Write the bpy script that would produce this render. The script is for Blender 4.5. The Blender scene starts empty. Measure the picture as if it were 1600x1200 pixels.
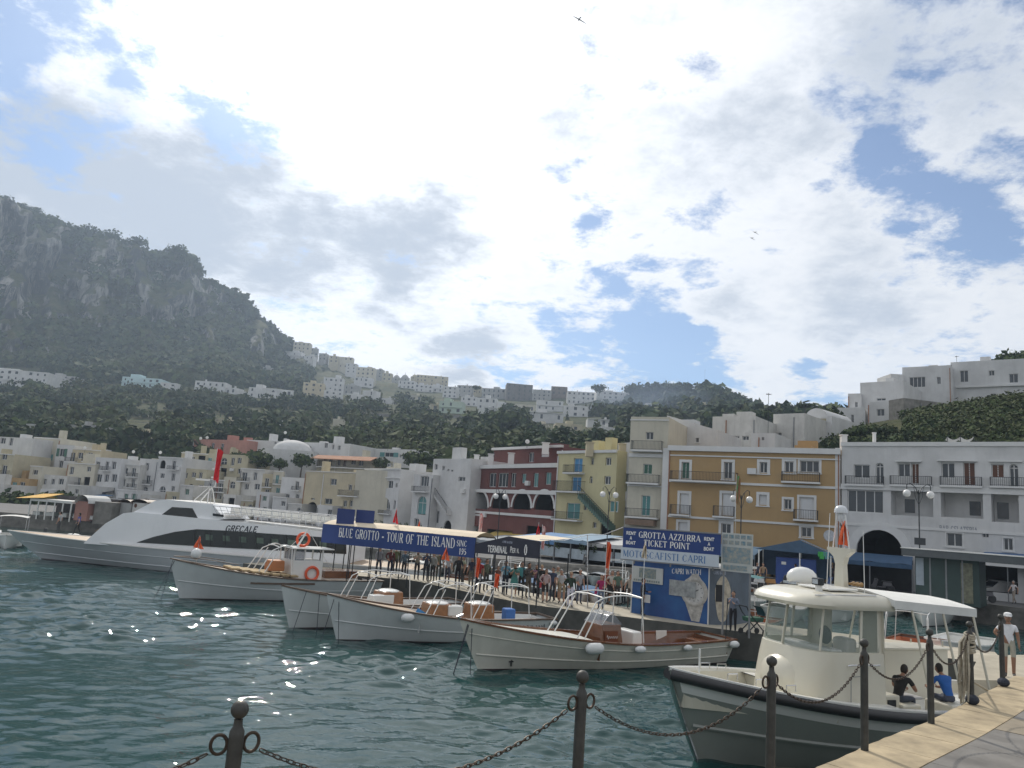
import bpy, bmesh, math, random
import numpy as np
from mathutils import Vector, Matrix, noise as mnoise
R_ = math.radians
random.seed(7); rng = np.random.default_rng(7)
C = bpy.context.scene.collection

# ---------------- camera ----------------
FPX = 1200.0; PITCH = R_(9.5); ROLL = R_(4.1); CAMZ = 5.4
_F = Vector((0, math.cos(PITCH), math.sin(PITCH)))
_U0 = Vector((0, -math.sin(PITCH), math.cos(PITCH))); _R0 = Vector((1, 0, 0))
_R = _R0*math.cos(ROLL) + _U0*math.sin(ROLL); _U = _U0*math.cos(ROLL) - _R0*math.sin(ROLL)
cam_d = bpy.data.cameras.new('camera'); cam = bpy.data.objects.new('camera', cam_d); C.objects.link(cam)
m = Matrix.Identity(4)
for i in range(3):
    m[i][0] = _R[i]; m[i][1] = _U[i]; m[i][2] = -_F[i]
cam.matrix_world = Matrix.Translation((0, 0, CAMZ)) @ m
cam_d.sensor_width = 36; cam_d.lens = 36*FPX/1600; cam_d.clip_end = 6000; cam_d.clip_start = 0.1
bpy.context.scene.camera = cam
def ray(x, y): return (_F*FPX + _R*(x-800) + _U*(600-y)).normalized()
O = Vector((0, 0, CAMZ))
def W(x, y, z): d = ray(x, y); return O + d*((z-CAMZ)/d.z)          # point of a pixel on the level z
def V(x, y, Y): d = ray(x, y); return O + d*(Y/d.y)                  # point of a pixel at forward distance Y
def px(p):
    q = Vector(p)-O; return (800+FPX*q.dot(_R)/q.dot(_F), 600-FPX*q.dot(_U)/q.dot(_F))
def az(x, y):
    d = ray(x, y); return math.atan2(d.x, d.y), d.z/math.hypot(d.x, d.y)

KB, KF = 1.12, 1.2      # depth of the house rows and of the road furniture
# ---------------- world, sun, exposure ----------------
SUN_EL, SUN_AZ = R_(38), R_(-19)
sc = bpy.context.scene
sc.view_settings.view_transform = 'Standard'; sc.view_settings.look = 'None'
sc.view_settings.exposure = 0.0; sc.view_settings.gamma = 1
sc.cycles.max_bounces = 6; sc.cycles.volume_bounces = 0; sc.cycles.transparent_max_bounces = 8
sc.cycles.use_denoising = True
world = bpy.data.worlds.new('World'); sc.world = world; world.use_nodes = True
nt = world.node_tree; nt.nodes.clear()
def N(t, **k):
    n = nt.nodes.new(t)
    for a, b in k.items(): setattr(n, a, b)
    return n
def link(a, b): nt.links.new(a, b)
def _set(n, i, v):
    if v is None: return
    if hasattr(v, 'is_linked') or isinstance(v, bpy.types.NodeSocket): link(v, n.inputs[i])
    else: n.inputs[i].default_value = v
def M(op, a, b=None, c=None, clamp=False):
    n = N('ShaderNodeMath', operation=op, use_clamp=clamp)
    _set(n, 0, a); _set(n, 1, b); _set(n, 2, c); return n.outputs[0]
def VM(op, a, b=None, out=0, sc_=None):
    n = N('ShaderNodeVectorMath', operation=op); _set(n, 0, a); _set(n, 1, b)
    if sc_ is not None: _set(n, 'Scale', sc_)
    return n.outputs[out]
def MR(v, a, b, c=0., d=1., t='SMOOTHSTEP'):
    n = N('ShaderNodeMapRange', interpolation_type=t); _set(n, 0, v)
    for i, q in zip((1, 2, 3, 4), (a, b, c, d)): n.inputs[i].default_value = q
    return n.outputs[0]
def MIX(f, a, b):
    n = N('ShaderNodeMix', data_type='RGBA'); _set(n, 0, f); _set(n, 6, a); _set(n, 7, b); return n.outputs[2]
def NOI(v, s, det=8, rough=.55, dist=0., out=0):
    n = N('ShaderNodeTexNoise'); _set(n, 'Vector', v); n.inputs['Scale'].default_value = s
    n.inputs['Detail'].default_value = det; n.inputs['Roughness'].default_value = rough; n.inputs['Distortion'].default_value = dist
    return n.outputs[out]
sky = N('ShaderNodeTexSky', sky_type='NISHITA', sun_disc=False, sun_elevation=SUN_EL, sun_rotation=SUN_AZ)
sky.altitude = 0; sky.air_density = 1.0; sky.dust_density = 0.6; sky.ozone_density = 1.5
dirv = N('ShaderNodeTexCoord').outputs['Generated']
sep = N('ShaderNodeSeparateXYZ'); link(dirv, sep.inputs[0])
zz = M('ADD', M('MAXIMUM', sep.outputs[2], 0.0), 0.22)
cmb = N('ShaderNodeCombineXYZ'); link(M('DIVIDE', sep.outputs[0], zz), cmb.inputs[0]); link(M('DIVIDE', sep.outputs[1], zz), cmb.inputs[1])
P = cmb.outputs[0]
n_big = NOI(P, 1.7, 10, .60, .25)
n_mid = NOI(VM('ADD', P, (3.1, 1.7, .4)), 6.4, 12, .66, .1)
warp = NOI(VM('ADD', P, (7.7, 2.2, 0)), 4.5, 8, .6, 0, 1)
dw = VM('ADD', dirv, VM('SCALE', VM('SUBTRACT', warp, (.5, .5, .5)), None, sc_=.16))
def blobs(lst):
    s = None
    for x, y, rx, w in lst:
        c = ray(x, y); r = rx*.86/FPX
        v = M('MULTIPLY', MR(VM('DISTANCE', dw, tuple(c), out=1), 0.0, r, 1, 0), w)
        s = v if s is None else M('ADD', s, v)
    return s
blue = blobs([(385,215,110,.8),(330,160,80,.5),(90,195,120,.55),(20,60,120,.5),(215,90,90,.55),(130,20,90,.5),(600,35,50,.35),
  (855,270,70,.55),(925,350,60,.55),(975,440,65,.65),(1010,545,130,.85),(1090,560,100,.7),(900,520,80,.6),(1440,320,110,.55),(1370,220,90,.45),
  (1310,290,90,.5),(1560,395,100,.6),(1555,250,80,.35),(1270,600,80,.5),(915,60,60,.3),(1580,120,60,.2),(1530,330,100,.4),(770,545,60,.25)])
white = blobs([(640,130,420,.55),(650,480,200,.3),(1200,430,190,.35),(1250,520,140,.3),(1150,120,260,.25),(60,480,300,.3),(100,120,60,.3),(280,60,60,.3),(350,320,160,.3),(770,250,150,.3)])
dark = blobs([(120,310,300,.8),(340,340,230,.7),(450,430,120,.4),(650,390,150,.85),(600,460,120,.5),(520,350,130,.6),(430,250,110,.25),(60,230,150,.4),(740,545,90,.7),(905,180,110,.35),(1150,215,170,.4),
   (1320,440,170,.45),(1380,500,120,.35),(1500,80,300,.45),(1330,120,150,.3),(1250,200,90,.3),(330,200,80,.25),(690,560,70,.3),(1130,470,100,.3)])
den = M('ADD', M('ADD', M('MULTIPLY', M('SUBTRACT', n_big, .5), 1.3), M('MULTIPLY', M('SUBTRACT', n_mid, .5), 2.7)), M('SUBTRACT', white, blue))
mask = MR(M('ADD', den, .50), -.02, .50, .10, 1.0)
shade = M('ADD', M('MULTIPLY', M('SUBTRACT', n_mid, .5), 1.6), dark)
shd = MR(shade, -.1, .9, 0, 1)
sd = Vector((math.sin(SUN_AZ)*math.cos(SUN_EL), math.cos(SUN_AZ)*math.cos(SUN_EL), math.sin(SUN_EL)))
ang = VM('DISTANCE', dirv, tuple(sd), out=1)
glow = M('EXPONENT', M('MULTIPLY', ang, -2.9))
lit = MIX(shd, (9.2, 9.35, 9.6, 1), (6.1, 6.85, 8.0, 1))
litg = VM('SCALE', lit, None, sc_=M('MULTIPLY_ADD', M('MULTIPLY', glow, MR(shd, 0, 1, 1, .08)), 1.35, .84))
skyb = VM('MULTIPLY', sky.outputs[0], (.62, .80, 1.0))
col = MIX(mask, skyb, litg)
# clouds die into pale haze at the horizon
col = MIX(MR(sep.outputs[2], 0.0, .10, .5, 0.0), col, (7.6, 7.9, 8.2, 1))
bg = N('ShaderNodeBackground'); link(col, bg.inputs[0]); bg.inputs[1].default_value = 0.1
wo = N('ShaderNodeOutputWorld'); link(bg.outputs[0], wo.inputs[0])
world.cycles.sampling_method = 'MANUAL'; world.cycles.sample_map_resolution = 512
sun_d = bpy.data.lights.new('sun', 'SUN'); sun_d.energy = 3.2; sun_d.angle = R_(0.6); sun_d.color = (1.0, .93, .82)
sun = bpy.data.objects.new('sun', sun_d); C.objects.link(sun); sun.location = sd*200
sun.rotation_euler = sd.to_track_quat('Z', 'Y').to_euler()

# ---------------- helpers ----------------
def tag(o, label=None, cat=None, group=None, kind=None):
    if label: o['label'] = label
    if cat: o['category'] = cat
    if group: o['group'] = group
    if kind: o['kind'] = kind
    return o
def empty(name, loc=(0, 0, 0), rz=0., label=None, cat=None, group=None, parent=None):
    o = bpy.data.objects.new(name, None); o.empty_display_size = .2; C.objects.link(o)
    o.location = loc; o.rotation_euler = (0, 0, rz)
    if parent: o.parent = parent
    return tag(o, label, cat, group)
_mats = {}
def mat(name, col, rough=.7, metal=0., var=.15, scale=2., bump=0., bscale=None, streak=0., alpha=None, coat=0., spec=None, col2=None, stretch=(1, 1, 1), trans=None, sheen=0):
    if name in _mats: return _mats[name]
    mt = bpy.data.materials.new(name); mt.use_nodes = True; t = mt.node_tree; _mats[name] = mt
    b = t.nodes['Principled BSDF']; b.inputs['Roughness'].default_value = rough; b.inputs['Metallic'].default_value = metal
    if coat: b.inputs['Coat Weight'].default_value = coat
    if spec is not None: b.inputs['Specular IOR Level'].default_value = spec
    if trans is not None: b.inputs['Transmission Weight'].default_value = trans
    c = tuple(col)+(1,)
    if var > 0 or bump > 0:
        tc = t.nodes.new('ShaderNodeTexCoord'); mp = t.nodes.new('ShaderNodeMapping'); mp.inputs['Scale'].default_value = stretch
        t.links.new(tc.outputs['Object'], mp.inputs[0])
        n = t.nodes.new('ShaderNodeTexNoise'); n.inputs['Scale'].default_value = scale; n.inputs['Detail'].default_value = 7; n.inputs['Roughness'].default_value = .62
        t.links.new(mp.outputs[0], n.inputs['Vector'])
        mr = t.nodes.new('ShaderNodeMapRange'); mr.inputs[1].default_value = .3; mr.inputs[2].default_value = .72
        t.links.new(n.outputs[0], mr.inputs[0])
        mx = t.nodes.new('ShaderNodeMix'); mx.data_type = 'RGBA'; t.links.new(mr.outputs[0], mx.inputs[0])
        c2 = tuple(col2)+(1,) if col2 else tuple(v*(1-var) for v in col)+(1,)
        c1 = c if col2 else tuple(min(1, v*(1+var*.4)) for v in col)+(1,)
        mx.inputs[6].default_value = c1; mx.inputs[7].default_value = c2
        last = mx.outputs[2]
        if streak > 0:
            mp2 = t.nodes.new('ShaderNodeMapping'); mp2.inputs['Scale'].default_value = (1.3, 1.3, .12); t.links.new(tc.outputs['Object'], mp2.inputs[0])
            n2 = t.nodes.new('ShaderNodeTexNoise'); n2.inputs['Scale'].default_value = 1.6; n2.inputs['Detail'].default_value = 8; n2.inputs['Roughness'].default_value = .7
            t.links.new(mp2.outputs[0], n2.inputs['Vector'])
            m2 = t.nodes.new('ShaderNodeMapRange'); m2.inputs[1].default_value = .5; m2.inputs[2].default_value = .78; m2.inputs[4].default_value = streak
            t.links.new(n2.outputs[0], m2.inputs[0])
            mx2 = t.nodes.new('ShaderNodeMix'); mx2.data_type = 'RGBA'; t.links.new(m2.outputs[0], mx2.inputs[0]); t.links.new(last, mx2.inputs[6])
            mx2.inputs[7].default_value = tuple(v*.42 for v in col)+(1,); last = mx2.outputs[2]
        if streak > 0:                       # repainted patches with hard edges
            n3 = t.nodes.new('ShaderNodeTexNoise'); n3.inputs['Scale'].default_value = .42; n3.inputs['Detail'].default_value = 9; n3.inputs['Roughness'].default_value = .7; mp3 = t.nodes.new('ShaderNodeMapping'); mp3.inputs['Location'].default_value = (3.7, 1.9, 5.1); t.links.new(tc.outputs['Object'], mp3.inputs[0]); t.links.new(mp3.outputs[0], n3.inputs['Vector'])
            m3 = t.nodes.new('ShaderNodeMapRange'); m3.inputs[1].default_value = .56; m3.inputs[2].default_value = .585; m3.inputs[4].default_value = min(.5, streak*1.3); t.links.new(n3.outputs[0], m3.inputs[0])
            mx3 = t.nodes.new('ShaderNodeMix'); mx3.data_type = 'RGBA'; t.links.new(m3.outputs[0], mx3.inputs[0]); t.links.new(last, mx3.inputs[6]); mx3.inputs[7].default_value = tuple(v*.72+.04 for v in col)+(1,); last = mx3.outputs[2]
        t.links.new(last, b.inputs['Base Color'])
        if bump > 0:
            nb = t.nodes.new('ShaderNodeTexNoise'); nb.inputs['Scale'].default_value = bscale or scale*6; nb.inputs['Detail'].default_value = 5
            t.links.new(mp.outputs[0], nb.inputs['Vector'])
            bp = t.nodes.new('ShaderNodeBump'); bp.inputs['Strength'].default_value = min(1, bump*4); bp.inputs['Distance'].default_value = bump
            t.links.new(nb.outputs[0], bp.inputs['Height']); t.links.new(bp.outputs[0], b.inputs['Normal'])
    else: b.inputs['Base Color'].default_value = c
    if alpha is not None: b.inputs['Alpha'].default_value = alpha
    return mt

class MB:                                    # mesh collector
    def __init__(s): s.v = []; s.f = []; s.mi = []; s.cur = 0
    def face(s, pts):
        i = len(s.v); s.v += [tuple(p) for p in pts]; s.f.append(tuple(range(i, i+len(pts)))); s.mi.append(s.cur)
    def grid(s, rows, close=False, flip=False):
        i0 = len(s.v); n = len(rows[0])
        for r in rows: s.v += [tuple(p) for p in r]
        for a in range(len(rows)-1):
            for b in range(n if close else n-1):
                c = (b+1) % n; q = (i0+a*n+b, i0+a*n+c, i0+(a+1)*n+c, i0+(a+1)*n+b)
                s.f.append(q[::-1] if flip else q); s.mi.append(s.cur)
        return i0
    def box(s, c, d, rz=0., M4=None, taper=1.):
        cx, cy, cz = c; x, y, z = d[0]/2, d[1]/2, d[2]/2; k = taper
        pts = [Vector(p) for p in ((-x,-y,-z),(x,-y,-z),(x,y,-z),(-x,y,-z),(-x*k,-y*k,z),(x*k,-y*k,z),(x*k,y*k,z),(-x*k,y*k,z))]
        if rz: rot = Matrix.Rotation(rz, 3, 'Z'); pts = [rot @ p for p in pts]
        if M4 is not None: pts = [M4 @ p for p in pts]
        i = len(s.v); s.v += [(p.x+cx, p.y+cy, p.z+cz) for p in pts]
        for q in ((0,3,2,1),(4,5,6,7),(0,1,5,4),(1,2,6,5),(2,3,7,6),(3,0,4,7)):
            s.f.append(tuple(i+j for j in q)); s.mi.append(s.cur)
    def beam(s, a, b, w, h=None, up=(0, 0, 1)):
        a, b = Vector(a), Vector(b); d = (b-a); L = d.length
        if L < 1e-6: return
        d.normalize(); u = Vector(up)
        if abs(d.dot(u)) > .98: u = Vector((0, 1, 0))
        r = d.cross(u).normalized(); u = r.cross(d); h = h or w
        c = [(-1,-1),(1,-1),(1,1),(-1,1)]
        i = len(s.v)
        for p in (a, b):
            for x, y in c: q = p+r*(x*w/2)+u*(y*h/2); s.v.append(tuple(q))
        for q in ((0,1,2,3),(7,6,5,4),(0,4,5,1),(1,5,6,2),(2,6,7,3),(3,7,4,0)): s.f.append(tuple(i+j for j in q)); s.mi.append(s.cur)
    def tube(s, pts, r, n=8, cap=True):
        pts = [Vector(p) for p in pts]; rs = r if isinstance(r, (list, tuple)) else [r]*len(pts)
        rows = []; prev = None
        for i, p in enumerate(pts):
            d = (pts[min(i+1, len(pts)-1)]-pts[max(i-1, 0)]).normalized()
            u = prev if prev is not None else (Vector((0, 0, 1)) if abs(d.z) < .9 else Vector((1, 0, 0)))
            a = d.cross(u)
            if a.length < 1e-4: a = d.cross(Vector((1, .3, 0)))
            a.normalize(); b = a.cross(d).normalized(); prev = b
            rows.append([p+(a*math.cos(t)+b*math.sin(t))*rs[i] for t in [2*math.pi*k/n for k in range(n)]])
        i0 = s.grid(rows, close=True)
        if cap:
            s.f.append(tuple(range(i0, i0+n))); s.mi.append(s.cur)
            s.f.append(tuple(range(i0+(len(rows)-1)*n, i0+len(rows)*n))[::-1]); s.mi.append(s.cur)
    def lathe(s, prof, c=(0, 0, 0), n=12, axis='Z'):
        rows = []
        for r, z in prof:
            row = []
            for k in range(n):
                t = 2*math.pi*k/n; x, y = r*math.cos(t), r*math.sin(t)
                p = (x, y, z) if axis == 'Z' else ((z, x, y) if axis == 'X' else (x, z, y))
                row.append((p[0]+c[0], p[1]+c[1], p[2]+c[2]))
            rows.append(row)
        i0 = s.grid(rows, close=True)
        s.f.append(tuple(range(i0, i0+n))[::-1]); s.mi.append(s.cur)
        s.f.append(tuple(range(i0+(len(rows)-1)*n, i0+len(rows)*n))); s.mi.append(s.cur)
    def ell(s, c, r, n=10, m_=7):
        rows = []
        for i in range(m_+1):
            a = -math.pi/2+math.pi*i/m_; a = max(-1.55, min(1.55, a))
            rows.append([(c[0]+r[0]*math.cos(a)*math.cos(2*math.pi*k/n), c[1]+r[1]*math.cos(a)*math.sin(2*math.pi*k/n), c[2]+r[2]*math.sin(a)) for k in range(n)])
        i0 = s.grid(rows, close=True)
        s.f.append(tuple(range(i0, i0+n))[::-1]); s.mi.append(s.cur)
        s.f.append(tuple(range(i0+m_*n, i0+(m_+1)*n))); s.mi.append(s.cur)
    def prism(s, poly, z0, z1):               # xy polygon, ccw
        n = len(poly); i = len(s.v); s.v += [(p[0], p[1], z0) for p in poly]+[(p[0], p[1], z1) for p in poly]
        s.f.append(tuple(range(i, i+n))[::-1]); s.f.append(tuple(range(i+n, i+2*n))); s.mi += [s.cur]*2
        for k in range(n): j = (k+1) % n; s.f.append((i+k, i+j, i+n+j, i+n+k)); s.mi.append(s.cur)
    def build(s, name, mats, parent=None, smooth=False, bevel=0., label=None):
        me = bpy.data.meshes.new(name); me.from_pydata(s.v, [], s.f)
        mats = mats if isinstance(mats, (list, tuple)) else [mats]
        for q in mats: me.materials.append(q)
        if len(mats) > 1: me.polygons.foreach_set('material_index', s.mi)
        if smooth:
            me.polygons.foreach_set('use_smooth', [True]*len(me.polygons))
            try: me.set_sharp_from_angle(angle=R_(40))
            except Exception: pass
        me.validate(); me.update()
        o = bpy.data.objects.new(name, me); C.objects.link(o)
        if parent: o.parent = parent
        if bevel:
            md = o.modifiers.new('bevel', 'BEVEL'); md.width = bevel; md.segments = 2; md.limit_method = 'ANGLE'
        if label: o['label'] = label
        return o
def children(o): return [c for c in bpy.data.objects if c.parent == o]
def copy_tree(o, parent=None, kids=None):
    if kids is None:
        kids = {}
        for c in bpy.data.objects:
            if c.parent: kids.setdefault(c.parent.name, []).append(c)
    c = o.copy(); C.objects.link(c)
    if parent is not None: c.parent = parent
    for ch in kids.get(o.name, []): copy_tree(ch, c, kids)
    return c
def npmesh(name, v, f, mats, mi=None, parent=None, smooth=False):    # v (n,3), f (m,k) arrays
    me = bpy.data.meshes.new(name); v = np.asarray(v, np.float32); f = np.asarray(f, np.int32); k = f.shape[1]
    me.vertices.add(len(v)); me.vertices.foreach_set('co', v.ravel())
    me.loops.add(f.size); me.loops.foreach_set('vertex_index', f.ravel())
    me.polygons.add(len(f)); me.polygons.foreach_set('loop_start', np.arange(0, f.size, k, dtype=np.int32))
    for q in (mats if isinstance(mats, (list, tuple)) else [mats]): me.materials.append(q)
    if mi is not None: me.polygons.foreach_set('material_index', np.asarray(mi, np.int32))
    if smooth: me.polygons.foreach_set('use_smooth', [True]*len(f))
    me.update(calc_edges=True)
    o = bpy.data.objects.new(name, me); C.objects.link(o)
    if parent: o.parent = parent
    return o
# ---------------- water ----------------
def make_water():
    mt = bpy.data.materials.new('sea_water'); mt.use_nodes = True; t = mt.node_tree; b = t.nodes['Principled BSDF']
    b.inputs['Base Color'].default_value = (.012, .048, .046, 1); b.inputs['Roughness'].default_value = .015; b.inputs['IOR'].default_value = 1.33
    tc = t.nodes.new('ShaderNodeTexCoord')
    hs = None
    for s, st, dist, det, rot in ((1.6, (1, 1.9, 1), .022, 3, .2), (5.5, (1, 1.8, 1), .0035, 2, -.25)):
        mp = t.nodes.new('ShaderNodeMapping'); mp.inputs['Scale'].default_value = st; mp.inputs['Rotation'].default_value = (0, 0, rot)
        t.links.new(tc.outputs['Object'], mp.inputs[0])
        n = t.nodes.new('ShaderNodeTexNoise'); n.inputs['Scale'].default_value = s; n.inputs['Detail'].default_value = det; n.inputs['Roughness'].default_value = .5
        n.inputs['Distortion'].default_value = .6; t.links.new(mp.outputs[0], n.inputs['Vector'])
        mu = t.nodes.new('ShaderNodeMath'); mu.operation = 'MULTIPLY'; mu.inputs[1].default_value = dist; t.links.new(n.outputs[0], mu.inputs[0])
        if hs is None: hs = mu.outputs[0]
        else:
            ad = t.nodes.new('ShaderNodeMath'); ad.operation = 'ADD'; t.links.new(hs, ad.inputs[0]); t.links.new(mu.outputs[0], ad.inputs[1]); hs = ad.outputs[0]
    bp = t.nodes.new('ShaderNodeBump'); bp.inputs['Strength'].default_value = 1; bp.inputs['Distance'].default_value = 1.0
    t.links.new(hs, bp.inputs['Height']); t.links.new(bp.outputs[0], b.inputs['Normal'])
    # a fan of real ripples near the quay, a calm sheet farther out
    na, nr = 950, 1000
    A = np.linspace(-.80, .80, na); rr = 3.0*(95/3.0)**np.linspace(0, 1, nr)
    AA, RR = np.meshgrid(A, rr, indexing='ij'); X = np.sin(AA)*RR; Y = np.cos(AA)*RR; Z = np.zeros_like(X)
    g = np.random.default_rng(3)
    for i in range(64):
        lam = .34*(3.4/.34)**g.random(); th = math.pi/2+g.normal(0, .42)+.12; k = 2*math.pi/lam; ph = g.random()*6.28
        amp = .033*lam/6.28*g.uniform(.6, 1.4)
        wx = .35*np.sin(.6*X+.35*Y+ph)+.35*np.sin(-.45*X+.7*Y+2*ph)
        fade = np.clip((lam*340-RR)/(lam*180+1), 0, 1)
        s_ = np.sin(k*(math.cos(th)*X+math.sin(th)*Y)+ph+wx*2.2)
        Z += amp*fade*s_*(1+.35*s_)
    patch = .72+.45*np.sin(.21*X+.13*Y+1.)*np.sin(.17*Y-.09*X+.4)+.25*np.sin(.5*X-.33*Y)
    Z *= np.clip(patch, .25, 1.4)*np.clip((94-RR)/20, 0, 1)
    idx = np.arange(na*nr).reshape(na, nr)
    f = np.stack([idx[:-1, :-1], idx[1:, :-1], idx[1:, 1:], idx[:-1, 1:]], -1).reshape(-1, 4)
    v = np.stack([X, Y, Z], -1).reshape(-1, 3)
    n0 = len(v); L = [(-1500, -400), (1500, -400), (1500, 160), (-1500, 160)]
    # flat sheets round the fan, a little below its rim
    v = np.concatenate([v, [(x, y, -.09) for x, y in L]]); f = np.concatenate([f, [[n0, n0+1, n0+2, n0+3]]])
    o = npmesh('sea_water', v, f, mt, smooth=True); tag(o, 'teal rippled harbour water in front of the moored boats', 'water', kind='structure')
make_water()

# ---------------- terrain ----------------
AX = [-300, 0, 150, 300, 500, 720, 870, 1043, 1315, 1600, 2000]
AR = [185, 170, 163, 153, 135, 111, 94, 85, 76, 74, 72]
_aa = [az(x, 830)[0] for x in AX]
def r0(a): return np.interp(a, _aa, AR)
def layer(pts):
    q = [az(x, y) for x, y in pts]; q.sort(); return [p[0] for p in q], [p[1] for p in q]
LY = [  # (distance beyond the building line or absolute, polyline of pixels)
 ('rel', 9, [(-300,775),(0,775),(720,830),(1043,860),(1315,880),(1600,890),(2000,900)]),
 ('rel', 22, [(-300,730),(0,730),(200,735),(400,735),(560,740),(700,750),(870,760),(1043,760),(1315,705),(1420,697),(1600,692),(2000,690)]),
 ('abs', [(-300,215),(500,190),(900,155),(1200,124),(1360,108),(1600,103),(2000,103)], [(-300,690),(0,694),(180,690),(400,700),(560,708),(700,718),(830,712),(980,720),(1250,690),(1330,684),(1400,672),(1600,640),(2000,630)]),
 ('abs', [(-300,330),(500,300),(900,230),(1200,170),(1330,145),(1600,137),(2000,137)], [(-300,640),(0,650),(200,655),(400,662),(560,668),(700,680),(830,684),(980,690),(1250,672),(1320,664),(1400,650),(1600,618),(2000,610)]),
 ('abs', [(-300,480),(500,450),(900,350),(1200,260),(1400,180),(2000,180)], [(-300,590),(0,604),(200,612),(450,622),(560,630),(700,642),(830,655),(900,660),(980,665),(1100,670),(1250,665),(1330,668),(1450,670),(1600,640),(2000,630)]),
 ('abs', [(-300,640),(500,620),(900,450),(1200,340),(1400,260),(2000,260)], [(-300,560),(0,570),(250,560),(340,560),(440,592),(560,615),(700,630),(830,642),(900,645),(980,650),(1100,650),(1180,660),(1330,672),(2000,660)]),
 ('abs', [(-300,700),(500,680),(900,560),(1200,400),(1400,300),(2000,300)], [(-300,470),(0,470),(200,480),(330,520),(380,525),(440,560),(560,595),(700,615),(830,628),(900,632),(980,630),(1100,632),(1180,650),(1330,676),(2000,660)]),
 ('abs', [(-300,760),(500,740),(900,620),(1200,450),(1400,330),(2000,330)], [(-300,230),(0,322),(40,335),(110,362),(160,378),(210,388),(240,402),(298,404),(309,444),(345,454),(375,468),(400,500),(440,532),(480,556),(560,586),(620,601),(700,610),(760,612),(850,614),(920,618),(975,616),(1000,612),(1060,608),(1110,612),(1150,630),(1175,644),(1200,662),(1330,678),(2000,670)]),
 ('abs', [(-300,1000),(500,980),(900,860),(1200,600),(1400,450),(2000,450)], [(-300,330),(0,400),(300,480),(500,600),(900,640),(1100,650),(1200,690),(2000,700)]),
]
_LY = []
for l in LY:
    aT, tT = layer(l[2])
    if l[0] == 'rel': _LY.append((('rel', l[1]), aT, tT))
    else:
        q = sorted((az(x, 600)[0], r) for x, r in l[1]); _LY.append((('abs', [p[0] for p in q], [p[1] for p in q]), aT, tT))
def profile(a):
    rs = [r0(a)-0.5]; zs = [1.3]
    for d, aT, tT in _LY:
        r = r0(a)+d[1] if d[0] == 'rel' else float(np.interp(a, d[1], d[2]))
        z = CAMZ+float(np.interp(a, aT, tT))*r
        if r <= rs[-1]+2: r = rs[-1]+2
        rs.append(r); zs.append(max(z, 1.3))
    return rs, zs
_pc = {}
def ground(a, r):
    k = round(a*400)
    if k not in _pc: _pc[k] = profile(k/400)
    rs, zs = _pc[k]; return float(np.interp(r, rs, zs))
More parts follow.
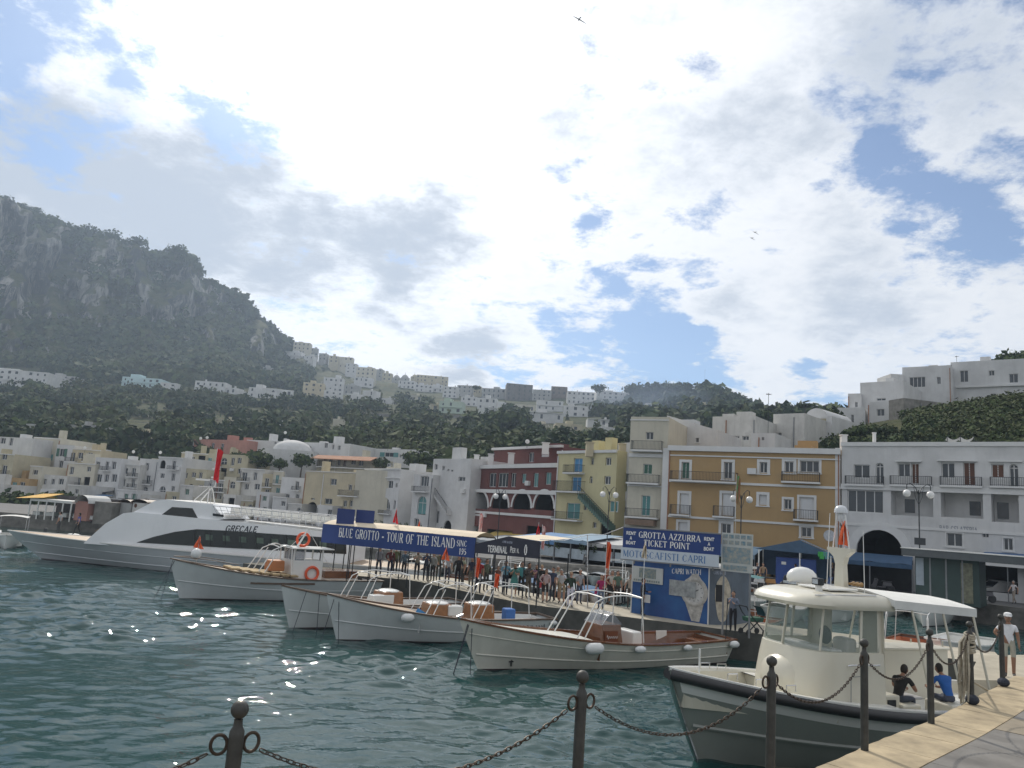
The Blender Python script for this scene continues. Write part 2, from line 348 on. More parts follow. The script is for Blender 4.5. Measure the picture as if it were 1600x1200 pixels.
def make_terrain():
    na, nr = 520, 230
    A = np.linspace(-.95, .80, na); rows = []
    Ts = np.linspace(0, 1, nr)
    v = np.zeros((na, nr, 3), np.float32)
    for i, a in enumerate(A):
        rs, zs = profile(a); rs = np.array(rs); zs = np.array(zs)
        # distribute samples: by arclength of the profile
        s = np.concatenate([[0], np.cumsum(np.hypot(np.diff(rs)*.35, np.diff(zs)))]); s /= s[-1]
        rr = np.interp(Ts, s, rs); z = np.interp(Ts, s, zs)
        for j in range(nr):
            r = rr[j]; zz_ = z[j]; e = min(1, max(0, (r-r0(a)-12)/40))
            q = Vector((a*r*.012, r*.012, zz_*.012)); n1 = mnoise.fractal(q, 1., 2.1, 5); 
            q2 = Vector((a*700*.05, r*.006, zz_*.016)); n2 = mnoise.fractal(q2, .9, 2.2, 5)
            cl = min(1, max(0, (r-610)/60))*min(1, max(0, (-.05-a)/.2))
            r2 = r + e*n1*5 + cl*n2*40
            zz2 = zz_ + e*n1*2.2*(1-.6*cl)
            v[i, j] = (math.sin(a)*r2, math.cos(a)*r2, zz2)
    idx = np.arange(na*nr).reshape(na, nr)
    f = np.stack([idx[:-1, :-1], idx[1:, :-1], idx[1:, 1:], idx[:-1, 1:]], -1).reshape(-1, 4)
    mt = bpy.data.materials.new('hillside'); mt.use_nodes = True; t = mt.node_tree; b = t.nodes['Principled BSDF']; b.inputs['Roughness'].default_value = .95
    b.inputs['Specular IOR Level'].default_value = .1
    def n_(ty, **k):
        n = t.nodes.new(ty)
        for a_, b_ in k.items(): setattr(n, a_, b_)
        return n
    geo = n_('ShaderNodeNewGeometry'); sx = n_('ShaderNodeSeparateXYZ'); t.links.new(geo.outputs['Normal'], sx.inputs[0])
    def noise(s, st=(1, 1, 1), det=8, ro=.6):
        mp = n_('ShaderNodeMapping'); mp.inputs['Scale'].default_value = st; t.links.new(geo.outputs['Position'], mp.inputs[0])
        n = n_('ShaderNodeTexNoise'); n.inputs['Scale'].default_value = s; n.inputs['Detail'].default_value = det; n.inputs['Roughness'].default_value = ro
        t.links.new(mp.outputs[0], n.inputs['Vector']); return n.outputs[0]
    def mr(v, a, b2, c=0, d=1):
        n = n_('ShaderNodeMapRange'); t.links.new(v, n.inputs[0])
        for i, q in zip((1, 2, 3, 4), (a, b2, c, d)): n.inputs[i].default_value = q
        return n.outputs[0]
    def mix(fa, a, b2):
        n = n_('ShaderNodeMix', data_type='RGBA')
        t.links.new(fa, n.inputs[0])
        for i, q in ((6, a), (7, b2)):
            if isinstance(q, tuple): n.inputs[i].default_value = q
            else: t.links.new(q, n.inputs[i])
        return n.outputs[2]
    def math_(op, a, b2):
        n = n_('ShaderNodeMath', operation=op)
        for i, q in ((0, a), (1, b2)):
            if isinstance(q, (int, float)): n.inputs[i].default_value = q
            else: t.links.new(q, n.inputs[i])
        return n.outputs[0]
    green = mix(mr(noise(.05), .35, .65), (.030, .045, .020, 1), (.075, .085, .035, 1))
    green = mix(mr(noise(.25), .45, .7), green, (.11, .10, .055, 1))
    rock = mix(mr(noise(.06, (1, 1, .2), 10, .75), .46, .60), (.045, .05, .052, 1), (.38, .37, .35, 1))
    steep = mr(math_('ADD', sx.outputs[2], math_('MULTIPLY', math_('SUBTRACT', noise(.018, (1, 1, .6), 9, .72), .5), 2.4)), .35, .62, 1, 0)
    pos = n_('ShaderNodeSeparateXYZ'); t.links.new(geo.outputs['Position'], pos.inputs[0])
    steep = math_('MULTIPLY', steep, mr(pos.outputs[2], 40, 110))
    steep = math_('MULTIPLY', steep, mr(pos.outputs[0], -60, -130))
    c = mix(steep, green, rock)
    t.links.new(c, b.inputs['Base Color'])
    bp = n_('ShaderNodeBump'); bp.inputs['Strength'].default_value = .9; bp.inputs['Distance'].default_value = 5.
    t.links.new(noise(.09, (1, 1, .35), 10, .65), bp.inputs['Height']); t.links.new(bp.outputs[0], b.inputs['Normal'])
    o = npmesh('hillside', v.reshape(-1, 3), f, mt, smooth=True)
    tag(o, 'steep green hillside rising to grey limestone cliffs above the harbour town', 'hill', kind='structure')
make_terrain()
# ---------------- shared materials ----------------
plaster_w = mat('white_plaster', (.58, .58, .575), .9, var=.18, scale=.35, streak=.22)
plaster_w2 = mat('old_white_plaster', (.56, .55, .52), .9, var=.22, scale=.5, streak=.4)
plaster_c = mat('cream_plaster', (.50, .44, .31), .9, var=.18, scale=.4, streak=.25)
plaster_pc = mat('pale_cream_plaster', (.53, .50, .41), .9, var=.15, scale=.4, streak=.3)
plaster_y = mat('pale_yellow_plaster', (.54, .49, .29), .9, var=.10, scale=.4, streak=.15)
plaster_o = mat('ochre_plaster', (.40, .27, .13), .9, var=.13, scale=.3, streak=.18)
plaster_r = mat('red_plaster', (.15, .055, .048), .9, var=.2, scale=.5, streak=.25)
plaster_p = mat('pink_plaster', (.42, .22, .18), .9, var=.2, scale=.5, streak=.2)
plaster_b = mat('beige_plaster', (.46, .42, .30), .9, var=.18, scale=.5, streak=.35)
plaster_g = mat('grey_plaster', (.36, .36, .35), .9, var=.25, scale=.6, streak=.4)
trim_w = mat('white_trim', (.62, .62, .61), .8, var=.08, scale=1.)
glass_d = mat('window_glass', (.045, .055, .065), .08, var=.3, scale=.8)
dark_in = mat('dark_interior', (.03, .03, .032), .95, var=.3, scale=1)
shut_g = mat('green_shutter', (.05, .14, .10), .6, var=.1); shut_b = mat('blue_shutter', (.08, .28, .52), .6, var=.1)
shut_t = mat('teal_shutter', (.10, .26, .26), .6, var=.1); shut_w = mat('white_shutter', (.62, .63, .64), .6, var=.06)
wood_d = mat('brown_door_wood', (.13, .055, .03), .6, var=.3, scale=3, stretch=(1, 1, .2))
iron = mat('dark_iron', (.045, .05, .055), .5, metal=.6, var=.2)
stone_wall = mat('grey_stone_wall', (.22, .21, .19), .95, var=.45, scale=1.2, bump=.05)
asphalt = mat('asphalt', (.12, .12, .12), .9, var=.25, scale=.6)
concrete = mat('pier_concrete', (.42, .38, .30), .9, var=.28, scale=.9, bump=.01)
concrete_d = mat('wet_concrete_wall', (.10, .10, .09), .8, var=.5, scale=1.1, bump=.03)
metal_g = mat('grey_painted_metal', (.22, .23, .24), .45, metal=.3, var=.2)
steel = mat('stainless_steel', (.62, .62, .62), .25, metal=1., var=.0)
foliage = mat('foliage', (.045, .075, .028), .9, var=.5, scale=.5, col2=(.09, .11, .04), spec=.2)
foliage_d = mat('dark_foliage', (.022, .042, .020), .9, var=.5, scale=.5, col2=(.05, .07, .03), spec=.2)
bark = mat('bark', (.10, .075, .055), .95, var=.4, scale=3)
terracotta = mat('terracotta_roof', (.34, .17, .10), .9, var=.3, scale=1.5)

# ---------------- promenade, pier, quay ----------------
ZP, ZPIER, ZQ, ZL = 1.3, 1.15, 3.0, 1.7
edge_px = [(2300, 1035), (1800, 980), (1500, 941), (1200, 906), (980, 890), (850, 881), (600, 861), (300, 824), (0, 802), (-300, 790)]
edge = [W(x, y, ZP) for x, y in edge_px]
def prom():
    mb = MB(); top = []; far = []
    for p in edge:
        a = math.atan2(p.x, p.y); r = float(r0(a))+1.0; far.append((math.sin(a)*r, math.cos(a)*r))
    n = 26
    for i in range(len(edge)-1):
        a, b = edge[i], edge[i+1]; c, d = far[i+1], far[i]
        mb.face([(a.x, a.y, ZP), (d[0], d[1], ZP), (c[0], c[1], ZP), (b.x, b.y, ZP)][::-1] if False else [(a.x, a.y, ZP), (b.x, b.y, ZP), (c[0], c[1], ZP), (d[0], d[1], ZP)][::-1])
    o = mb.build('promenade', [asphalt]); tag(o, 'grey waterfront road and promenade before the houses', 'promenade', kind='structure')
    mb = MB()
    for i in range(len(edge)-1):
        a, b = edge[i], edge[i+1]
        mb.face([(a.x, a.y, -1), (b.x, b.y, -1), (b.x, b.y, ZP+.004), (a.x, a.y, ZP+.004)])
        d = (b-a).normalized(); nn = Vector((-d.y, d.x, 0)); nn = nn if nn.y > 0 else -nn
        q = [a-nn*.08, b-nn*.08, b+nn*.5, a+nn*.5]
        mb.face([(p.x, p.y, ZP+.14) for p in q]); mb.face([(q[0].x, q[0].y, ZP+.14), (q[0].x, q[0].y, ZP-.15), (q[1].x, q[1].y, ZP-.15), (q[1].x, q[1].y, ZP+.14)])
        mb.face([(q[3].x, q[3].y, ZP+.14), (q[3].x, q[3].y, ZP), (q[2].x, q[2].y, ZP), (q[2].x, q[2].y, ZP+.14)])
    o = mb.build('promenade_wall', stone_wall); tag(o, 'grey stone sea wall below the waterfront road', 'sea wall', kind='structure')
prom()
# pier where the people stand: near edge points
PA = W(1300, 1005, ZPIER); PB = W(824, 944, ZPIER); PC = W(640, 906, ZPIER); PD = W(525, 897, ZPIER); PE = W(380, 880, ZPIER)
pier_near = [PA+(PA-PB).normalized()*6, PA, PB, PC, PD, PE]
def offset(pts, w):
    out = []
    for i, p in enumerate(pts):
        d = (pts[min(i+1, len(pts)-1)]-pts[max(i-1, 0)]).normalized(); nn = Vector((d.y, -d.x, 0)); nn = nn if nn.y > 0 else -nn
        out.append(p+nn*w)
    return out
pier_far = offset(pier_near, 3.9)
def pier():
    mb = MB()
    for i in range(len(pier_near)-1):
        a, b, c, d = pier_near[i], pier_near[i+1], pier_far[i+1], pier_far[i]
        mb.cur = 0; mb.face([(p.x, p.y, ZPIER) for p in (b, a, d, c)])
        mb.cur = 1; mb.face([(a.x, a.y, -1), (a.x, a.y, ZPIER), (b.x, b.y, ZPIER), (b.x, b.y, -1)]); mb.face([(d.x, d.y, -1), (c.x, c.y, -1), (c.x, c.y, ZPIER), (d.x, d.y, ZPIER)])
    a, d = pier_near[0], pier_far[0]; mb.face([(a.x, a.y, -1), (d.x, d.y, -1), (d.x, d.y, ZPIER), (a.x, a.y, ZPIER)])
    b, c = pier_near[-1], pier_far[-1]; mb.face([(b.x, b.y, -1), (b.x, b.y, ZPIER), (c.x, c.y, ZPIER), (c.x, c.y, -1)])
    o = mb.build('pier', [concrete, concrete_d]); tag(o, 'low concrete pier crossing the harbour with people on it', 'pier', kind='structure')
pier()
# quay under the photographer
qb = [W(1351, 1172, ZQ), W(1455, 1130, ZQ), W(1518, 1100, ZQ), W(1567, 1072, ZQ)]
q0 = W(1211, 1229, ZQ); q1 = V(906, 1040, 1); 
def base_at(xp, ytop, d):              # bollard foot: pixel of its top and forward distance
    p = V(xp, ytop, d); return Vector((p.x, p.y, ZQ))
BH_ = 1.25
BOL = [Vector((p.x, p.y, ZQ)) for p in (W(377, 1090, ZQ+BH_), W(911, 1044, ZQ+BH_), W(1206, 1022, ZQ+BH_))]+[ qb[0], qb[1], qb[2], qb[3]]
BOL.insert(0, BOL[0]+Vector((-2.3, -.9, 0)))
quay_edge = [BOL[0]+Vector((-6, -2.2, 0))]+BOL[:]+[qb[3]+(qb[3]-qb[2]).normalized()*1.6]
def quay():
    off = []
    for i, p in enumerate(quay_edge):
        d = (quay_edge[min(i+1, len(quay_edge)-1)]-quay_edge[max(i-1, 0)]).normalized(); off.append((p, Vector((d.y, -d.x, 0))))
    E = [p-n*.10 for p, n in off]; I = [p+n*.62 for p, n in off]; mb = MB()
    far = [Vector((p.x+30*.7, p.y-30*.7, 0)) for p in I]
    stone = mat('yellow_coping_stone', (.41, .33, .21), .85, var=.5, scale=2.2, bump=.012); paver = mat('grey_paving_slabs', (.19, .18, .165), .9, var=.42, scale=1.6, bump=.012)  # sunlit edge and shaded paving are put into the stone colours
    for i in range(len(E)-1):
        mb.face([(p.x, p.y, ZQ-.03) for p in (I[i], far[i], far[i+1], I[i+1])][::-1])
    mb.cur = 1
    for i in range(len(E)-1):
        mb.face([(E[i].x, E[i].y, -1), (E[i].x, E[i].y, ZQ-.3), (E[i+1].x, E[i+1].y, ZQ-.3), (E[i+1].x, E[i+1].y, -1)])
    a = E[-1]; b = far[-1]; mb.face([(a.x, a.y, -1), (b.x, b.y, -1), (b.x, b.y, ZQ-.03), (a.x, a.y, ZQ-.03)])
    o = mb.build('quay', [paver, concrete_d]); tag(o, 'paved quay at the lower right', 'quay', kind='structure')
    # coping blocks with open joints and worn corners, slab joints behind
    mb = MB(); g = random.Random(5)
    cum = [0]
    for i in range(len(E)-1): cum.append(cum[-1]+(E[i+1]-E[i]).length)
    def at(L, s):
        s = max(0, min(cum[-1]-1e-3, s))
        for i in range(len(cum)-1):
            if s <= cum[i+1]: t = (s-cum[i])/(cum[i+1]-cum[i]); return L[i].lerp(L[i+1], t)
    s = 0
    while s < cum[-1]:
        l = g.uniform(.85, 1.35); n = 5
        rows = []
        for k in range(n+1):
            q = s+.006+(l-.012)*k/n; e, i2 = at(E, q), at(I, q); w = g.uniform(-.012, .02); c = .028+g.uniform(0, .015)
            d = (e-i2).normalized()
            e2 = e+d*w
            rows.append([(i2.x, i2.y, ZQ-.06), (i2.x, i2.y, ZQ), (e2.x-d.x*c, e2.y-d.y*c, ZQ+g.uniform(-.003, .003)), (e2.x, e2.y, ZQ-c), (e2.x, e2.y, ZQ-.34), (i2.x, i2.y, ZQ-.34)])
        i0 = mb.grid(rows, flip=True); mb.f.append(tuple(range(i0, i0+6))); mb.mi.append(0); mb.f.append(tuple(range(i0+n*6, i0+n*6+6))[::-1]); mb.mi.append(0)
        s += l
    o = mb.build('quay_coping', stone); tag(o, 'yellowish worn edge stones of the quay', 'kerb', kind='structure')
    mb = MB(); mb.cur = 0
    # paving slabs laid as separate flat stones
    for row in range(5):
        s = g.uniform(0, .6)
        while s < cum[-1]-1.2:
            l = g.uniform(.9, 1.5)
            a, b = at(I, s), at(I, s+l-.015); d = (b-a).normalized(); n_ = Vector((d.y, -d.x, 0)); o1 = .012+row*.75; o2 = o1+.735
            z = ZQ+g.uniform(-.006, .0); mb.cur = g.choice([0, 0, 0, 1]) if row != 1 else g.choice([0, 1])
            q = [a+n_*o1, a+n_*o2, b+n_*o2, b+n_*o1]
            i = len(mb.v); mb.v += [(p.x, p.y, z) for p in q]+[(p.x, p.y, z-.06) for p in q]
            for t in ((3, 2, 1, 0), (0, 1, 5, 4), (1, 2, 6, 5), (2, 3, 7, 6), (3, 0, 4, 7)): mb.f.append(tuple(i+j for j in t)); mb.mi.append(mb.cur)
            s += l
    o = mb.build('quay_paving', [paver, mat('tan_paving_slab', (.27, .23, .17), .9, var=.3, scale=1.6)]); tag(o, 'grey and tan stone slabs paving the quay', 'paving', kind='structure')  # tan slabs painted as sunlit, grey ones as shaded
quay()
LAND = []
def landing():
    # lower landing stage beyond the launch's stern
    a = W(1512, 1062, ZL); b = W(1700, 1066, ZL); c = W(1700, 1022, ZL); d = W(1530, 1024, ZL)
    mb = MB(); mb.prism([(a.x, a.y), (b.x, b.y), (c.x, c.y), (d.x, d.y)], -1, ZL)
    o = mb.build('landing_stage', mat('pale_landing_concrete', (.40, .36, .28), .9, var=.3, scale=.9)); tag(o, 'lower pale landing stage behind the quay', 'landing stage', kind='structure')
landing()

# ---------------- bollards and chains ----------------
BH = 1.12
def make_bollard():
    root = empty('bollard', (0, 0, 0))
    gm = mat('bollard_paint', (.055, .055, .05), .55, metal=.2, var=.45, scale=9, bump=.002)
    mb = MB(); r = .043
    mb.lathe([(r, 0), (r, 1.03), (r*.95, 1.07), (r*.62, 1.095), (r*.55, 1.125), (r*.6, 1.135)], n=20); mb.build('post', gm, root, smooth=True)
    mb = MB(); mb.lathe([(.003, -.052)]+[(.050*math.cos(t), .050*math.sin(t)) for t in [R_(d) for d in range(-70, 89, 12)]], (0, 0, 1.185), n=18); mb.build('ball_cap', gm, root, smooth=True)
    return root
bol = make_bollard(); BOLS = []
_words = ['beyond the left edge of the frame at the chain end', 'leftmost round capped post in front of the sparkling water', 'round capped post in front of the cream wooden boat', 'post in front of the bow hull of the cream launch', 'post in front of the launch windscreen', 'post in front of the two seated men', 'post wrapped in mooring rope', 'post nearest the man in white']
def ringm(cx, d, r):                       # chain ear on a post, standing ring
    mb = MB(); mb.tube([(cx[0]+d[0]*(r*1.0+r*1.0*math.cos(t)), cx[1]+d[1]*(r+r*math.cos(t)), cx[2]+r*1.25*math.sin(t)) for t in [2*math.pi*k/16 for k in range(17)]], .0075, 6, cap=False); return mb
for i, p in enumerate(BOL):
    o = bol if i == 0 else copy_tree(bol)
    o.location = (p.x, p.y, ZQ)
    tag(o, 'dark grey iron '+_words[i], 'bollard', 'chained bollards along the quay edge')
    BOLS.append(o)
chain_m = mat('rusty_chain', (.075, .055, .042), .55, metal=.7, var=.5, scale=20)
bmesh_ear = {}
for i, p in enumerate(BOL):
    for sg in (-1, 1):
        j = i+sg
        if 0 <= j < len(BOL):
            d = (BOL[j]-p).normalized()
            mb = MB(); cx = d*.046; mb.tube([(cx.x+d.x*(.044+.044*math.cos(t)), cx.y+d.y*(.044+.044*math.cos(t)), 1.0+.052*math.sin(t)) for t in [2*math.pi*k/18 for k in range(19)]], .010, 6, cap=False)
            mb.build('ring', chain_m, BOLS[i], smooth=True)
lw = ['hanging left of the leftmost post', 'between the leftmost post and the second post', 'between the second post and the launch hull', 'in front of the launch cabin wall', 'in front of the seated men, left span', 'in front of the seated men, right span', 'beside the mooring rope at the far end']
for i in range(len(BOL)-1):
    a = BOL[i]+Vector((0, 0, 0)); b = BOL[i+1]; d = (b-a).normalized()
    a = a+d*.15; b = b-d*.15; L = (b-a).length; sag = .30 if i in (1, 2) else .27
    za = ZQ+.95; mb = MB(); n = int(L*1.12/.048); 
    pts = [Vector((a.x+(b.x-a.x)*t, a.y+(b.y-a.y)*t, za-4*sag*t*(1-t))) for t in [k/n for k in range(n+1)]]
    for k in range(n):
        c = (pts[k]+pts[k+1])/2; t = (pts[k+1]-pts[k]).normalized(); s = t.cross(Vector((0, 0, 1))).normalized(); u = s.cross(t)
        w = (s*.7+u*.7) if k % 2 else (s*.7-u*.7)
        hl, hw = .031, .013
        ring = [c+t*(hl*math.copysign(min(1, abs(math.cos(q))*1.25), math.cos(q)))+w*(hw*math.sin(q)) for q in [2*math.pi*j/8 for j in range(9)]]
        mb.tube(ring, .0045, 4, cap=False)
    o = mb.build('chain', chain_m, smooth=True); tag(o, 'rusty iron chain '+lw[i], 'chain', 'chains between the quay bollards')
# ---------------- buildings ----------------
class Face:                                   # a vertical wall through two ground points
    def __init__(s, A, B): s.A = Vector((A[0], A[1], 0)); s.B = Vector((B[0], B[1], 0)); s.d = (s.B-s.A).normalized(); s.n = Vector((-s.d.y, s.d.x, 0)); s.n = s.n if s.n.y > 0 else -s.n; s.L = (s.B-s.A).length
    def hit(s, x, y):
        d = ray(x, y); t = (s.A-Vector((0, 0, 0))).dot(s.n)/d.dot(s.n); p = O+d*t; return (p-s.A).dot(s.d), p.z
    def pt(s, u, v, w=0.): p = s.A+s.d*u+s.n*w; return Vector((p.x, p.y, v))    # w>0: into the building
def wall_mesh(F, mb, z0, z1, rects, w=0., L0=0., L1=None, deep=.22):
    # wall with real openings (rect: u0,u1,v0,v1,arch)
    L1 = F.L if L1 is None else L1
    rects = [(max(L0+.02, a), min(L1-.02, b), max(z0+.01, c), min(z1-.02, d), e) for a, b, c, d, e in rects]
    rects = [r for r in rects if r[1]-r[0] > .08 and r[3]-r[2] > .08]
    us = sorted({round(x, 4) for r in rects for x in r[:2]} | {L0, L1}); vs = sorted({round(x, 4) for r in rects for x in r[2:4]} | {z0, z1})
    for i in range(len(us)-1):
        for j in range(len(vs)-1):
            cu, cv = (us[i]+us[i+1])/2, (vs[j]+vs[j+1])/2
            if any(r[0] < cu < r[1] and r[2] < cv < r[3] for r in rects): continue
            mb.face([F.pt(us[i], vs[j], w), F.pt(us[i+1], vs[j], w), F.pt(us[i+1], vs[j+1], w), F.pt(us[i], vs[j+1], w)])
    for a, b, c, d, arch in rects:
        if arch:
            r = (b-a)/2; h = min(r, (d-c)*.9); cv = d-h; n = 10; arc = [((a+b)/2-r*math.cos(math.pi*k/n), cv+h*math.sin(math.pi*k/n)) for k in range(n+1)]
            for k in range(n//2): mb.face([F.pt(a, d, w), F.pt(*arc[k], w), F.pt(*arc[k+1], w)])
            for k in range(n//2, n): mb.face([F.pt(b, d, w), F.pt(*arc[k], w), F.pt(*arc[k+1], w)])
            path = [(a, c)]+arc+[(b, c)]
        else: path = [(a, c), (a, d), (b, d), (b, c)]
        for k in range(len(path)):
            p, q = path[k], path[(k+1) % len(path)]
            mb.face([F.pt(*p, w), F.pt(*q, w), F.pt(*q, w+deep), F.pt(*p, w+deep)])
def fbox(mb, F, u0, u1, v0, v1, w0, w1):
    P8 = [F.pt(u, v, w) for w in (w0, w1) for u, v in ((u0, v0), (u1, v0), (u1, v1), (u0, v1))]
    i = len(mb.v); mb.v += [tuple(p) for p in P8]
    for q in ((0,1,2,3),(7,6,5,4),(0,4,5,1),(1,5,6,2),(2,6,7,3),(3,7,4,0)): mb.f.append(tuple(i+j for j in q)); mb.mi.append(mb.cur)
def window(F, root, u0, u1, v0, v1, arch=False, frame=trim_w, glass=glass_d, surround=None, shutter=None, deep=.22, open_sh=False, bars=2, name='window', det=2):
    w = deep-.05; t = min(.07, (u1-u0)*.1); mb = MB()
    if arch:
        r = (u1-u0)/2; h = min(r, (v1-v0)*.9); cv = v1-h; n = 10
        outer = [((u0+u1)/2-r*math.cos(math.pi*k/n), cv+h*math.sin(math.pi*k/n)) for k in range(n+1)]; inner = [((u0+u1)/2-(r-t)*math.cos(math.pi*k/n), cv+(h-t)*math.sin(math.pi*k/n)) for k in range(n+1)]
        for k in range(n): mb.face([F.pt(*outer[k], w), F.pt(*inner[k], w), F.pt(*inner[k+1], w), F.pt(*outer[k+1], w)])
        fbox(mb, F, u0, u0+t, v0, cv, w, w+.05); fbox(mb, F, u1-t, u1, v0, cv, w, w+.05); fbox(mb, F, u0+t, u1-t, cv-t/2, cv+t/2, w, w+.05)
    else:
        fbox(mb, F, u0, u0+t, v0, v1, w, w+.05); fbox(mb, F, u1-t, u1, v0, v1, w, w+.05); fbox(mb, F, u0+t, u1-t, v1-t, v1, w, w+.05); fbox(mb, F, u0+t, u1-t, v0, v0+t, w, w+.05)
    for k in range(1, bars): u = u0+(u1-u0)*k/bars; fbox(mb, F, u-t*.5, u+t*.5, v0+t, v1-t, w+.004, w+.046)
    if surround:
        s = surround; fbox(mb, F, u0-s, u0, v0-s*.3, v1+s, -.035, .02); fbox(mb, F, u1, u1+s, v0-s*.3, v1+s, -.035, .02); fbox(mb, F, u0, u1, v1, v1+s, -.035, .02)
        fbox(mb, F, u0-s-.04, u1+s+.04, v0-.10-s*.3, v0-s*.3, -.09, .02)
    wn = mb.build(name, frame, root)
    mb = MB()
    if shutter is not None and not open_sh:
        fbox(mb, F, u0+t, u1-t, v0+t, v1-t, w+.01, w+.04); nsl = max(4, int((v1-v0)/.16))
        for k in range(nsl): v = v0+t+(v1-v0-2*t)*(k+.5)/nsl; fbox(mb, F, u0+2*t, u1-2*t, v-.02, v+.02, w-.012, w+.02)
        mb.build('shutter', shutter, wn)
    else:
        if arch: mb.face([F.pt(u0+t, v0+t, w+.03)]+[F.pt(*q, w+.03) for q in [(u0+t, cv)]+inner[1:-1]+[(u1-t, cv)]]+[F.pt(u1-t, v0+t, w+.03)])
        else: mb.face([F.pt(u0+t, v0+t, w+.03), F.pt(u1-t, v0+t, w+.03), F.pt(u1-t, v1-t, w+.03), F.pt(u0+t, v1-t, w+.03)])
        mb.build('pane', glass, wn)
        if shutter is not None:
            hw = (u1-u0)*.52
            for a, b in ((u0-hw, u0-.02), (u1+.02, u1+hw)):
                mb = MB(); fbox(mb, F, a, b, v0, v1, -.06, -.015)
                for k in range(6): v = v0+(v1-v0)*(k+.5)/6; fbox(mb, F, a+.06, b-.06, v-.02, v+.02, -.075, -.05)
                mb.build('shutter', shutter, wn)
    return wn
def balcony(F, root, u0, u1, vslab, vrail, out=.9, slab=trim_w, rail=iron, solid=None, step=.14):
    mb = MB(); fbox(mb, F, u0, u1, vslab-.16, vslab, -out, .0); b = mb.build('balcony', slab, root)
    for k in (.12, .88):
        u = u0+(u1-u0)*k; fbox(mb, F, u-.08, u+.08, vslab-.45, vslab-.16, -out*.6, 0)
    mb2 = MB()
    if solid is not None:
        fbox(mb2, F, u0+.02, u1-.02, vslab, vrail, -out+.02, -out+.10); fbox(mb2, F, u0+.02, u0+.1, vslab, vrail, -out+.1, 0); fbox(mb2, F, u1-.1, u1-.02, vslab, vrail, -out+.1, 0)
        mb2.build('parapet', solid, b)
    else:
        fbox(mb2, F, u0+.02, u1-.02, vrail-.04, vrail, -out+.02, -out+.06); fbox(mb2, F, u0+.02, u1-.02, vslab+.06, vslab+.09, -out+.02, -out+.05)
        for u in (u0+.02, u1-.06): fbox(mb2, F, u, u+.04, vrail-.04, vrail, -out+.06, 0)
        n = max(2, int((u1-u0)/step))
        for k in range(n+1): u = u0+.03+(u1-u0-.08)*k/n; fbox(mb2, F, u, u+.022, vslab, vrail-.04, -out+.025, -out+.05)
        for uu in (u0+.03, u1-.05):
            for k in range(1, 5): ww = -out+out*k/5; fbox(mb2, F, uu, uu+.02, vslab, vrail-.04, ww, ww+.02)
        mb2.build('railing', rail, b)
    return b
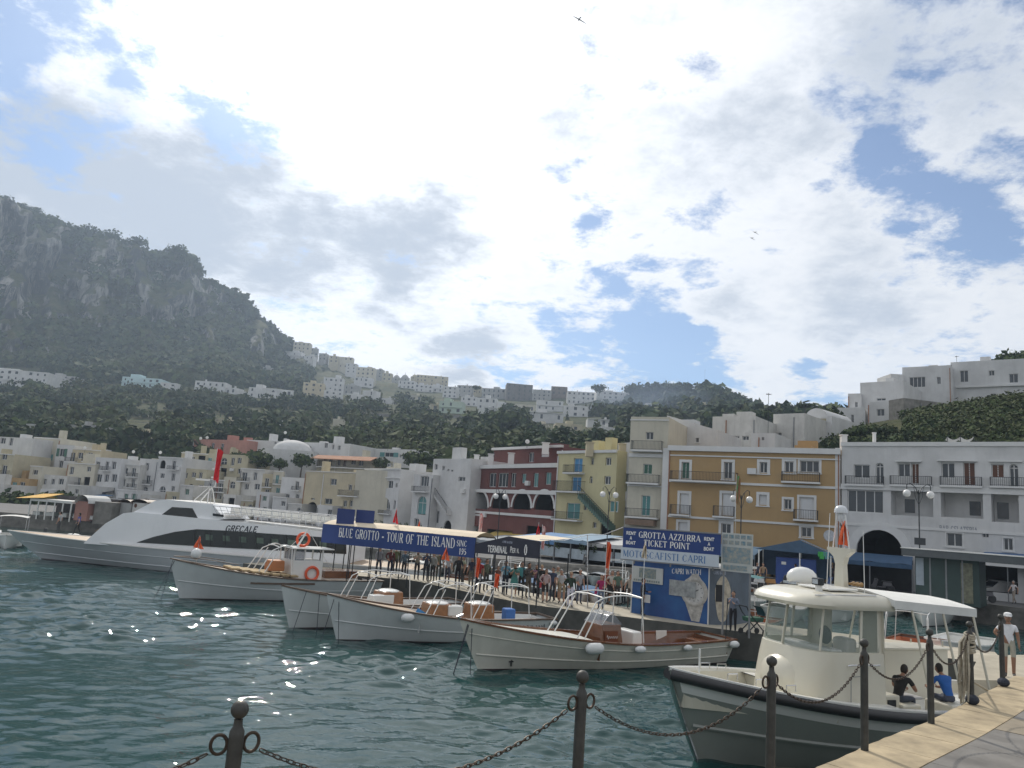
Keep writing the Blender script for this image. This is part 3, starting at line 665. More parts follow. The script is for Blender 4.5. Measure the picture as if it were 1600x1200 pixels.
def building(label, cat, xl, Yl, xr, Yr, yref, ytop, ops=(), m=plaster_w, depth=8., z0=None, name='house', group=None, bands=(), roofm=None, parapet=.35, xtop=None, body_sides=True, wallname='wall', root=None, deep=.22, ztop=None):
    Yl *= KB; Yr *= KB; a, b = V(xl, yref, Yl), V(xr, yref, Yr); F = Face((a.x, a.y), (b.x, b.y)); z0 = ZP-.3 if z0 is None else z0
    z1 = ztop if ztop is not None else F.hit(xtop if xtop is not None else xl+2, ytop)[1]
    if root is None: root = empty(name, (0, 0, 0), 0, label, cat, group)
    rects = []; todo = []
    for op in ops:
        k, x0, y0, x1, y1 = op[:5]; kw = op[5] if len(op) > 5 else {}
        um = (x0+x1)/2; ua = F.hit(x0, (y0+y1)/2)[0]; ub = F.hit(x1, (y0+y1)/2)[0]; va = F.hit(um, y1)[1]; vb = F.hit(um, y0)[1]
        if k in 'wdagl': rects.append((ua, ub, va, vb, k in 'a' or kw.get('arch', False)))
        todo.append((k, ua, ub, va, vb, dict(kw)))
    mb = MB(); wall_mesh(F, mb, z0, z1, rects, deep=deep)
    # sides, back, roof and parapet
    c = [F.pt(0, 0), F.pt(F.L, 0), F.pt(F.L, 0, depth), F.pt(0, 0, depth)]
    for i, j in ((1, 2), (2, 3), (3, 0)): mb.face([(c[i].x, c[i].y, z0), (c[j].x, c[j].y, z0), (c[j].x, c[j].y, z1), (c[i].x, c[i].y, z1)])
    t = .28
    if parapet:
        zr = z1-parapet; q = [F.pt(t, 0, t), F.pt(F.L-t, 0, t), F.pt(F.L-t, 0, depth-t), F.pt(t, 0, depth-t)]
        for i in range(4):
            j = (i+1) % 4; mb.face([(c[i].x, c[i].y, z1), (c[j].x, c[j].y, z1), (q[j].x, q[j].y, z1), (q[i].x, q[i].y, z1)]); mb.face([(q[i].x, q[i].y, z1), (q[j].x, q[j].y, z1), (q[j].x, q[j].y, zr), (q[i].x, q[i].y, zr)])
        mb.face([(p.x, p.y, zr) for p in q])
    else: mb.face([(p.x, p.y, z1) for p in c])
    mb.build(wallname, m, root)
    g_ = random.Random(int(F.A.x*31+z1*17)); pts_ = [(o_[1]+o_[2])/2 for o_ in todo]
    for _ in range(g_.choice([1, 1, 2])):               # rain pipes, boxes and roof huts
        u = g_.choice([.12, F.L-.14, F.L*.33, F.L*.67])
        if all(not (r[0]-.15 < u < r[1]+.15) for r in rects): mb = MB(); fbox(mb, F, u-.05, u+.05, z0, z1-.5, -.11, -.01); mb.build('rain_pipe', g_.choice([metal_g, shut_w, terracotta]), root)
    if F.L > 5 and parapet:
        for _ in range(g_.choice([1, 2, 2])): u = F.L*g_.uniform(.08, .8); w_ = g_.uniform(1.5, depth*.7); mb = MB(); fbox(mb, F, u, u+g_.uniform(.5, 2.2), z1-.6, z1+g_.uniform(.5, 1.9), w_, w_+g_.uniform(.6, 2)); mb.build('roof_hut', m, root)
    if F.L > 5 and len(rects) > 3:
        for _ in range(2):
            u = F.L*g_.uniform(.1, .9); v = z0+(z1-z0)*g_.uniform(.35, .85)
            if all(not (r[0]-.5 < u < r[1]+.5 and r[2]-.6 < v < r[3]+.6) for r in rects): mb = MB(); fbox(mb, F, u-.4, u+.4, v-.28, v+.28, -.34, -.03); mb.build('air_conditioner', trim_w, root)
    for k, ua, ub, va, vb, kw in todo:
        if k in 'wa': window(F, root, ua, ub, va, vb, arch=(k == 'a'), deep=deep, **kw)
        elif k == 'd':
            kw.setdefault('frame', trim_w); window(F, root, ua, ub, va, vb, arch=kw.pop('arch', False), deep=deep, name='door', **kw)
        elif k == 'l':                                   # loggia: deep recess
            dp = kw.get('dp', 1.8); mm = kw.get('m', m); mb = MB()
            for p, q in (((ua, va), (ua, vb)), ((ua, vb), (ub, vb)), ((ub, vb), (ub, va)), ((ub, va), (ua, va))): mb.face([F.pt(*p, deep), F.pt(*q, deep), F.pt(*q, dp), F.pt(*p, dp)])
            mb.face([F.pt(ua, va, dp), F.pt(ub, va, dp), F.pt(ub, vb, dp), F.pt(ua, vb, dp)]); lg = mb.build('loggia', mm, root)
            mb = MB(); uc = ua+(ub-ua)*kw.get('at', .3); fbox(mb, F, uc, uc+.8, va+kw.get('sill', .3), vb-(vb-va)*.3, dp-.04, dp-.002); mb.build('inner_window', glass_d, lg)
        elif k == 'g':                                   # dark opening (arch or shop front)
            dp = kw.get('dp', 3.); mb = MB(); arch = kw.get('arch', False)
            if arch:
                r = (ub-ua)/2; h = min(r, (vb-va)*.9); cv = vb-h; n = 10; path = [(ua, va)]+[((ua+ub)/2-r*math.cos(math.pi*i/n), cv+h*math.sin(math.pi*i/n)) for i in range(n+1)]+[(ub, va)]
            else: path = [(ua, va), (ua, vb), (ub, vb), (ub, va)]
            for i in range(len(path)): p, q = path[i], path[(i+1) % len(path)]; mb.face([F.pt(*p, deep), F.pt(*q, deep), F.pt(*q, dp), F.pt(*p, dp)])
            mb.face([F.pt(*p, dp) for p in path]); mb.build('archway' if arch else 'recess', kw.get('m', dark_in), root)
            if arch and kw.get('ring'):
                mb = MB(); w_ = kw['ring']; n = 14; rows = []
                for i in range(n+1): t_ = math.pi*i/n; rows.append([F.pt((ua+ub)/2-rr_*math.cos(t_), cv+(h+rr_-r)*math.sin(t_), ww) for rr_, ww in ((r, .0), (r, -.07), (r+w_, -.07), (r+w_, .0))])
                mb.grid(rows); mb.build('arch_moulding', trim_w, root)
        elif k == 'b': balcony(F, root, ua, ub, va, vb, **kw)
        elif k == 'c': mb = MB(); fbox(mb, F, ua, ub, va, vb, -kw.get('out', .08), 0); mb.build(kw.get('n', 'cornice'), kw.get('m', trim_w), root)
        elif k == 'p': mb = MB(); fbox(mb, F, ua, ub, va, vb, -.03, .0); mb.build(kw.get('n', 'panel'), kw.get('m', trim_w), root)
    for y, h, out in bands:
        v = F.hit(xl+2, y)[1]; mb = MB(); fbox(mb, F, -.03, F.L+.03, v-h/2, v+h/2, -out, 0); mb.build('cornice', trim_w, root)
    return root, F, z1
sw = dict(surround=.16)
W_, FW, zW = building('long white block of flats over a big archway, at the right edge', 'apartment building', 1315, 62, 1720, 51.5, 800, 692, [
 ('w',1334,726,1359,747), ('a',1368,723,1381,755,dict(name='door')), ('w',1403,724,1422,745), ('d',1424,724,1436,756,dict(shutter=wood_d)), ('w',1471,723,1492,747), ('d',1505,722,1524,759,dict(shutter=wood_d)),
 ('w',1549,725,1569,747,dict(shutter=wood_d)), ('a',1577,725,1592,760,dict(name='door')), ('w',1620,726,1645,748),
 ('w',1324,766,1380,801,dict(bars=4)), ('l',1392,767,1458,806,dict(at=.22)), ('l',1470,769,1536,809,dict(at=.6)), ('l',1549,770,1592,816,dict(at=.1)), ('l',1606,771,1680,817),
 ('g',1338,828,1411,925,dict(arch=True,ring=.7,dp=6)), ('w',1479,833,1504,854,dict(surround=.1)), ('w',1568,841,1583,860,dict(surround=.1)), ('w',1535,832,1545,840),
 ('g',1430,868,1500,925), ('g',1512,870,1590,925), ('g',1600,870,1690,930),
 ('b',1321,744,1382,757,dict(out=.35)), ('b',1391,744,1457,758,dict(out=.35)), ('b',1469,745,1535,759,dict(out=.35)), ('b',1547,746,1608,760,dict(out=.35)),
 ('c',1400,720,1440,722,dict(out=.3)), ('c',1465,719,1527,721,dict(out=.3)), ('c',1545,719,1598,722,dict(out=.2))], plaster_w, 9, name='apartment_building', bands=[(694,.35,.12),(760,.45,.14),(818,.22,.08)])
O_, FO, zO = building('ochre yellow three storey house with white framed windows and long balconies', 'apartment building', 1043, 69, 1313, 62, 760, 697, [
 ('d',1065,722,1077,748,dict(shutter=shut_g,surround=.25)), ('d',1131,722,1144,748,dict(surround=.25)), ('w',1187,722,1199,739,dict(surround=.25)), ('w',1226,721,1240,738,dict(surround=.25)), ('w',1250,720,1280,738,dict(surround=.2,bars=3)),
 ('d',1062,771,1076,803,dict(shutter=shut_w,surround=.25)), ('d',1128,771,1146,806,dict(shutter=shut_w,surround=.25)), ('w',1186,773,1198,789,dict(shutter=shut_w,surround=.25)), ('w',1225,780,1237,796,dict(surround=.2,bars=2)), ('d',1249,777,1272,811,dict(shutter=shut_w,surround=.2)),
 ('w',1060,816,1074,834,dict(shutter=shut_w,surround=.25)), ('w',1127,818,1142,834,dict(surround=.25)), ('w',1252,824,1268,839,dict(surround=.2)), ('g',1170,858,1230,885,), ('d',1090,850,1106,880,dict(shutter=wood_d)),
 ('b',1050,738,1154,752), ('b',1222,738,1282,753,dict(out=.6)), ('b',1049,789,1080,804,dict(out=.7)), ('b',1116,791,1149,807,dict(out=.7)), ('b',1241,797,1279,812,dict(out=.7)),
 ('p',1033,700,1043,870,dict(n='corner_pilaster',m=trim_w)), ('p',1305,700,1313,890,dict(n='corner_pilaster',m=trim_w))], plaster_o, 10, name='apartment_building', bands=[(700,.5,.3),(711,.12,.1),(751,.22,.10),(806,.2,.10)])
C_, FC, zC = building('tall narrow cream house with green doors and stacked balconies', 'apartment building', 981, 71, 1041, 69.4, 760, 651, [
 ('w',1009,675,1021,687), ('d',1005,725,1019,741,dict(shutter=shut_g)), ('d',1002,774,1016,806,dict(shutter=shut_t)), ('g',985,830,1025,875),
 ('b',989,690,1037,704), ('b',982,742,1032,755), ('b',980,795,1030,808), ('c',982,812,1026,821,dict(out=1.2,n='awning',m=mat('brown_awning',(.2,.14,.1),.9)))], plaster_pc, 9, name='apartment_building', bands=[(656,.12,.1),(711,.35,.15),(758,.12,.1)])
Y_, FY, zY = building('pale yellow house with bright blue shutters and an outside stair', 'apartment building', 869, 79, 962, 72.6, 760, 706, [
 ('d',896,716,910,738,dict(shutter=shut_b)), ('a',923,715,928,726), ('w',946,715,955,727), ('d',893,745,908,768,dict(shutter=shut_b)), ('a',921,744,926,755), ('w',944,744,954,757),
 ('d',885,786,906,811,dict(shutter=shut_t)), ('w',912,789,917,797), ('a',926,793,933,805), ('w',952,783,964,800,dict(shutter=shut_t)), ('w',926,816,932,825), ('g',885,838,912,862,dict(arch=True)), ('g',938,818,955,850),
 ('b',888,727,914,739), ('b',871,752,915,768), ('b',870,800,911,812)], plaster_y, 9, name='apartment_building', bands=[(707,.3,.2)])
building('narrow white house squeezed between yellow and cream houses', 'house', 962, 75, 982, 73, 760, 693, [('w',968,710,978,723), ('w',966,740,980,768,dict(shutter=shut_g)), ('w',966,782,977,800)], plaster_w, 8)
# outside stair on the yellow house
def stair(F, xa, ya, xb, yb, root, m, n=16, wd=1.0, mrail=None):
    ua, va = F.hit(xa, ya); ub, vb = F.hit(xb, yb); mb = MB()
    for k in range(n):
        u0 = ua+(ub-ua)*k/n; u1 = ua+(ub-ua)*(k+1)/n; v = va+(vb-va)*(k+.5)/n; fbox(mb, F, min(u0, u1), max(u0, u1), v-.55, v, -wd, -.002)
    s = mb.build('outside_stair', m, root); mb = MB(); mb.beam(F.pt(ua, va+.8, -wd-.03), F.pt(ub, vb+.8, -wd-.03), .05)
    for k in range(n+1): u = ua+(ub-ua)*k/n; v = va+(vb-va)*k/n; mb.beam(F.pt(u, v-.2, -wd-.03), F.pt(u, v+.8, -wd-.03), .04)
    mb.build('railing', mrail or iron, s)
stair(FY, 913, 771, 962, 822, Y_, mat('green_stair', (.10, .17, .14), .8), 18)
R_d, FR, zR = building('dark red house with a row of white rimmed arches', 'apartment building', 720, 97, 870, 80, 780, 765, [
 ('g',737,768,763,795,dict(arch=True,ring=.3,dp=2.4)), ('g',768,768,795,795,dict(arch=True,ring=.3,dp=2.4)), ('g',801,768,830,796,dict(arch=True,ring=.3,dp=2.4)), ('g',835,768,866,797,dict(arch=True,ring=.3,dp=2.4)),
 ('p',740,803,754,806,dict(n='wall_plaque',m=trim_w)), ('g',735,822,750,848), ('g',760,828,800,850), ('w',726,776,729,788), ('g',822,822,846,852)], plaster_r, 12, name='apartment_building', bands=[(766,.45,.25),(798,.3,.14)], parapet=0)
_, FR2, _z = building('', '', 735, 96.3, 872, 80.6, 740, 729, [
 ('w',737,739,749,760,dict(shutter=shut_w)), ('w',764,739,775,761,dict(frame=trim_w)), ('w',778,739,794,761,dict(bars=3)), ('w',798,739,806,761), ('w',815,740,822,755,dict(shutter=shut_t)), ('w',833,739,841,761,dict(shutter=shut_t)), ('w',852,738,861,757,dict(shutter=shut_t))],
 plaster_r, 10, z0=zR-.2, wallname='upper_wall', root=R_d, bands=[(730,.5,.3)])
building('', '', 772, 104, 880, 92, 705, 702, [('w',826,707,834,722), ('w',845,706,858,714,dict(shutter=shut_w))], plaster_r, 8, z0=_z-.6, wallname='penthouse_wall', root=R_d, bands=[(702,.35,.5)])
building('white stepped tower house beside the red house', 'house', 673, 99, 733, 93, 770, 717, [('w',679,725,684,734), ('w',675,746,680,759), ('w',691,728,695,735), ('w',699,733,702,736), ('w',705,734,708,737), ('d',681,798,686,818), ('w',685,778,690,787), ('g',693,813,705,835,dict(arch=True)), ('w',716,745,727,752)], plaster_w, 9)
stair(Face(*[(V(x, 800, Y*KB).x, V(x, 800, Y*KB).y) for x, Y in ((673, 98.9), (733, 92.9))]), 688, 772, 707, 800, bpy.data.objects['house.001'] if 'house.001' in bpy.data.objects else W_, plaster_w, 10)
building('low white house with a tall arched green window', 'house', 644, 99.5, 674, 97, 780, 741, [('a',652,775,666,804,dict(shutter=None,glass=shut_t)), ('w',657,744,670,760,dict(bars=3)), ('b',648,760,671,768,dict(out=.7)), ('w',647,810,654,826)], plaster_w, 9)
building('white house with a red painted corner and arched window', 'house', 567, 112, 623, 104, 770, 733, [('w',602,751,614,763,dict(bars=3)), ('w',618,755,621,762), ('a',592,777,610,797,dict(bars=4)), ('w',575,750,587,762), ('b',568,763,586,770,dict(out=.8,solid=plaster_w)), ('b',586,797,612,802,dict(out=.5)), ('w',604,724,609,729), ('a',573,781,583,797), ('p',566,775,572,798,dict(m=plaster_r)), ('p',584,775,590,798,dict(m=plaster_r)), ('w',615,782,618,796)], plaster_w, 12, bands=[(733,.2,.15),(746,.15,.15)])
building('cream gabled wall rising behind the white houses', 'house', 618, 106, 662, 112, 770, 737, [], plaster_pc, 8)
building('cream four storey house above the blue banner panels', 'house', 474, 117, 567, 109, 770, 735, [('w',516,748,526,758), ('w',544,757,550,766), ('w',553,758,559,767), ('b',533,766,564,775,dict(out=.8)), ('w',536,782,542,792), ('w',546,782,552,792), ('g',478,784,497,802,dict(arch=True)), ('w',507,779,519,788), ('w',486,778,492,781)], plaster_c, 10, bands=[(736,.12,.1)])
# ---------------- left waterfront houses ----------------
grand = random.Random(11)
def auto_ops(x0, x1, y0, y1, g, storey=19, pitch=11, big=False):
    ops = []; y = y0+7
    sh = g.choice([None, None, shut_g, shut_t, None])
    while y+12 < y1:
        nx = max(1, int((x1-x0-4)/pitch)); off = g.uniform(-2, 2)
        for k in range(nx):
            if g.random() < .12: continue
            xc = x0+(x1-x0)*(k+.5)/nx+off+g.uniform(-1.5, 1.5); w = g.choice([5.5, 6.5, 8]); h = g.choice([8, 9.5, 12.5]); r = g.random(); xc = max(x0+5, min(x1-5, xc))
            if r < .18 and y+22 < y1:
                ops.append(('d', xc-w/2, y, xc+w/2, y+14, dict(shutter=sh) if sh else {})); ops.append(('b', xc-w-1, y+8, xc+w+1, y+14, dict(out=.7)))
            elif r < .28: ops.append(('a', xc-w/2-1, y, xc+w/2+1, y+11, dict(bars=2)))
            elif r < .36: ops.append(('g', xc-w/2-1.5, y-1, xc+w/2+1.5, y+12, dict(dp=1.6, arch=g.random() < .5)))
            else: ops.append(('w', xc-w/2, y, xc+w/2, y+h, dict(shutter=sh, open_sh=g.random() < .3) if sh and g.random() < .5 else {}))
        y += storey+g.uniform(-2, 2)
    return ops
LB = [ # xl, xr, ytop, ybottom(for openings), Y, material, label
 (-95,42,677,715,136,plaster_w,'plain white flat roofed house at the far left of the upper row'),
 (42,84,682,722,136,plaster_pc,'cream house with a green door high in the upper row'),
 (80,108,694,735,134,plaster_w,'narrow white house between two cream houses in the upper row'),
 (106,150,700,750,133,plaster_c,'blank cream wall house with few openings in the upper row'),
 (232,282,716,745,134,plaster_pc,'low cream rooftop house behind the white balcony house'),
 (278,322,706,745,134,plaster_b,'beige house behind the ferry mast'),
 (320,384,708,775,131,plaster_b,'tall beige house right behind the red flag'),
 (-95,16,702,800,128,plaster_b,'beige house at the left frame edge above the yellow canopy'),
 (14,46,746,805,126,plaster_o,'small ochre house above the yellow canopy'),
 (44,64,727,805,127,plaster_pc,'thin cream house beside the ochre house'),
 (62,104,741,805,126,plaster_w2,'weathered white house with arched upper window'),
 (102,146,722,805,127,plaster_pc,'wide cream house with iron balconies'),
 (144,186,714,800,126,plaster_w,'white house with tall dark balcony doors above the striped awning'),
 (184,216,724,800,125,plaster_w2,'stepped white house with small terrace'),
 (214,243,716,800,126,plaster_w,'white house with slim windows left of the beige houses'),
 (243,281,713,800,125,plaster_w,'clean white house with slit windows and one balcony'),
 (280,322,731,800,124,plaster_b,'beige house with roof terrace behind the ferry'),
 (320,352,748,805,123,plaster_g,'grey patched house just right of the red flag'),
 (350,376,745,805,122,plaster_pc,'slim pale house with green roof fence'),
 (374,412,731,805,122,plaster_w2,'old white house with wide green shutters'),
 (410,428,740,805,121,plaster_c,'very narrow yellow house with exposed side'),
 (426,441,735,805,121,plaster_pc,'chimney like cream tower house'),
 (440,476,745,805,120,plaster_w,'white house with paired windows left of the cream four storey house'),
]
LB += [(186,216,764,806,121,plaster_w,'low white cube house in front of the stepped terrace'),(216,240,772,806,120,plaster_w2,'low patched house in front of the slim windowed one'),(240,264,779,806,120,plaster_w,'low white house with arch at the foot of the balcony house'),
 (262,284,768,806,119.5,plaster_b,'small beige house behind the ferry wheelhouse'),(284,304,757,806,119,plaster_w2,'white front house left of the red flag'),(303,322,777,806,118.5,plaster_pc,'low cream house directly under the red flag'),(326,346,786,806,118,plaster_w,'lowest white house right of the flag'),
 (352,372,772,806,118,plaster_w2,'small white front house under the roof fence'),(380,400,781,806,117.5,plaster_b,'low beige house under the green shutters'),(404,424,768,806,117,plaster_w,'white front house with round arch near the yellow sliver'),(430,452,776,806,116,plaster_w,'low white vaulted house beside the ferry name'),
 (-60,8,752,806,121,plaster_w2,'white front house at the left frame edge'),(26,44,772,806,120,plaster_w,'small white house below the ochre one'),(66,86,764,806,120,plaster_w,'white front house under the arched window'),(108,130,757,806,120,plaster_w2,'patched front house under the iron balconies'),(152,170,777,806,119,plaster_w,'small white house under the striped awning'),
 (455,476,786,806,115,plaster_w2,'low white house with stair before the cream four storey house'),(500,524,789,812,107,plaster_w,'low white arcade house behind the ferry stern')]
for i, (x0, x1, yt, yb, Y, mm, lab) in enumerate(LB):
    g = random.Random(i*7+3)
    building(lab, 'house', x0, Y, x1, Y-(x1-x0)*.03+g.uniform(-1.2, 1.2), 750, yt, auto_ops(max(x0, -30)+2, x1-2, yt, yb, g), mm, 7+g.uniform(0, 3), group='old waterfront houses', bands=([(yt+1, .15, .12)] if i % 2 else []))
# larger houses standing behind the waterfront row
building('long white villa with scalloped parapet behind the waterfront', 'villa', 384, 146, 452, 143, 700, 687, [('w',389,694,393,702),('w',397,694,401,702),('w',428,690,432,694)], plaster_w, 10, name='villa')
building('long white two storey house with small square windows below the wooded slope', 'house', 446, 142, 547, 136, 700, 690, [('w',482,697,486,701),('w',507,692,512,700),('w',528,696,532,703),('w',519,695,522,702)], plaster_w, 9)
building('low white house with green windows beside a leafy tree', 'house', 546, 146, 652, 138, 705, 700, [('w',570,705,573,713),('w',601,707,615,714,dict(shutter=shut_t,open_sh=True)),('w',624,710,627,715),('w',628,710,637,718)], plaster_w, 9)
r_, F_, z_ = building('house with a tiled veranda roof and long row of doors', 'house', 496, 132, 586, 127, 720, 713, [('d',504,715,510,727,dict(shutter=wood_d)),('d',513,715,519,728),('d',527,716,532,728),('d',536,716,541,729,dict(shutter=wood_d)),('w',548,718,556,726),('w',560,719,568,728),('b',500,722,584,731,dict(out=1.2))], plaster_pc, 6)
mb = MB(); mb.cur = 0; q = [F_.pt(-.3, z_-.5, -1.8), F_.pt(F_.L+.3, z_-.5, -1.8), F_.pt(F_.L+.3, z_+.3, .3), F_.pt(-.3, z_+.3, .3)]; mb.face(q); mb.face([p-Vector((0, 0, .12)) for p in q][::-1]); mb.face([q[0], q[0]-Vector((0, 0, .12)), q[1]-Vector((0, 0, .12)), q[1]]); mb.build('veranda_roof', terracotta, r_)
# domed chapel
a = V(458, 700, 138*KB); root = empty('domed_house', (a.x, a.y, 0), 0, 'whitewashed house with a low round dome beside bushes', 'house')
mb = MB(); zt = V(458, 705, 138*KB).z-ZP*0; a.z = ZP; root.location.z = 0; mb.box((0, 0, (ZP+zt)/2), (10, 8, zt-ZP)); mb.build('wall', plaster_w, root); mb = MB(); mb.lathe([(3.8*math.cos(t), 2.2*math.sin(t)) for t in [R_(d) for d in range(0, 90, 10)]], (0, 0, zt), 24); mb.build('dome', plaster_w, root, smooth=True)
building('pink house with satellite dishes on its roof', 'house', 301, 150, 386, 143, 700, 686, [('w',309,692,314,697),('w',330,692,335,703),('w',345,693,350,700)], plaster_p, 8)
building('long grey glass fronted greenhouse building above the left houses', 'building', 38, 170, 146, 160, 680, 662, [('w',x,x*.06+666,x+8,x*.06+676,dict(bars=2)) for x in range(42, 140, 11)]+[('w',x,x*.07+654,x+7,x*.07+661) for x in (60, 72, 84)], plaster_g, 8, name='hillside_building')

# ---------------- small things on the hillside ----------------
def hit_ground(x, y, r1=60, r2=900):
    d = ray(x, y); a = math.atan2(d.x, d.y); h = math.hypot(d.x, d.y); t = d.z/h; r = max(r1, float(r0(a))+3)
    while r < r2:
        if CAMZ+t*r < ground(a, r): return a, r
        r += 3
    return None
win_dark = mat('far_window', (.05, .06, .07), .3, var=.2)
HOUSES = []
def hill_house(x0, y0, x1, y1, m, label, nw=None, dome=False, group='houses scattered on the hillside', depth=None, cat='house', roof=None):
    h = hit_ground((x0+x1)/2, y1)
    if h is None: h = (az((x0+x1)/2, y1)[0], 740)
    a, r = h; Y = r*math.cos(a); A = V(x0, (y0+y1)/2, Y+grand.uniform(-2, 2)); B = V(x1, (y0+y1)/2, Y+grand.uniform(-2, 2)); F = Face((A.x, A.y), (B.x, B.y))
    z1 = F.hit((x0+x1)/2, y0)[1]; zb = F.hit((x0+x1)/2, y1)[1]; z0 = zb-14; H = z1-zb; ns = max(1, round(H/3.2)); st = H/ns
    n = nw if nw is not None else max(1, int(F.L/3.4)); rects = []
    if n == 0: mb = MB(); fbox(mb, F, 0, F.L, zb-5, z1, 0, .8); o = mb.build('terrace_wall', m); tag(o, label, 'wall', 'terrace walls on the slope'); HOUSES.append((x0, y0, x1, y1)); return o; s = max(1, 600/FPX*Y/300*.8)
    for i in range(ns):
        for k in range(n):
            if grand.random() < .2: continue
            w = grand.choice([.9, 1.1, 1.6]); u = F.L*(k+.5)/n; rects.append((u-w/2, u+w/2, zb+st*i+st*.28, zb+st*i+st*grand.choice([.68, .8]), grand.random() < .15))
    mb = MB(); wall_mesh(F, mb, z0, z1, rects, deep=.3); D = depth or max(7, F.L*.6)
    c = [F.pt(0, 0), F.pt(F.L, 0), F.pt(F.L, 0, D), F.pt(0, 0, D)]
    for i, j in ((1, 2), (2, 3), (3, 0)): mb.face([(c[i].x, c[i].y, z0), (c[j].x, c[j].y, z0), (c[j].x, c[j].y, z1), (c[i].x, c[i].y, z1)])
    mb.face([(p.x, p.y, z1-.3) for p in c])
    if grand.random() < .5 and F.L > 8: u = F.L*grand.uniform(.1, .6); fbox(mb, F, u, u+F.L*.25, z1-.3, z1+grand.uniform(1.2, 2.6), D*.3, D*.8)
    if grand.random() < .6: u = F.L*grand.uniform(.2, .8); fbox(mb, F, u, u+.8, z1-.3, z1+1.1, 1, 1.8)
    if grand.random() < .4: fbox(mb, F, -.1, F.L+.1, zb+st*.96, zb+st*1.04, -.5, 0)
    mb.cur = 1
    for ra in rects: mb.face([F.pt(ra[0], ra[2], .28), F.pt(ra[1], ra[2], .28), F.pt(ra[1], ra[3], .28), F.pt(ra[0], ra[3], .28)])
    mb.cur = 2
    if dome: mb.lathe([(F.L*.42*math.cos(t), F.L*.42*1.1*math.sin(t)) for t in [R_(d) for d in range(0, 90, 12)]]+[(.2, F.L*.5), (.15, F.L*.6+1.2)], tuple(F.pt(F.L/2, z1-.3, F.L*.45)), 14)
    o = mb.build('hillside_house', [m, win_dark, roof or m]); tag(o, label, cat, group); HOUSES.append((x0, y0, x1, y1)); return o
HW, HP, HG, HC, HT = plaster_w, plaster_pc, plaster_g, plaster_c, plaster_b
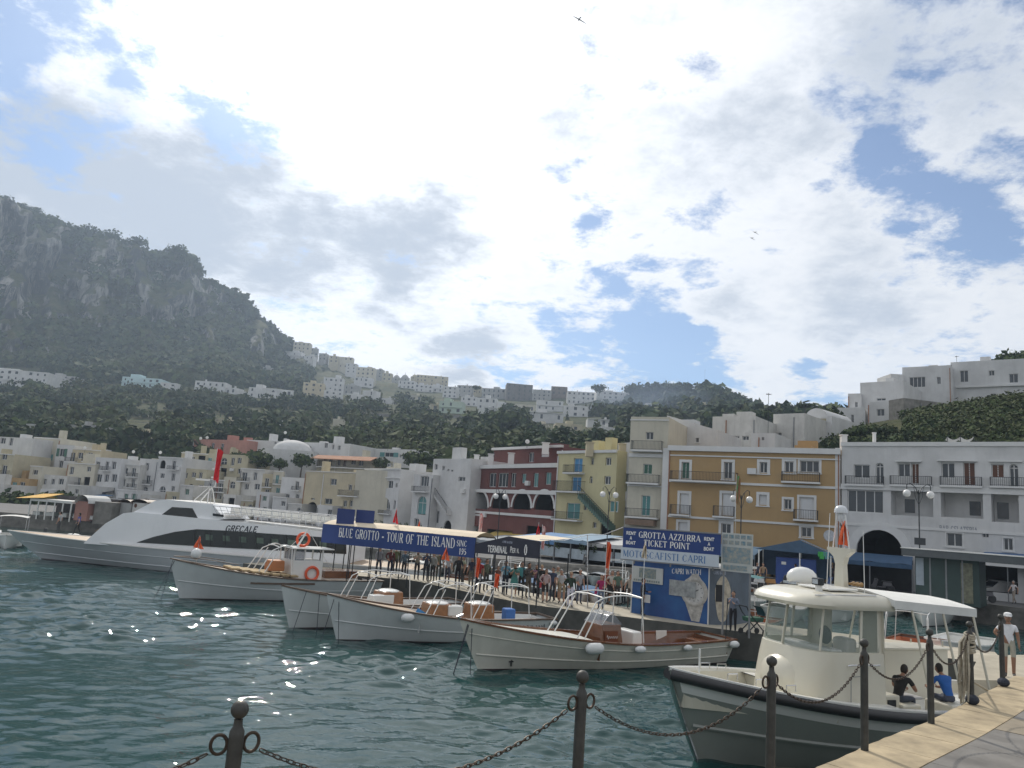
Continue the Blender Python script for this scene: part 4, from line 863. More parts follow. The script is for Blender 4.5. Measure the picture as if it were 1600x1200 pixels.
HH = [
 (458,535,484,553,HP,'pinkish two storey house where the cliff ridge first drops to the town'), (443,549,470,563,HW,'long white house below the first ridge house'), (470,556,489,572,HW,'white house stepping down right of the long white one'),
 (484,544,498,556,HG,'grey house on the skyline beside the pinkish one'), (498,552,510,563,HG,'small grey skyline house, second step down the ridge'), (514,556,529,567,HT,'beige gabled house on the descending skyline'),
 (529,558,551,575,HP,'taller pale house with pointed top on the descending skyline'), (540,568,557,583,HW,'white house tucked under the pointed pale house'), (556,574,585,600,HP,'broad pale block on the lower ridge'), (583,577,597,590,HG,'grey cube at the end of the lower ridge'),
 (553,590,583,604,HW,'low white wall of houses under the broad pale block'), (597,583,612,595,HT,'dim brownish house left of the ridge church'), (622,595,648,608,HW,'white houses beneath the ridge church'),
 (650,587,700,603,HC,'big ochre building on the skyline beside the bell tower'), (648,601,676,613,HW,'white house row below the ochre skyline building, left half'), (676,601,692,613,HW,'white house row below the ochre skyline building, right half'),
 (692,604,714,622,HW,'tall pale house right of the ochre skyline building'), (714,602,737,620,HG,'grey terraced block in the middle of the ridge town'), (738,604,753,620,HT,'house with a round topped tree behind, mid ridge'),
 (753,607,790,622,HG,'long dim house before the dark ruin like block'), (720,620,745,635,HW,'white house lower in the town under the grey terraced block'), (746,622,776,640,HW,'white stacked house lower in the town'),
 (791,600,832,626,mat('dark_stone_block', (.16, .15, .14), .95, var=.3, scale=.6),'large dark square building on the skyline'), (832,609,861,626,HG,'grey wing between the two dark skyline buildings'), (861,604,886,624,mat('brown_stone_block', (.19, .16, .14), .95, var=.3, scale=.6),'dark brown square building on the skyline'),
 (886,612,930,632,HW,'pale blue white house row right of the dark brown building'), (932,612,984,630,HW,'long white hotel like house near the wooded hill'), (838,626,880,642,HW,'pale bluish wall house under the dark buildings'), (880,634,918,652,HW,'tall white house below the pale house row'),
 (762,627,792,638,HW,'low white house under the dim long house'), (798,632,836,644,HP,'cream house below the large dark building'), (826,645,880,658,HW,'white house with row of arches in the lower town'), (868,662,910,674,HT,'beige terrace house in the lower town'),
 (918,655,952,666,HW,'white gabled house among trees above the yellow house'), (940,668,980,681,HW,'white low house right above the yellow house roof'), (900,634,930,643,HG,'grey wall among trees in the town'), (822,662,856,672,HP,'pale cottage in the orchards'), (1010,630,1030,642,HW,'white villa in the smoky wooded hill'),
 (1040,644,1072,654,HW,'white villa low on the wooded hill'), (1092,632,1116,641,HT,'beige villa high on the wooded hill'), (888,682,912,692,HP,'pale rooftop house behind the yellow house'),
 (-60,577,75,602,HW,'very long white house with dark windows at the far left slope'), (75,587,118,602,HG,'grey garden wall building beside the long white house'), (190,590,250,606,mat('pale_blue_plaster', (.45, .58, .60), .9, var=.1),'pale blue flat roofed house on the left slope'), (250,598,276,612,HW,'small white annex right of the pale blue house'),
 (304,596,352,614,HW,'white house with crenellated roof on the left slope'), (352,606,368,616,HW,'tiny white house beside the crenellated one'), (376,612,392,620,HW,'low white wall house before the white terrace row'), (388,606,432,622,HW,'white terrace row amid the slope trees'), (432,609,458,620,HW,'white annex ending the terrace row'),
 (473,598,506,620,HC,'beige house adjoining the three level white house'), (505,590,536,612,HW,'three level white house with terraces'), (506,611,536,624,HW,'lower floor block under the three level white house'), (537,602,561,617,HG,'greyish open terrace house on the slope'), (541,616,576,627,HW,'white base house under the open terrace'),
 (566,610,584,630,HW,'white house with a wide dark opening on the slope'), (672,632,688,644,HT,'roofless ruin with gaps on the wooded slope'), (686,627,722,646,mat('pale_green_plaster', (.42, .50, .42), .9, var=.1),'pale green wall house at the wood edge'), (756,637,776,648,HW,'small white house at the wood edge'), (402,574,430,585,HG,'faint grey house high under the cliff'),
 (1113,650,1178,690,plaster_w2,'old white block with dark slot windows behind the ochre house'), (1208,655,1256,682,plaster_w2,'weathered white house behind the ochre roof'), (1174,672,1211,694,HW,'white cubic roof house with one small window'), (1256,655,1296,672,HP,'pale garage like house under the umbrella pine'),
]
HH += [(150,668,176,680,HG,'dim grey house among the trees above the left greenhouse'),(214,676,240,686,HT,'beige cottage half hidden in the lower left wood'),(262,650,284,661,HW,'little white house alone in the left wood'),(345,655,366,666,HT,'small tan house alone in the middle of the wood'),
 (430,662,452,673,HW,'little white house in the wood above the scalloped villa'),(520,655,545,666,HP,'small cream house in the wood above the veranda house'),(590,660,612,671,HW,'small white house in the wood above the cream gable'),(640,672,668,683,HT,'tan house low in the wood left of the red penthouse'),(700,664,724,676,HW,'white cottage at the wood foot above the red penthouse'),(780,676,806,688,HP,'cream cottage at the wood foot right of the red penthouse'),(596,622,616,632,HW,'white house in the trees under the ridge terrace houses'),(640,618,660,628,HP,'cream house in the trees under the ochre skyline building'),(1070,660,1100,670,HW,'white house at the foot of the smoky hill'),(850,672,876,682,HW,'white cottage between cypress and palm trees')]
for i, (x0, x1, y) in enumerate([(60,130,640),(170,250,662),(205,300,690),(300,390,672),(380,470,648),(470,560,678),(560,650,650),(690,790,654)]):
    HH.append((x0, y-3.5, x1, y, stone_wall, ['dim','long','lowest','grey','faint','mossy','short','rough'][i]+' dry stone terrace wall on the wooded slope above '+['the greenhouse building','the left cream houses','the white balcony houses','the pink house','the domed house','the veranda house','the green tree','the red penthouse'][i], 0))
for q in HH:
    x0, y0, x1, y1 = q[:4]
    if y0 >= 650 and x0 > 1100: continue
    hill_house(*q)
hill_house(612,590,624,602,HG,'small domed church on the skyline', nw=1, dome=True, cat='church')
hill_house(627,590,640,602,HG,'wide low dome house on the skyline beside the church', nw=1, dome=True)
hill_house(641,588,649,603,HT,'slim bell tower with round cap on the skyline', nw=1, dome=True, cat='bell tower')
# white blocks directly behind the ochre house
_, Fs, zs_ = building('white lean to house with sloping roof line behind the cream tower house', 'house', 1041, 77, 1120, 74, 690, 672, [('w',1087,684,1092,691,dict(surround=.1))], plaster_w, 8)
mb = MB(); ua = 0; v0_ = Fs.hit(1046, 649)[1]; mb.face([Fs.pt(0, zs_), Fs.pt(Fs.L, zs_), Fs.pt(0, v0_)]); mb.face([Fs.pt(0, zs_, 8), Fs.pt(0, v0_, 8), Fs.pt(Fs.L, zs_, 8)]); mb.face([Fs.pt(0, v0_), Fs.pt(Fs.L, zs_), Fs.pt(Fs.L, zs_, 8), Fs.pt(0, v0_, 8)])
mb.face([Fs.pt(0, zs_, 0), Fs.pt(0, v0_, 0), Fs.pt(0, v0_, 8), Fs.pt(0, zs_, 8)]); mb.build('gable_wall', plaster_w, bpy.data.objects[_.name])
building('old white block with dark slot windows behind the ochre house', 'house', 1113, 87, 1180, 84, 670, 651, [('w',1143,681,1155,688,dict(bars=3)),('w',1160,681,1170,688)], plaster_w2, 9)
building('white cubic roof house with one small window', 'house', 1174, 81, 1211, 79.5, 680, 677, [('w',1190,683,1194,688)], plaster_w, 6)
building('weathered white house behind the ochre roof', 'house', 1208, 90, 1257, 87.5, 670, 647, [('w',1215,676,1221,682)], plaster_w2, 9)
r_, F_, z_ = building('white barrel vaulted house with a broad shuttered opening', 'house', 1250, 95, 1300, 92, 660, 652, [('w',1262,653,1291,672,dict(shutter=plaster_b))], plaster_w, 9)
mb = MB(); n = 12; mb.grid([[F_.pt(F_.L*(.5-.36*math.cos(math.pi*k/n)), z_-.3+1.5*math.sin(math.pi*k/n), w) for k in range(n+1)] for w in (.1, 8)]); mb.face([F_.pt(F_.L*(.5-.36*math.cos(math.pi*k/n)), z_-.3+1.5*math.sin(math.pi*k/n), .1) for k in range(n+1)]); mb.build('vault', plaster_w, r_, smooth=True)
# white villa on the right hill
vr, _f, _z1 = building('large white stepped villa on the hill at the upper right', 'villa', 1486, 118, 1760, 105, 600, 566, [('w',1500,579,1513,597),('w',1545,579,1554,587),('w',1577,584,1591,598),('w',1548,615,1557,624),('w',1620,584,1640,600),('c',1494,600,1700,603,dict(n='ledge',out=.4))], plaster_w, 14, z0=14, name='villa')
def vill(a, b, ops, **k): building('', '', *a, *b, ops, plaster_w, k.pop('depth', 12), z0=k.pop('z0', 12), wallname='wing_wall', root=vr, **k)
vill((1410,119,1486,115), (600,574), [('w',1421,589,1446,605,dict(bars=4)),('w',1464,589,1470,600)])
vill((1344,114,1412,110), (615,598), [('w',1370,622,1384,626)])
vill((1356,107,1412,104), (640,628), [('w',1370,639,1382,650),('a',1401,638,1409,654)], depth=8)
vill((1325,114,1346,113), (635,615), [('w',1336,628,1340,636)], z0=10)
vill((1308,109,1352,107), (650,637), [('w',1318,650,1322,660),('w',1330,648,1334,660)], z0=8, depth=8)
vill((1392,118,1412,118), (590,584), [], depth=5)
building('grey stone retaining wall below the villa', 'wall', 1412, 99, 1492, 101, 640, 622, [], stone_wall, 3, name='retaining_wall', parapet=0, z0=10)
building('long brown garden wall over the dark hedge', 'wall', 1490, 104, 1760, 100, 632, 627, [], stone_wall, 2, name='retaining_wall', parapet=0, z0=10)
building('rough stone wall with white posts above the white flats', 'wall', 1372, 86, 1408, 86, 680, 668, [], stone_wall, 2, name='retaining_wall', parapet=0, z0=10)

# ---------------- trees ----------------
def crown_arrays(C_, Rr, n, g, size=.30, flat=1.0):
    """leaf sprays spread through lumpy crowns; C_ (k,3) centres, Rr (k,3) radii"""
    k = len(C_); K = k*n
    u = g.normal(size=(K, 3)); u /= np.linalg.norm(u, axis=1)[:, None]; ci = np.repeat(np.arange(k), n)
    ph = g.random((k, 9))*6.28; lump = 1+.20*np.sin(3.1*u[:, 0]+ph[ci, 0])*np.sin(2.7*u[:, 1]+ph[ci, 1])+.16*np.sin(5.3*u[:, 2]+ph[ci, 2]+2*u[:, 0]*2.1)+.10*np.sin(9*u[:, 0]+ph[ci, 3])*np.sin(8*u[:, 1]+ph[ci, 4])
    rad = lump*(1-.42*g.random(K)**1.6)
    p = C_[ci]+u*Rr[ci]*rad[:, None]
    nrm = u+g.normal(size=(K, 3))*.55; nrm /= np.linalg.norm(nrm, axis=1)[:, None]
    t = np.cross(nrm, g.normal(size=(K, 3))); t /= np.linalg.norm(t, axis=1)[:, None]; b = np.cross(nrm, t)
    s = (Rr[ci].mean(1)*size*(.6+.8*g.random(K)))[:, None]; t = t*s; b = b*s*(.5+.4*g.random(K))[:, None]
    v = np.stack([p-t*.9, p-b+t*.1, p+t, p+b*.9-t*.15], 1).reshape(-1, 3)
    return v, np.arange(K*4).reshape(K, 4), ci
GM = [foliage, foliage_d, mat('olive_foliage', (.085, .10, .045), .9, var=.4, scale=.4, spec=.2)]
def wood(name, label, pts, radii, n, mats=GM, seed=1, size=.3, kind='stuff', cat='trees', group=None, bias=(.35, .45, .2)):
    g = np.random.default_rng(seed); C_ = np.array(pts, float); Rr = np.array(radii, float); v, f, ci = crown_arrays(C_, Rr, n, g, size)
    cn = np.array([mnoise.noise(Vector((p[0]*.022, p[1]*.022, seed)))+g.normal()*.16 for p in C_]); mi = np.where(cn > .16, 2 if len(mats) > 2 else 0, np.where(cn < -.02, 1, 0))[ci]; flip = g.random(len(ci)) < .2; mi = np.where(flip, (mi+1) % len(mats), mi)
    o = npmesh(name, v, f, mats, mi); tag(o, label, cat, group, kind); return o
def in_house(x, y, ex=3, up=3, dn=8): return any(a-ex < x < c+ex and b-up < y < d+dn for a, b, c, d in HOUSES)
def scatter(poly_ok, ntry, g, amin=-.62, amax=.62, rmin=90, rmax=800):
    out = []
    for _ in range(ntry):
        a = g.uniform(amin, amax); r = rmin*(rmax/rmin)**g.random(); lo = float(r0(a))+(40 if -.36 < a < -.10 else 10)
        if r < lo: continue
        z = ground(a, r); p = Vector((math.sin(a)*r, math.cos(a)*r, z)); x, y = px(p); w = poly_ok(x, y, r)*min(1, max(.12, 1.15+1.9*mnoise.noise(Vector((p.x*.03, p.y*.03, 4.2)))))
        if w > 0 and g.random() < w and not in_house(x, y): out.append((p, r))
    return out
g = np.random.default_rng(5)
def dens_mid(x, y, r):
    if r > 560 or x > 985: return 0
    if r > 330: return .7
    return .95 if (y > 622 and x < 845) else .35 if x < 985 else 0
S = scatter(dens_mid, 8200, g); 
wood('hillside_wood', 'dense dark green wood covering the middle slope behind the houses', [(p.x, p.y, p.z+1.6) for p, r in S], [((1.7+4.6*g.random()**1.7)*(1 if r > 250 else .8),)*2+((1.8+3.4*g.random()**1.5)*(1 if r > 250 else .8),) for p, r in S], 120, seed=2, size=.25)
def dens_cliff(x, y, r): return (1.2 if r < 695 and r > 500 and y > 505 else .9 if r > 742 else .07) if x < 480 and r > 500 else 0
S = scatter(dens_cliff, 7600, g, amax=-.12, rmin=500, rmax=775)
wood('cliff_scrub', 'dark scrub and trees clinging below and between the grey cliffs', [(p.x, p.y, p.z+1.) for p, r in S], [(5+4*g.random(),)*2+(3.5+3*g.random(),) for p, r in S], 60, seed=3, size=.33, bias=(.3, .6, .1))
def dens_hill(x, y, r): return .9 if x > 968 and x < 1200 and r > 300 else (.25 if x > 730 and x < 990 and r > 330 else (.5 if 985 < x < 1330 and r > 240 else 0))
S = scatter(dens_hill, 5200, g, amin=-.1, amax=.45)
wood('hilltop_wood', 'rounded dark trees covering the smoky hill beside the ridge town', [(p.x, p.y, p.z+1.6) for p, r in S], [(3.6+3*g.random(),)*2+(3+2.4*g.random(),) for p, r in S], 84, seed=4, size=.33)
S = scatter(lambda x, y, r: .95 if x > 1428 and 88 < r < 119 and y > 634 else (.12 if x > 1300 and r < 112 and y > 672 else 0), 4200, g, amin=.35, amax=.75, rmin=86, rmax=125)
wood('hedge', 'dark green hedges and creepers on the bank below the white villa', [(p.x, p.y, p.z+.5) for p, r in S], [(.9+.7*g.random(),)*2+(.7+.6*g.random(),) for p, r in S], 190, seed=6, size=.17, cat='hedge')
TREES = []
def tree(x, yb, ytop, wpx, label, kind='round', dist=None, name='tree', mats=GM, n=420, seed=0, group='trees standing out on the slopes'):
    if dist is None: h = hit_ground(x, yb); a, r = h if h else (az(x, yb)[0], 745)
    else:
        if dist < 150: dist *= KB
        a = az(x, yb)[0]; r = dist/math.cos(a)
    Y = r*math.cos(a); b = V(x, yb, Y); t = V(x, ytop, Y); H = t.z-b.z; R = wpx*Y/FPX/2
    g = np.random.default_rng(seed+int(x)); root = empty(name, tuple(b), 0, label, 'tree', group)
    ch = {'round': .78, 'umbrella': .30, 'cypress': .9, 'palm': .25}[kind]; cz = H*(1-ch/2); mb = MB(); tr = max(.12, H*.03)
    top = H*(1-ch*.75); bend = g.normal(0, .04*H, 2)
    mb.tube([(0, 0, -1), (0, 0, 0), (bend[0]*.4, bend[1]*.4, top*.5), (bend[0], bend[1], top)], [tr*1.3, tr*1.15, tr*.85, tr*.6], 7)
    nl = 7
    for k in range(nl):
        q = 2*math.pi*k/nl+g.random(); e = Vector((math.cos(q)*R*.6, math.sin(q)*R*.6, H*(1-ch*.45))); s = Vector((bend[0], bend[1], top*(.75+.25*g.random())))
        mb.tube([s, s.lerp(e, .5)+Vector((0, 0, H*.03)), e], [tr*.4, tr*.25, tr*.1], 5)
    mb.build('trunk', bark, root, smooth=True)
    k = 9; C_ = []; Rr = []
    for i in range(k):
        q = 2*math.pi*i/k+g.random()*.5; rr = R*(.5+.2*g.random()) if i else 0
        if kind == 'cypress': C_.append((0, 0, H*(.15+.8*i/k))); Rr.append((R*(1-.8*i/k), R*(1-.8*i/k), H*.12)); continue
        C_.append((bend[0]+math.cos(q)*rr, bend[1]+math.sin(q)*rr, cz+H*ch*(.18*(g.random()-.5) if kind != 'umbrella' else .05*g.random()))); s = .5+.15*g.random(); Rr.append((R*s, R*s, H*ch*.5*(.62+.2*g.random())))
    C_.append((bend[0], bend[1], cz+H*ch*.12)); Rr.append((R*.6, R*.6, H*ch*.4))
    v, f, ci = crown_arrays(np.array(C_), np.array(Rr), n//len(C_), g, .26); mi = np.where(g.random(len(f)) < .35, 1, 0)
    npmesh('crown', v, f, mats[:2], mi, parent=root); return root
DK = [foliage_d, foliage]
tree(1258,650,631,26,'lone umbrella pine on the skyline behind the ochre house', 'umbrella', 190, n=700, name='umbrella_pine', mats=DK)
tree(368,463,450,13,'small umbrella pine furthest right on the cliff edge', 'umbrella', 640, name='umbrella_pine', mats=DK)
tree(349,458,447,14,'leaning umbrella pine second from the cliff end', 'umbrella', 640, name='umbrella_pine', mats=DK)
tree(326,455,437,26,'broad pine clump at the notch of the cliff', 'umbrella', 640, name='umbrella_pine', mats=DK)
for i, (x, yb, yt, w, lab) in enumerate([(8,335,304,34,'round tree at the left end of the mountain skyline'), (34,340,317,24,'small tree right of the skyline end tree'), (52,345,322,26,'bushy tree on the falling skyline, third from the left'), (80,355,338,36,'wide low tree on the mountain skyline'), (106,368,350,20,'narrow crown on the mountain skyline'),
  (134,378,352,40,'big double crowned tree on the mountain skyline'), (170,388,358,32,'detached round tree with sky beneath on the skyline'), (215,392,370,34,'tree capping the cliff shoulder'), (196,390,374,16,'bush between the detached tree and cliff shoulder'), (273,405,383,36,'tree overhanging the right end of the high cliff'), (300,415,403,12,'small bush on the cliff corner'), (310,430,412,12,'shrub below the cliff corner')]):
    tree(x, yb, yt, w, lab, 'round', 655, mats=DK, n=420)
for i, (x, yb, yt, w, lab) in enumerate([(936,616,600,26,'dark round tree on the town skyline before the hill'), (990,620,600,34,'leftmost tree of the wooded hill top'), (1020,625,597,44,'highest tree clump of the wooded hill'), (1058,620,600,40,'tree mid top of the wooded hill'), (1105,625,598,34,'tree below the mast on the hill'), (1130,635,604,34,'rounded tree on the falling hill edge'), (1152,640,613,26,'tree low on the falling hill edge'), (1168,648,625,18,'last tree on the falling hill edge'), (745,612,602,14,'lone tree above mid ridge roofs'), (1195,668,640,40,'pale green tree behind the white blocks')]):
    tree(x, yb, yt, w, lab, 'round', 500 if x < 1180 else 180, mats=DK, n=420)
for i, (x, yb, yt, w, Y, lab) in enumerate([(402,738,702,42,131,'dark bushy tree below the scalloped villa'), (470,738,708,30,131,'dark rounded tree beside the dome'), (436,738,715,22,130,'low shrub between the tree and the dome'), (598,736,716,30,128,'tree left of the stepped white tower house'), (655,740,704,44,124,'full green tree behind the cream gable'), (370,722,706,22,132,'green bush on the beige roof terrace'),
   (1305,684,636,30,106,'bright green tree at the foot of the villa'), (1592,598,548,60,122,'green tree top above the villa roof'), (1345,690,666,50,84,'silvery olive tree above the white flats'), (1440,664,640,60,96,'dark climbing shrub under the villa terrace'), (760,690,664,40,210,'grey green tree at the wood edge'), (866,700,672,40,200,'tree between the red and yellow house roofs'), (790,690,640,70,260,'tall dark tree clump at the right edge of the wood'), (95,800,768,60,118,'dark tree before the left cream houses'), (20,815,765,60,112,'dark tree behind the yellow canopy')]):
    tree(x, yb, yt, w, lab, 'round', Y, n=900)
for x, yb, yt, w, lab in [(760,650,636,12,'slim palm tree by the small white house'), (886,660,642,8,'dark cypress in the lower town')]: tree(x, yb, yt, w, lab, 'cypress', None, mats=DK, n=300)
# ---------------- boats ----------------
hull_w = mat('white_hull_paint', (.55, .58, .58), .35, var=.10, scale=.7, streak=.12, coat=.2); hull_c = mat('cream_hull_paint', (.62, .61, .54), .4, var=.12, scale=.7, streak=.2)
anti = mat('dark_antifouling', (.05, .03, .03), .7, var=.3); wood = mat('varnished_wood', (.17, .070, .032), .25, var=.35, scale=4, stretch=(.3, 1, 1), coat=.5)
teak = mat('teak_deck', (.33, .23, .14), .6, var=.3, scale=5, stretch=(.25, 2, 1)); rubw = mat('weathered_wood', (.12, .08, .055), .6, var=.3, scale=4)
gel = mat('white_gelcoat', (.72, .72, .69), .25, var=.06, scale=1, coat=.3); gelc = mat('cream_gelcoat', (.60, .57, .47), .3, var=.08, scale=1, coat=.3)
fend = mat('white_vinyl', (.66, .67, .66), .4, var=.12, scale=3); rope_m = mat('pale_rope', (.42, .38, .30), .9, var=.3, scale=20); rope_d = mat('dark_rope', (.03, .035, .05), .9, var=.2)
orange = mat('orange_flag_cloth', (.80, .14, .045), .8, var=.15, scale=4); red_c = mat('red_flag_cloth', (.70, .02, .03), .8, var=.15, scale=3); rubber = mat('black_rubber', (.03, .03, .032), .45, var=.3, scale=2)
blue_p = mat('blue_plastic', (.04, .22, .50), .45, var=.15); cush = mat('tan_cushion', (.38, .22, .10), .8, var=.2)
def clear_glass(name, col, a):
    if name in _mats: return _mats[name]
    mt = mat(name, col, .04, var=0, alpha=a); return mt
glass_c = clear_glass('tinted_clear_glass', (.24, .32, .29), .34); glass_s = clear_glass('smoke_acrylic', (.25, .27, .30), .5); glass_k = mat('dark_ferry_glass', (.02, .025, .025), .06, var=.3, scale=.8)
class Boat:
    def __init__(s, name, tip, stern, L=None, B=2.6, zb=1.7, zm=1.0, zs=1.0, rake=.9, ts=.75, label='', cat='boat', group=None, full=.5, dr=.45, eb=1.15, em=.38):
        t = Vector((tip.x, tip.y, 0)); e = Vector((stern.x, stern.y, 0)); d = e-t; s.L = L or d.length; s.rz = math.atan2(d.y, d.x)
        s.root = empty(name, tuple(t), s.rz, label, cat, group); s.B, s.zb, s.zm, s.zs, s.rake, s.ts, s.full, s.dr, s.eb, s.em = B, zb, zm, zs, rake, ts, full, dr, eb, em
    def zg(s, u):
        return s.zm+(s.zb-s.zm)*max(0, 1-u/.66)**1.7+(s.zs-s.zm)*max(0, (u-.66)/.34)**1.6
    def hb(s, u):
        a = min(1, u/s.full); return s.B/2*(math.sin(math.pi/2*a)**.85)*(1-(1-s.ts)*max(0, (u-.5)/.5)**2.2)
    def P(s, u, z, side):
        g = s.zg(u); t = max(0, min(1, (z+s.dr)/(g+s.dr))); k = min(1, u/s.full); e = s.eb*(1-k)**1.2+s.em*(1-(1-k)**1.2)
        w = s.hb(u)*t**e; x = u*s.L+s.rake*(1-t)**1.15*(1-min(1, u*1.6))**2
        if u > .9: x -= .25*(1-t)*(u-.9)/.1
        return Vector((x, side*w, z))
    def hull(s, m, bottom=anti, ns=30, zw=.07, cap=.10, capm=rubw, strake=None, capd=.07, rubr=None):
        us = [(k/ns)**1.25 for k in range(ns+1)]; mb = MB()
        for side in (1, -1):
            rows = []
            for u in us:
                g = s.zg(u); zsn = [-s.dr, -s.dr*.45, zw]+[zw+(g-zw)*j/9 for j in range(1, 10)]; rows.append([s.P(u, z, side) for z in zsn])
            i0 = len(mb.f); mb.grid(rows, flip=(side > 0)); n = len(rows[0])-1
            for q in range(i0, len(mb.f)): mb.mi[q] = 1 if (q-i0) % n < 2 else 0
        g = s.zg(1); zsn = [-s.dr, -s.dr*.45, zw]+[zw+(g-zw)*j/9 for j in range(1, 10)]
        A_ = [s.P(1, z, 1) for z in zsn]; B_ = [s.P(1, z, -1) for z in zsn]
        for j in range(len(zsn)-1): mb.cur = 1 if j < 2 else 0; mb.face([A_[j], B_[j], B_[j+1], A_[j+1]])
        h = mb.build('hull', [m, bottom], s.root, smooth=True); s.h = h
        mb = MB()
        for side in (1, -1):
            rows = []
            for u in us:
                g = s.zg(u); p = s.P(u, g, side); o = min(cap, abs(p.y)); rows.append([(p.x, p.y+side*.035, g-capd*.6), (p.x, p.y+side*.04, g+.02), (p.x, p.y-side*o, g+.02), (p.x, p.y-side*o, g-capd)])
            mb.grid(rows, flip=(side < 0))
        a, b = s.P(1, g, 1), s.P(1, g, -1); mb.box(((a.x+.0), 0, s.zg(1)-.01), (.12, a.y-b.y+.06, .07))
        mb.build('gunwale', capm, s.root, smooth=False)
        for zf, mm, rr in (strake or []):
            mb = MB()
            for side in (1, -1): mb.tube([s.P(u, zw+(s.zg(u)-zw)*zf, side)+Vector((0, side*.01, 0)) for u in [.015+.975*k/40 for k in range(41)]], rr, 6)
            mb.build('strake', mm, s.root, smooth=True)
        if rubr:
            mb = MB()
            for side in (1, -1): mb.tube([s.P(u, s.zg(u)-rubr*1.1, side)+Vector((0, side*rubr*.5, 0)) for u in [.0+1.0*k/44 for k in range(45)]], rubr, 10)
            mb.build('rub_rail', rubber, s.root, smooth=True)
    def iw(s, u, zf, cap): return max(.02, min(s.P(u, s.zg(u), 1).y*.9-cap, s.P(u, zf, 1).y-.08))
    def inner(s, u0, u1, zf, m_side, m_floor, cap=.10, dz=.0):
        us = [u0+(u1-u0)*k/14 for k in range(15)]; mb = MB()
        for side in (1, -1):
            rows = [[(s.P(u, s.zg(u), side).x, s.P(u, s.zg(u), side).y-side*min(cap, abs(s.P(u, s.zg(u), side).y)), s.zg(u)-.06-dz), (s.P(u, s.zg(u), side).x, side*s.iw(u, zf, cap), zf)] for u in us]; mb.grid(rows)
        mb.cur = 1
        rows = [[(s.P(u, s.zg(u), 1).x, y*s.iw(u, zf, cap), zf) for y in (-1, 1)] for u in us]; mb.grid(rows)
        mb.cur = 0
        for u in (u0, u1): q = s.P(u, s.zg(u), 1); y = q.y-cap; mb.face([(q.x, -y, zf), (q.x, y, zf), (q.x, y, s.zg(u)-.08), (q.x, -y, s.zg(u)-.08)])
        mb.build('cockpit', [m_side, m_floor], s.root)
    def deck(s, u0, u1, m, dz=.06, name='foredeck', camber=.05):
        us = [u0+(u1-u0)*k/12 for k in range(13)]; mb = MB(); rows = []
        for u in us:
            q = s.P(u, s.zg(u), 1); y = max(.001, q.y-.05); rows.append([(q.x, y*f, s.zg(u)-dz+camber*(1-f*f)) for f in (-1, -.5, 0, .5, 1)])
        mb.grid(rows); mb.build(name, m, s.root, smooth=True)
    def fender(s, u, side, r=.16, l=.5, drop=.1, horiz=True, m=None):
        g = s.zg(u); p = s.P(u, g-drop-r, side); mb = MB(); c = (p.x, p.y+side*(r*1.0), g-drop-r)
        prof = [(.02, -l/2), (r*.6, -l/2+.04), (r*.95, -l/2+.14), (r, 0), (r*.95, l/2-.14), (r*.6, l/2-.04), (.02, l/2)]
        mb.lathe(prof, c, 12, axis='X' if horiz else 'Z'); f = mb.build('fender', m or fend, s.root, smooth=True)
        mb = MB(); mb.tube([(c[0], c[1]-side*.05, c[2]+r*.8), (c[0], p.y, g+.03)], .012, 5); mb.build('lanyard', rope_m, f)
    def frame(s, pts_list, r=.022, m=None, name='rail'):
        mb = MB()
        for pts in pts_list: mb.tube(pts, r, 7)
        return mb.build(name, m or gel, s.root, smooth=True)
    def mooring(s, pairs, m=rope_d, r=.014, name='mooring_line'):
        for a, b in pairs: mb = MB(); mb.tube([a, Vector(a).lerp(Vector(b), .5)+Vector((0, 0, -.03)), b], r, 5); mb.build(name, m, s.root)
def bez(a, b, c, d, n=10):
    a, b, c, d = map(Vector, (a, b, c, d)); return [a*(1-t)**3+b*3*t*(1-t)**2+c*3*t*t*(1-t)+d*t**3 for t in [k/n for k in range(n+1)]]
def flag(loc, h, m, fl, label, cat='flag', pole=steel, wd=.3, fh=.6, parent=None, drop=.0, group=None, polem=None, name='flag'):
    root = empty(name, loc, 0, label, cat, group); mb = MB(); mb.tube([(0, 0, 0), (0, 0, h)], .014, 6); mb.build('pole', polem or pole, root)
    mb = MB(); n = 7
    rows = []
    for i in range(n+1):
        t = i/n; w = wd*(t if fl == 'tri' else (1-.25*t)); z = h-.02-fh*t
        rows.append([(x*w-w*.5*(fl == 'tri'), .09*math.sin(x*9+t*5)*(.3+x), z-(.22*x+.05*math.sin(x*8+i))*fh*.5) for x in [j/6 for j in range(7)]])
    mb.grid(rows); mb.build('cloth', m if isinstance(m, list) else m, root, smooth=True); return root
def hoop(bt, x0, x1, zb_, zt, w0, lean=.5, drop=.0, m=None, r=.025):
    # windscreen arch frame: two raked leg pairs and a curved top bar with posts aft
    pts = []
    for sd in (-1, 1):
        pts.append([(x0-lean, sd*w0, zb_), (x0, sd*w0*.92, zt-.15), (x0+.35, sd*w0*.9, zt)]+[(x0+.35+(x1-x0-.35)*k/4, sd*w0*.9, zt+.10*math.sin(math.pi*k/4)) for k in (1, 2, 3, 4)])
        pts.append([(x0-lean+.35, sd*w0, zb_), (x0+.3, sd*w0*.92, zt-.12)]); pts.append([(x1, sd*w0*.9, zt), (x1+.08, sd*w0, zb_)])
    for x in (x0+.3, x1): pts.append([(x, -w0*.9, zt+.02), (x, 0, zt+.07), (x, w0*.9, zt+.02)])
    return bt.frame(pts, r, m, 'canopy_frame')
